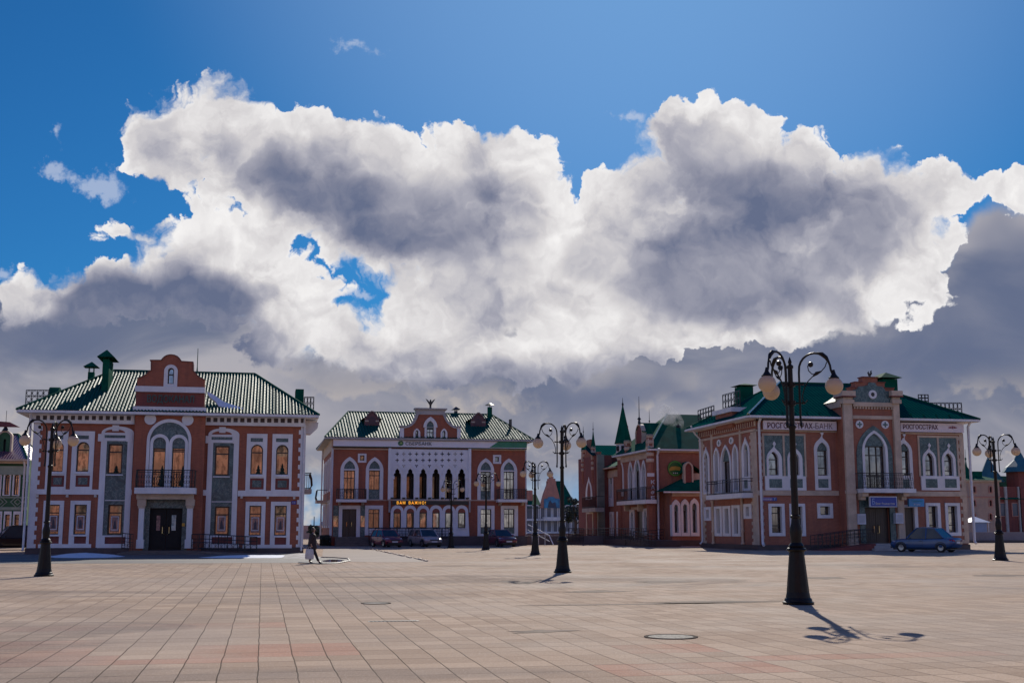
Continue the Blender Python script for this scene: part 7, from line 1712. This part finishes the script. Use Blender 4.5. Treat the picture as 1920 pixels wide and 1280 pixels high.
# ================================================================== STREET LAMPS
GLOBE = bpy.data.materials.new('opal_globe'); GLOBE.use_nodes = True
_nt = GLOBE.node_tree; _b = _nt.nodes['Principled BSDF']; _b.inputs['Base Color'].default_value = (.60, .48, .34, 1); _b.inputs['Roughness'].default_value = .25
_tr = _nt.nodes.new('ShaderNodeBsdfTranslucent'); _tr.inputs[0].default_value = (.62, .46, .30, 1); _mx = _nt.nodes.new('ShaderNodeMixShader'); _mx.inputs[0].default_value = .30
_nt.links.new(_b.outputs[0], _mx.inputs[1]); _nt.links.new(_tr.outputs[0], _mx.inputs[2]); _nt.links.new(_mx.outputs[0], _nt.nodes['Material Output'].inputs[0])
LAMPM = principled('painted_cast_iron', (.010, .009, .009), .42, 0.0, 0.22, build=vary((.010, .009, .009), .3, 5, bump=.15, bscale=25))
def make_lamp():
    t = thing('street_lamp', (0, 0, 0), 'street lamp', 'street lamp', 'three-globe iron street lamps on the square')
    m = MB(); m.lathe((0, 0, 0), [(.33, 0), (.34, .05), (.30, .07), (.29, .12), (.265, .14), (.25, .22), (.24, .26)], 16); m.build('foot', LAMPM, t, smooth=True)
    m = MB(); m.lathe((0, 0, .26), [(.235, 0), (.165, .74), (.155, .86)], 32, .035, 10); m.build('pedestal', LAMPM, t, smooth=True)
    m = MB(); m.lathe((0, 0, 1.12), [(.16, 0), (.2, .02), (.215, .05), (.2, .08), (.15, .10), (.17, .13), (.15, .16), (.115, .2), (.12, .3), (.135, .42), (.125, .52), (.095, .62), (.085, .72), (.11, .74), (.11, .78), (.08, .8)], 18); m.build('collar', LAMPM, t, smooth=True)
    m = MB(); m.lathe((0, 0, 1.9), [(.08, 0), (.072, .9), (.066, 1.9), (.085, 1.93), (.085, 1.98), (.06, 2.0), (.055, 3.25), (.075, 3.27), (.075, 3.32), (.03, 3.36), (.045, 3.40), (.03, 3.45), (.005, 3.52)], 14); m.build('pole', LAMPM, t, smooth=True)
    for z_ in (4.38, 4.80):
        m = MB()
        for k in range(3):
            a = 2*math.pi*k/3; d = Vector((math.cos(a), math.sin(a), 0)); m.ring([Vector((0, 0, z_)), d*.27+Vector((0, 0, z_))], .018, 6)
            m.lathe(d*.27+Vector((0, 0, z_-.025)), [(.03, 0), (.03, .05)], 6)
        m.lathe((0, 0, z_-.05), [(.1, 0), (.1, .1)], 12); m.build('bracket', LAMPM, t)
    for k in range(3):
        a = 2*math.pi*k/3; d = Vector((math.cos(a), math.sin(a), 0)); V2 = lambda r, z: d*r+Vector((0, 0, z))
        m = MB(); P = [V2(.20, 3.92), V2(.19, 4.05), V2(.19, 4.6), V2(.19, 5.05)]
        cx, cz, r_ = .19+.345, 5.10, .345
        for i in range(1, 13): th = math.pi-math.pi*1.0*i/12; P.append(V2(cx+r_*math.cos(th), cz+r_*1.12*math.sin(th)))
        P += [V2(.90, 5.05), V2(.93, 4.98)]
        m.ring(P, [.024]*4+[.025]*12+[.026, .03], 8)
        m.lathe(V2(.2, 3.84), [(.01, 0), (.038, .05), (.022, .1)], 8)
        m.ring([V2(.60, 5.49), V2(.70, 5.46), V2(.79, 5.38), V2(.86, 5.24)], [.02, .05, .045, .02], 8)
        arm = m.build('arm', LAMPM, t, smooth=True)
        S = [V2(.36, 4.44), V2(.31, 4.38), V2(.255, 4.42), V2(.25, 4.55), V2(.30, 4.72), V2(.38, 4.86), V2(.48, 4.96), V2(.58, 5.02), V2(.68, 5.08), V2(.76, 5.17), V2(.80, 5.28)]
        m = MB(); m.ring(S, .013, 6)
        m.ring([V2(.49, 4.965), V2(.57, 5.03), V2(.68, 5.075)], [.014, .042, .014], 7)
        m.ring([V2(.56, 5.01), V2(.47, 5.02), V2(.40, 5.10), V2(.385, 5.20), V2(.43, 5.26)], .011, 6)
        m.lathe(V2(.45, 5.17), [(.005, 0), (.045, .02), (.062, .065), (.045, .11), (.005, .13)], 10); m.build('scroll', LAMPM, arm, smooth=True)
        m = MB(); m.lathe(V2(.94, 4.90), [(.115, 0), (.12, .02), (.09, .05), (.05, .1), (.03, .17), (.025, .2)], 14); m.build('socket', LAMPM, arm, smooth=True)
        me = bpy.data.meshes.new('globe'); bm = bmesh.new(); bmesh.ops.create_uvsphere(bm, u_segments=28, v_segments=18, radius=.195, matrix=Matrix.Translation(V2(.94, 4.74)))
        for f_ in bm.faces: f_.smooth = True
        bm.to_mesh(me); bm.free(); me.materials.append(GLOBE); g_ = bpy.data.objects.new('globe', me); C.objects.link(g_); g_.parent = t
    return t
lamp0 = make_lamp()
LAMPS = [((1497, 1132), -2, 1.0, 'tallest nearest street lamp, in front of the insurance house, its shadow beside a manhole'),
         ((1055, 1073), 80, 1.0, 'street lamp in the middle of the square, second nearest of all'),
         ((82, 1079.5), 80, 0.97, 'street lamp standing in front of the red town house at left'),
         ((1876, 1050), -18, 1.15, 'rightmost street lamp, in front of the lilac concrete wall'),
         ((1003.5, 1040), -18, 1.02, 'street lamp just right of the bank, against the distant gabled house'),
         ((911, 1030.5), -18, 1.02, 'street lamp beside the dark red saloon in front of the bank'),
         ((845.5, 1027), -18, .98, 'thinnest looking street lamp before the white arcade of the bank')]
for i, ((px_, py_), az, s_, lb) in enumerate(LAMPS):
    o = lamp0 if i == 0 else copy_tree(lamp0)
    p = ground(px_, py_); o.location = (p.x, p.y, 0); o['label'] = lb; o.scale = (s_, s_, s_)
    view = math.atan2(p.x, p.y); o.rotation_euler = (0, 0, R(az)-view)

# ================================================================== CARS
TYRE = principled('tyre_rubber', (.015, .015, .016), .8, build=vary((.018, .018, .018), .2, 5)); RIM = principled('wheel_rim', (.35, .36, .38), .3, .9, build=vary((.36, .37, .39), .3, 6))
CGL = principled('car_glass', (.02, .03, .045), .05, 0.0, 0.45, build=vary((.03, .05, .07), .3, 1)); LENS = principled('headlight_lens', (.6, .62, .65), .1, .3, build=vary((.6, .62, .65), .2, 6)); TAIL = principled('tail_light_red', (.4, .012, .015), .15, build=vary((.4, .015, .015), .2, 8)); PLATE = principled('number_plate_white', (.7, .7, .7), .4, build=vary((.72, .72, .72), .1, 6)); BLKP = principled('black_plastic', (.015, .015, .016), .5, build=vary((.016, .016, .017), .2, 4))
def car(name, label, cat, paint, L, W, Hc, kind, loc, ang, lights=False, group='cars parked by the houses'):
    """x forward along the car; cross sections lofted along the length"""
    t = thing(name, (0, 0, 0), label, cat, group)
    h = L/2
    if kind == 'hatch': prof = [(-h, .55, .80, .9), (-h+.12, .36, .92, .96), (-h+.6, .24, .95, 1.0), (-h*.2, .22, .93, 1.0), (h*.42, .22, .92, 1.0), (h*.72, .23, .86, .98), (h*.92, .28, .74, .93), (h, .42, .62, .82)]; gh = [(-h+.18, .0), (-h+.5, 1), (h*.02, 1.03), (h*.22, .93), (h*.56, .0)]
    else: prof = [(-h, .50, .82, .86), (-h+.1, .32, .93, .94), (-h+.5, .24, .96, 1.0), (-h*.25, .22, .93, 1.0), (h*.38, .22, .91, 1.0), (h*.72, .23, .85, .98), (h*.93, .27, .74, .93), (h, .42, .60, .80)]; gh = [(-h*.70, .0), (-h*.40, .93), (-h*.05, 1.03), (h*.12, .98), (h*.46, .0)]
    if kind == 'wagon': gh = [(-h+.12, .0), (-h+.35, 1), (h*.0, 1.04), (h*.2, .96), (h*.52, .0)]
    body = MB(); rows = []
    for x, zb, zt, wf in prof:
        w_ = W/2*wf
        rows.append([(x, -w_*.86, zb), (x, -w_*.98, zb+.1), (x, -w_, (zb+zt)/2), (x, -w_*.97, zt-.08), (x, -w_*.86, zt), (x, 0, zt+.025), (x, w_*.86, zt), (x, w_*.97, zt-.08), (x, w_, (zb+zt)/2), (x, w_*.98, zb+.1), (x, w_*.86, zb)])
    n = 11; pts = [p for r in rows for p in r]; fc = []
    for i in range(len(rows)-1):
        for j in range(n): fc.append((i*n+j, i*n+(j+1) % n, (i+1)*n+(j+1) % n, (i+1)*n+j))
    fc += [tuple(range(n)), tuple((len(rows)-1)*n+j for j in range(n))]
    body.add(pts, fc, raw=True); bo = body.build('body', paint, t, smooth=True)
    zs = lambda x: next((a[2]+(b[2]-a[2])*(x-a[0])/(b[0]-a[0])) for a, b in zip(prof[:-1], prof[1:]) if a[0] <= x <= b[0])
    rf = Hc
    cab = MB(); rows = []
    for x, f in gh:
        zb = zs(x)-.03; zt = zb+.02+(rf-zb)*f if f else zb+.04; wl = W/2*.93; wt = W/2*(.93-.21*min(1, f))
        rows.append([(x, -wl, zb), (x, -wt, zt), (x, wt, zt), (x, wl, zb)])
    pts = [p for r in rows for p in r]; fc = []
    for i in range(len(rows)-1):
        for j in range(4): fc.append((i*4+j, i*4+(j+1) % 4, (i+1)*4+(j+1) % 4, (i+1)*4+j))
    fc += [(0, 1, 2, 3), tuple(len(rows)*4-4+j for j in range(4))]
    cab.add(pts, fc, raw=True); cab.build('windows', CGL, t)
    # roof skin and pillars over the glasshouse
    rp = MB(); xs = [g for g in gh if g[1] > .5]; top = []
    for x, f in xs: zb = zs(x)-.03; z_ = zb+.02+(rf-zb)*f; top.append((x, W/2*(.93-.21*min(1, f)), z_))
    for (x0, w0, z0), (x1, w1, z1) in zip(top[:-1], top[1:]): rp.add([(x0, -w0-.015, z0+.012), (x0, w0+.015, z0+.012), (x1, w1+.015, z1+.012), (x1, -w1-.015, z1+.012), (x0, -w0-.015, z0-.05), (x0, w0+.015, z0-.05), (x1, w1+.015, z1-.05), (x1, -w1-.015, z1-.05)], [(0,1,2,3),(4,5,6,7),(0,1,5,4),(1,2,6,5),(2,3,7,6),(3,0,4,7)], raw=True)
    for s in (-1, 1):
        for (xa_, fa), (xb_, fb) in ((gh[0], gh[1]), (gh[-1], gh[-2])):
            za = zs(xa_)-.01; zb = zs(xb_)-.03; zt = zb+.02+(rf-zb)*fb; rp.ring([Vector((xa_, s*W/2*.92, za)), Vector((xb_, s*W/2*(.94-.21), zt))], [.05, .035], 6)
        xm = (gh[1][0]+gh[-2][0])/2-.05; zb = zs(xm); rp.ring([Vector((xm, s*W/2*.945, zb-.02)), Vector((xm, s*W/2*.735, rf-.03))], .035, 6)
    rp.build('roof_panel', paint, t)
    for x in (-h*.62, h*.62):
        for s in (-1, 1):
            m = MB(); r_ = .31; y0 = s*(W/2-.2); y1 = s*(W/2+.005)
            prf = [(r_*.62, y0), (r_, y0+s*.02), (r_, y1-s*.02), (r_*.9, y1), (r_*.62, y1)]
            pts = []; k = 18
            for rr, y in prf: pts += [(x+rr*math.cos(2*math.pi*j/k), y, .31+rr*math.sin(2*math.pi*j/k)) for j in range(k)]
            fc = [(i*k+j, i*k+(j+1) % k, (i+1)*k+(j+1) % k, (i+1)*k+j) for i in range(len(prf)-1) for j in range(k)]
            m.add(pts, fc, raw=True); wh = m.build('wheel', TYRE, t, smooth=True)
            m = MB(); m.add([(x+r_*.62*math.cos(2*math.pi*j/k), y1-s*.015, .31+r_*.62*math.sin(2*math.pi*j/k)) for j in range(k)]+[(x, y1-s*.03, .31)], [(j, (j+1) % k, k) for j in range(k)], raw=True); m.build('rim', RIM, wh)
            m = MB(); ar = [(x+.40*math.cos(a), .31+.38*math.sin(a)) for a in [math.pi*j/12 for j in range(13)]]; ar2 = [(x+.33*math.cos(a), .31+.33*math.sin(a)) for a in [math.pi*j/12 for j in range(13)]]
            y2 = s*(W/2+.004); m.add([(a, y2, b) for a, b in ar]+[(a, y2, b) for a, b in ar2]+[(a, y2-s*.16, b) for a, b in ar], [(i, i+1, 14+i, 13+i) for i in range(12)]+[(i, i+1, 27+i, 26+i) for i in range(12)], raw=True); m.build('wheel_arch', BLKP, t)
    for s in (-1, 1):
        m = MB(); m.ring([Vector((h*.93, s*W*.30, .66)), Vector((h*.90, s*W*.39, .68)), Vector((h*.80, s*W*.455, .72))], [.075, .085, .05], 8); m.build('headlight', LENS, t, smooth=True)
        m = MB(); m.ring([Vector((-h+.05, s*W*.33, .76)), Vector((-h+.08, s*W*.41, .78)), Vector((-h+.26, s*W*.455, .82))], [.085, .095, .05], 8); m.build('tail_light', TAIL, t, smooth=True)
        m = MB(); xm = h*.36; m.ring([Vector((xm, s*W*.47, .95)), Vector((xm, s*W*.55, .99)), Vector((xm, s*W*.575, .99))], [.02, .07, .05], 8); m.build('wing_mirror', paint, t, smooth=True)
        m = MB(); m.ring([Vector((h*.02, s*(W/2+.002), .74)), Vector((-.12+h*.02, s*(W/2+.01), .745))], .018, 5); m.build('door_handle', BLKP, t)
        m = MB(); 
        for xx in (h*.36, -h*.06, -h*.5): m.ring([Vector((xx, s*(W/2-.003), .34)), Vector((xx, s*(W/2-.002), .60)), Vector((xx-.02, s*(W/2*.975), .86))], .006, 4)
        m.build('door_gap', BLKP, bo)
    m = MB(); m.box(h-.02, h+.005, -.26, .26, .40, .51); m.build('number_plate', PLATE, t)
    m = MB(); m.box(-h-.012, -h+.02, -.26, .26, .60 if kind != 'hatch' else .62, .71 if kind != 'hatch' else .73); m.build('number_plate', PLATE, t)
    m = MB(); m.box(h-.06, h+.002, -.42, .42, .53, .63); m.build('grille', BLKP, t)
    m = MB(); m.box(h-.12, h-.0, -W*.38, W*.38, .26, .37); m.build('lower_grille', BLKP, t)
    m = MB(); m.box(-h*.9, h*.9, -W*.42, W*.42, .16, .26); m.build('underbody', BLKP, t)
    if lights:
        em = emis('lit_headlamp', (1.0, .9, .6), 14); m = MB(); m.lathe((h*.93+.05, W*.33, .64), [(.005, 0), (.05, .03), (.05, .07), (.005, .1)], 10); m.build('lit_headlamp', em, t)
    t.location = (loc.x, loc.y, 0); t.rotation_euler = (0, 0, ang)
    return t
def carpaint(name, col): 
    m = principled(name, col, .3, .3, build=vary(col, .12, .6, fine=.1)); m.node_tree.nodes['Principled BSDF'].inputs['Coat Weight'].default_value = .6; m.node_tree.nodes['Principled BSDF'].inputs['Coat Roughness'].default_value = .05; return m
# toward the viewer is -Y
car('hatchback', 'dark red hatchback facing the square by the bank entrance', 'car', carpaint('paint_wine_red', (.22, .02, .06)), 3.6, 1.6, 1.45, 'hatch', ground(727, 1025.5)+Vector((0, 1.2, 0)), R(-72))
car('estate_car', 'silver estate car with one headlight lit, facing the square', 'car', carpaint('paint_silver', (.48, .40, .40)), 4.1, 1.68, 1.45, 'wagon', ground(801, 1025)+Vector((0, 1.5, 0)), R(-74), True)
car('saloon_car', 'dark red saloon parked at the right end of the bank', 'car', carpaint('paint_plum', (.17, .03, .06)), 4.2, 1.7, 1.42, 'sedan', ground(942, 1024.5)+Vector((0, 1.2, 0)), R(-78))
car('saloon_car', 'blue saloon parked outside the insurance house', 'car', carpaint('paint_blue', (.010, .065, .20)), 4.45, 1.78, 1.62, 'sedan', ground(1746, 1035)+Vector((0.35, 1.2, 0)), R(126))
car('estate_car', 'black car in the shade beside the green house', 'car', carpaint('paint_black', (.012, .010, .012)), 4.5, 1.8, 1.75, 'wagon', ground(26, 1030), R(200))

# ================================================================== THE WALKER
def skin_obj(name, verts, edges, radii, mat, parent, sub=2, root=0):
    me = bpy.data.meshes.new(name); me.from_pydata(verts, edges, []); o = bpy.data.objects.new(name, me); C.objects.link(o); o.parent = parent
    sk = o.modifiers.new('Skin', 'SKIN'); sk.use_smooth_shade = True
    for i, r in enumerate(radii): me.skin_vertices[0].data[i].radius = (r, r) if not isinstance(r, tuple) else r
    me.skin_vertices[0].data[root].use_root = True
    sb = o.modifiers.new('Subdivision', 'SUBSURF'); sb.levels = sub; sb.render_levels = sub
    me.materials.append(mat); return o
pg = ground(584.5, 1056); per = thing('person', (0, 0, 0), 'person in dark coat walking with a white bag', 'person')
SKINM = principled('skin', (.45, .27, .2), .6, build=vary((.45, .27, .2), .15, 8)); COAT = principled('dark_coat_cloth', (.022, .012, .016), .8, build=vary((.025, .013, .018), .3, 6)); TROU = principled('black_trousers', (.012, .012, .014), .8, build=vary((.013, .013, .015), .3, 6)); HAIR = principled('dark_hair', (.03, .016, .012), .6, build=vary((.03, .016, .012), .3, 20)); BOOT = principled('black_boots', (.012, .011, .011), .4, build=vary((.012, .011, .011), .3, 8))
# walks towards +x (to the right), seen from the side; x forward, y depth, z up
J = [(0, 0, .93), (0, 0, 1.08), (.02, 0, 1.25), (.035, 0, 1.38), (.05, 0, 1.46), (.06, 0, 1.52), (.065, 0, 1.60), (.06, 0, 1.67),
     (.0, -.09, .88), (.16, -.09, .50), (.33, -.09, .10), (.42, -.09, .04), (.49, -.09, .035),
     (0, .09, .88), (-.01, .09, .48), (-.12, .09, .11), (-.05, .09, .04), (.04, .09, .035),
     (.03, -.17, 1.37), (-.06, -.21, 1.12), (-.02, -.21, .90), (-.01, -.21, .84),
     (.03, .17, 1.37), (.06, .21, 1.12), (.20, .20, .97), (.25, .20, .94)]
E = [(0,1),(1,2),(2,3),(3,4),(4,5),(5,6),(6,7),(0,8),(8,9),(9,10),(10,11),(11,12),(0,13),(13,14),(14,15),(15,16),(16,17),(3,18),(18,19),(19,20),(20,21),(3,22),(22,23),(23,24),(24,25)]
rad = [(.13,.15),(.12,.14),(.13,.16),(.11,.15),.05,.055,(.09,.075),(.075,.065),.095,.065,.045,.045,.03,.095,.065,.045,.045,.03,.055,.042,.03,.032,.055,.042,.03,.032]
body = skin_obj('body', J, E, rad, SKINM, per)
cj = [(0, 0, .62), (0, 0, .78), (0, 0, .95), (0, 0, 1.12), (.02, 0, 1.28), (.035, 0, 1.40), (.03, -.18, 1.37), (-.06, -.215, 1.12), (-.02, -.21, .92), (.03, .18, 1.37), (.06, .215, 1.12), (.19, .20, .98)]
coat = skin_obj('coat', cj, [(0,1),(1,2),(2,3),(3,4),(4,5),(5,6),(6,7),(7,8),(5,9),(9,10),(10,11)], [(.26,.25),(.25,.24),(.22,.225),(.20,.21),(.20,.21),(.13,.15),.10,.08,.065,.10,.08,.065], COAT, per)
for s, pts in ((-1, J[8:13]), (1, J[13:18])):
    tr = skin_obj('trouser_leg', pts[:3], [(0, 1), (1, 2)], [.115, .08, .065], TROU, per, 1); bt = skin_obj('boot', [pts[2], pts[3], pts[4]], [(0, 1), (1, 2)], [.06, .06, .045], BOOT, per, 1)
hr = skin_obj('hair', [(.02, 0, 1.47), (.015, 0, 1.58), (.03, 0, 1.68), (.06, 0, 1.71)], [(0,1),(1,2),(2,3)], [.07, .10, .10, .06], HAIR, per)
m = MB(); m.ring([Vector((.145, 0, 1.60)), Vector((.17, 0, 1.575)), Vector((.15, 0, 1.565))], [.008, .016, .01], 6); m.build('nose', SKINM, per, smooth=True)
for s in (-1, 1):
    m = MB(); m.lathe((.14, s*.032, 1.612), [(.003, 0), (.010, .006), (.003, .014)], 6); m.build('eye', BLKP, per)
    m = MB(); m.ring([Vector((.05, s*.082, 1.615)), Vector((.04, s*.09, 1.595)), Vector((.05, s*.082, 1.57))], .01, 5); m.build('ear', SKINM, per)
m = MB(); m.ring([Vector((.148, -.02, 1.545)), Vector((.153, 0, 1.545)), Vector((.148, .02, 1.545))], .005, 5); m.build('mouth', TAIL, per)
for (hx, hy, hz), dv in (((-.01, -.21, .84), (.0, 0, -1)), ((.25, .20, .94), (.8, 0, -.6))):
    d = Vector(dv).normalized(); side = Vector((0, 0, 1)) if abs(d.z) < .7 else Vector((1, 0, 0)); pal = Vector((hx, hy, hz))
    v = [tuple(pal-d*.03), tuple(pal+d*.03)]; e = [(0, 1)]; r = [.028, .034]
    for k, ln in enumerate((.062, .072, .067, .052)):
        o_ = side*(k-1.5)*.018; b_ = len(v); v += [tuple(pal+d*.05+o_), tuple(pal+d*(.05+ln*.55)+o_+Vector((0, .008, 0))), tuple(pal+d*(.05+ln*.9)+o_+Vector((0, .024, -.004)))]; e += [(1, b_), (b_, b_+1), (b_+1, b_+2)]; r += [.010, .009, .007]
    b_ = len(v); v += [tuple(pal+side*.04+d*.01), tuple(pal+side*.06+d*.045)]; e += [(0, b_), (b_, b_+1)]; r += [.012, .009]
    skin_obj('hand', v, e, r, SKINM, per, 1)
sc_ = 1.0
per.location = (pg.x, pg.y, 0); per.scale = (.96, .96, .96); per.rotation_euler = (0, 0, R(-8))
bag = thing('carrier_bag', (pg.x-.12, pg.y-.22, 0), 'white carrier bag hanging from the walker’s hand', 'bag')
BAGM = principled('bag_plastic', (.62, .60, .58), .5, build=vary((.64, .62, .60), .25, 5, bump=.4, bscale=12))
m = MB(); bx, by = pg.x-.12, pg.y-.22
rows = []
for z_, w_, d_ in ((.20, .17, .07), (.28, .20, .09), (.45, .19, .085), (.60, .17, .05), (.66, .15, .03)): rows.append([(bx-w_, by-d_, z_), (bx, by-d_*1.25, z_+.01), (bx+w_, by-d_, z_), (bx+w_*1.03, by, z_), (bx+w_, by+d_, z_), (bx, by+d_*1.2, z_), (bx-w_, by+d_, z_), (bx-w_*1.03, by, z_)])
pts = [p for r in rows for p in r]; m.add(pts, [(i*8+j, i*8+(j+1) % 8, (i+1)*8+(j+1) % 8, (i+1)*8+j) for i in range(4) for j in range(8)]+[tuple(range(8)), tuple(32+j for j in range(8))], raw=True); m.build('sack', BAGM, bag, smooth=True)
m = MB(); m.ring([Vector((bx-.08, by, .64)), Vector((bx-.03, by, .76)), Vector((bx+.03, by, .76)), Vector((bx+.08, by, .64))], .009, 5); m.build('handles', BAGM, bag)

# ================================================================== GROUND DETAILS
def disc(name, px, py, r, mat, label, cat, h=.006, group=None):
    p = ground(px, py); m = MB(); m.lathe((p.x, p.y, .001), [(r, 0), (r, h), (r*.9, h+.001)], 32); o = m.build(name, mat); tag(o, label, cat, group); return p, o
CI = principled('manhole_iron', (.10, .09, .085), .75, 0.0, 0.2, build=vary((.22, .2, .18), .6, 12, bump=.8, bscale=40, col2=(.05, .045, .04)))
MARK = principled('dark_grime', (.07, .055, .045), .9, 0.0, 0.05, build=vary((.08, .06, .05), .4, 2))
def manhole(px, py, r, label):
    p = ground(px, py); o = thing('manhole_cover', (p.x, p.y, 0), label, 'manhole', 'manhole covers in the paving')
    m = MB(); n = 32
    pts = [(p.x+rr*math.cos(2*math.pi*j/n), p.y+rr*math.sin(2*math.pi*j/n), z) for rr, z in ((r, .001), (r, .012), (r*.86, .012), (r*.86, .006)) for j in range(n)]
    m.add(pts, [(i*n+j, i*n+(j+1) % n, (i+1)*n+(j+1) % n, (i+1)*n+j) for i in range(3) for j in range(n)], raw=True); m.build('rim', MARK, o)
    m = MB(); m.lathe((p.x, p.y, .002), [(r*.86, 0), (r*.84, .007)], 28); m.build('lid', CI, o)
manhole(1258, 1193.5, .41, 'larger manhole cover left of the tallest lamp’s shadow'); manhole(705, 1130.5, .33, 'smaller manhole cover above the drain slot')
p = ground(738, 1164); m = MB(); 
for i in range(12): m.box(p.x-.42+.07*i, p.x-.42+.07*i+.045, p.y-.06, p.y+.06, .001, .012)
m.box(p.x-.45, p.x+.45, p.y-.08, p.y+.08, .0, .006); tag(m.build('drain_grate', BLKP), 'narrow slotted drain grate below the smaller manhole', 'drain grate')
# asphalt strip before the town house with a round end, old snow, kerb
pa = [ground(x, y) for x, y in ((-300, 1056), (0, 1056), (300, 1055.5), (560, 1054.5), (600, 1056.8), (632, 1055.5), (655, 1051), (650, 1047.5), (628, 1045.8), (600, 1045), (576, 1038), (300, 1038), (-300, 1038))]
m = MB(); m.add([(q_.x, q_.y, .004) for q_ in pa], [tuple(range(len(pa)))], raw=True); tag(m.build('asphalt_apron', ASPH), kind='structure')
DSNOW = principled('dirty_snow', (.42, .39, .36), .85, build=vary((.46, .43, .40), .5, 2.5, col2=(.22, .19, .17), bump=.6, bscale=8))
def snow(pxs, h, label, n=5, seed=2, mat=SNOW):
    rnd = random.Random(seed); P = [ground(*q_) for q_ in pxs]; c = sum(P, Vector())/len(P); m = MB(); k = len(P); pts = []
    for i in range(n):
        f = 1-i/n; zz_ = .004+h*math.sin(math.pi/2*i/n)
        for q_ in P: jx = rnd.uniform(-.04, .04); pts.append((c.x+(q_.x-c.x)*(f+jx), c.y+(q_.y-c.y)*(f+jx), zz_*rnd.uniform(.8, 1.15)+ (0 if i else -.003)))
    pts.append((c.x, c.y, h)); m.add(pts, [(i*k+j, i*k+(j+1) % k, (i+1)*k+(j+1) % k, (i+1)*k+j) for i in range(n-1) for j in range(k)]+[((n-1)*k+j, (n-1)*k+(j+1) % k, n*k) for j in range(k)], raw=True)
    o = m.build('snow_patch', mat, smooth=True); tag(o, label, 'snow', 'old snow by the town house')
snow([(88, 1043), (105, 1040.5), (140, 1038.8), (180, 1038.2), (215, 1039.5), (236, 1043), (200, 1045), (140, 1045.5), (105, 1045)], .16, 'blue white snow patch in the shade left of the steps')
snow([(372, 1044.5), (400, 1042.8), (450, 1042.4), (500, 1042.2), (540, 1040.5), (560, 1043), (520, 1045.4), (450, 1045.6), (400, 1045.6)], .10, 'long thin snow strip along the ramp right of the steps')
snow([(520, 1043), (545, 1037.5), (560, 1036.5), (577, 1037), (590, 1041), (602, 1044.5), (596, 1049), (565, 1047), (535, 1046)], .10, 'sunlit dirty snow heap at the right corner of the town house', mat=DSNOW)
WETM = principled('wet_puddle', (.03, .03, .03), .08, build=vary((.035, .033, .032), .3, 2))
pa = [ground(x, y) for x, y in ((604, 1050.5), (618, 1048.5), (636, 1048.6), (646, 1050.3), (638, 1052.6), (620, 1053.4), (606, 1052.4))]
m = MB(); m.add([(q_.x, q_.y, .008) for q_ in pa], [tuple(range(len(pa)))], raw=True); tag(m.build('puddle', WETM), 'dark puddle on the asphalt just right of the walker', 'puddle')
pa = [ground(x, y) for x, y in ((560, 1055.0), (600, 1057.3), (632, 1056), (656, 1051.2), (652, 1047.2), (628, 1045.2), (602, 1044.4))]
m = MB(); m.ring([Vector((q_.x, q_.y, .012)) for q_ in pa], .035, 5); tag(m.build('kerb', ST), 'curved pale kerb round the end of the asphalt', 'kerb')

# darker asphalt lane beyond the walker with its pale broken kerb line
pa = [ground(x, y) for x, y in ((606, 1028.5), (690, 1028.5), (742, 1036.5), (803, 1052.5), (720, 1053.5), (655, 1052.5), (655, 1047.5), (628, 1045), (604, 1043))]
m = MB(); m.add([(q_.x, q_.y, .004) for q_ in pa], [tuple(range(len(pa)))], raw=True); tag(m.build('asphalt_lane', principled('brown_asphalt', (.26, .2, .16), .85, build=vary((.27, .205, .165), .2, .5, fine=.2))), kind='structure')
m = MB(); a, b = ground(694, 1028.7), ground(804, 1052.2); rnd = random.Random(9)
for i in range(26):
    p_, q_ = a+(b-a)*(i/26+.004), a+(b-a)*((i+1)/26-.004); jx = rnd.uniform(-.08, .08); m.ring([Vector((p_.x+jx, p_.y, .01)), Vector((q_.x+jx, q_.y, .01))], rnd.uniform(.05, .10), 4)
tag(m.build('kerb_line', CREAM), kind='structure')
# worn dark marks on the paving; the first paints a lamp's cast shadow
rnd = random.Random(21)
MK = principled('stain_shadow_mark', (.20, .15, .115), .85, 0.0, 0.1, build=vary((.22, .165, .125), .35, 1.2))
for px_, py_, wx, wy in ((968, 1091, .5, .9), (1245, 1090, 1.0, .5), (1120, 1108, .8, .5), (700, 1081.5, 1.3, .3), (1010, 1183, .5, .25), (1540, 1083, .9, .8), (1880, 1078, 1.2, .7), (1190, 1132, 2.6, .22), (870, 1060, 1.5, .5), (1330, 1128, 1.6, .35)):
    p = ground(px_, py_); m = MB(); k = 22; ph = [rnd.uniform(0, 6.28) for _ in range(4)]
    m.add([(p.x+wx*math.cos(a)*(1+.3*math.sin(3*a+ph[0])+.2*math.sin(5*a+ph[1])+.12*math.sin(9*a+ph[3])), p.y+wy*math.sin(a)*(1+.3*math.sin(2*a+ph[2])+.2*math.sin(7*a+ph[3])), .004) for a in [2*math.pi*i/k for i in range(k)]], [tuple(range(k))], raw=True); tag(m.build('stain_shadow_mark', MK), kind='structure')
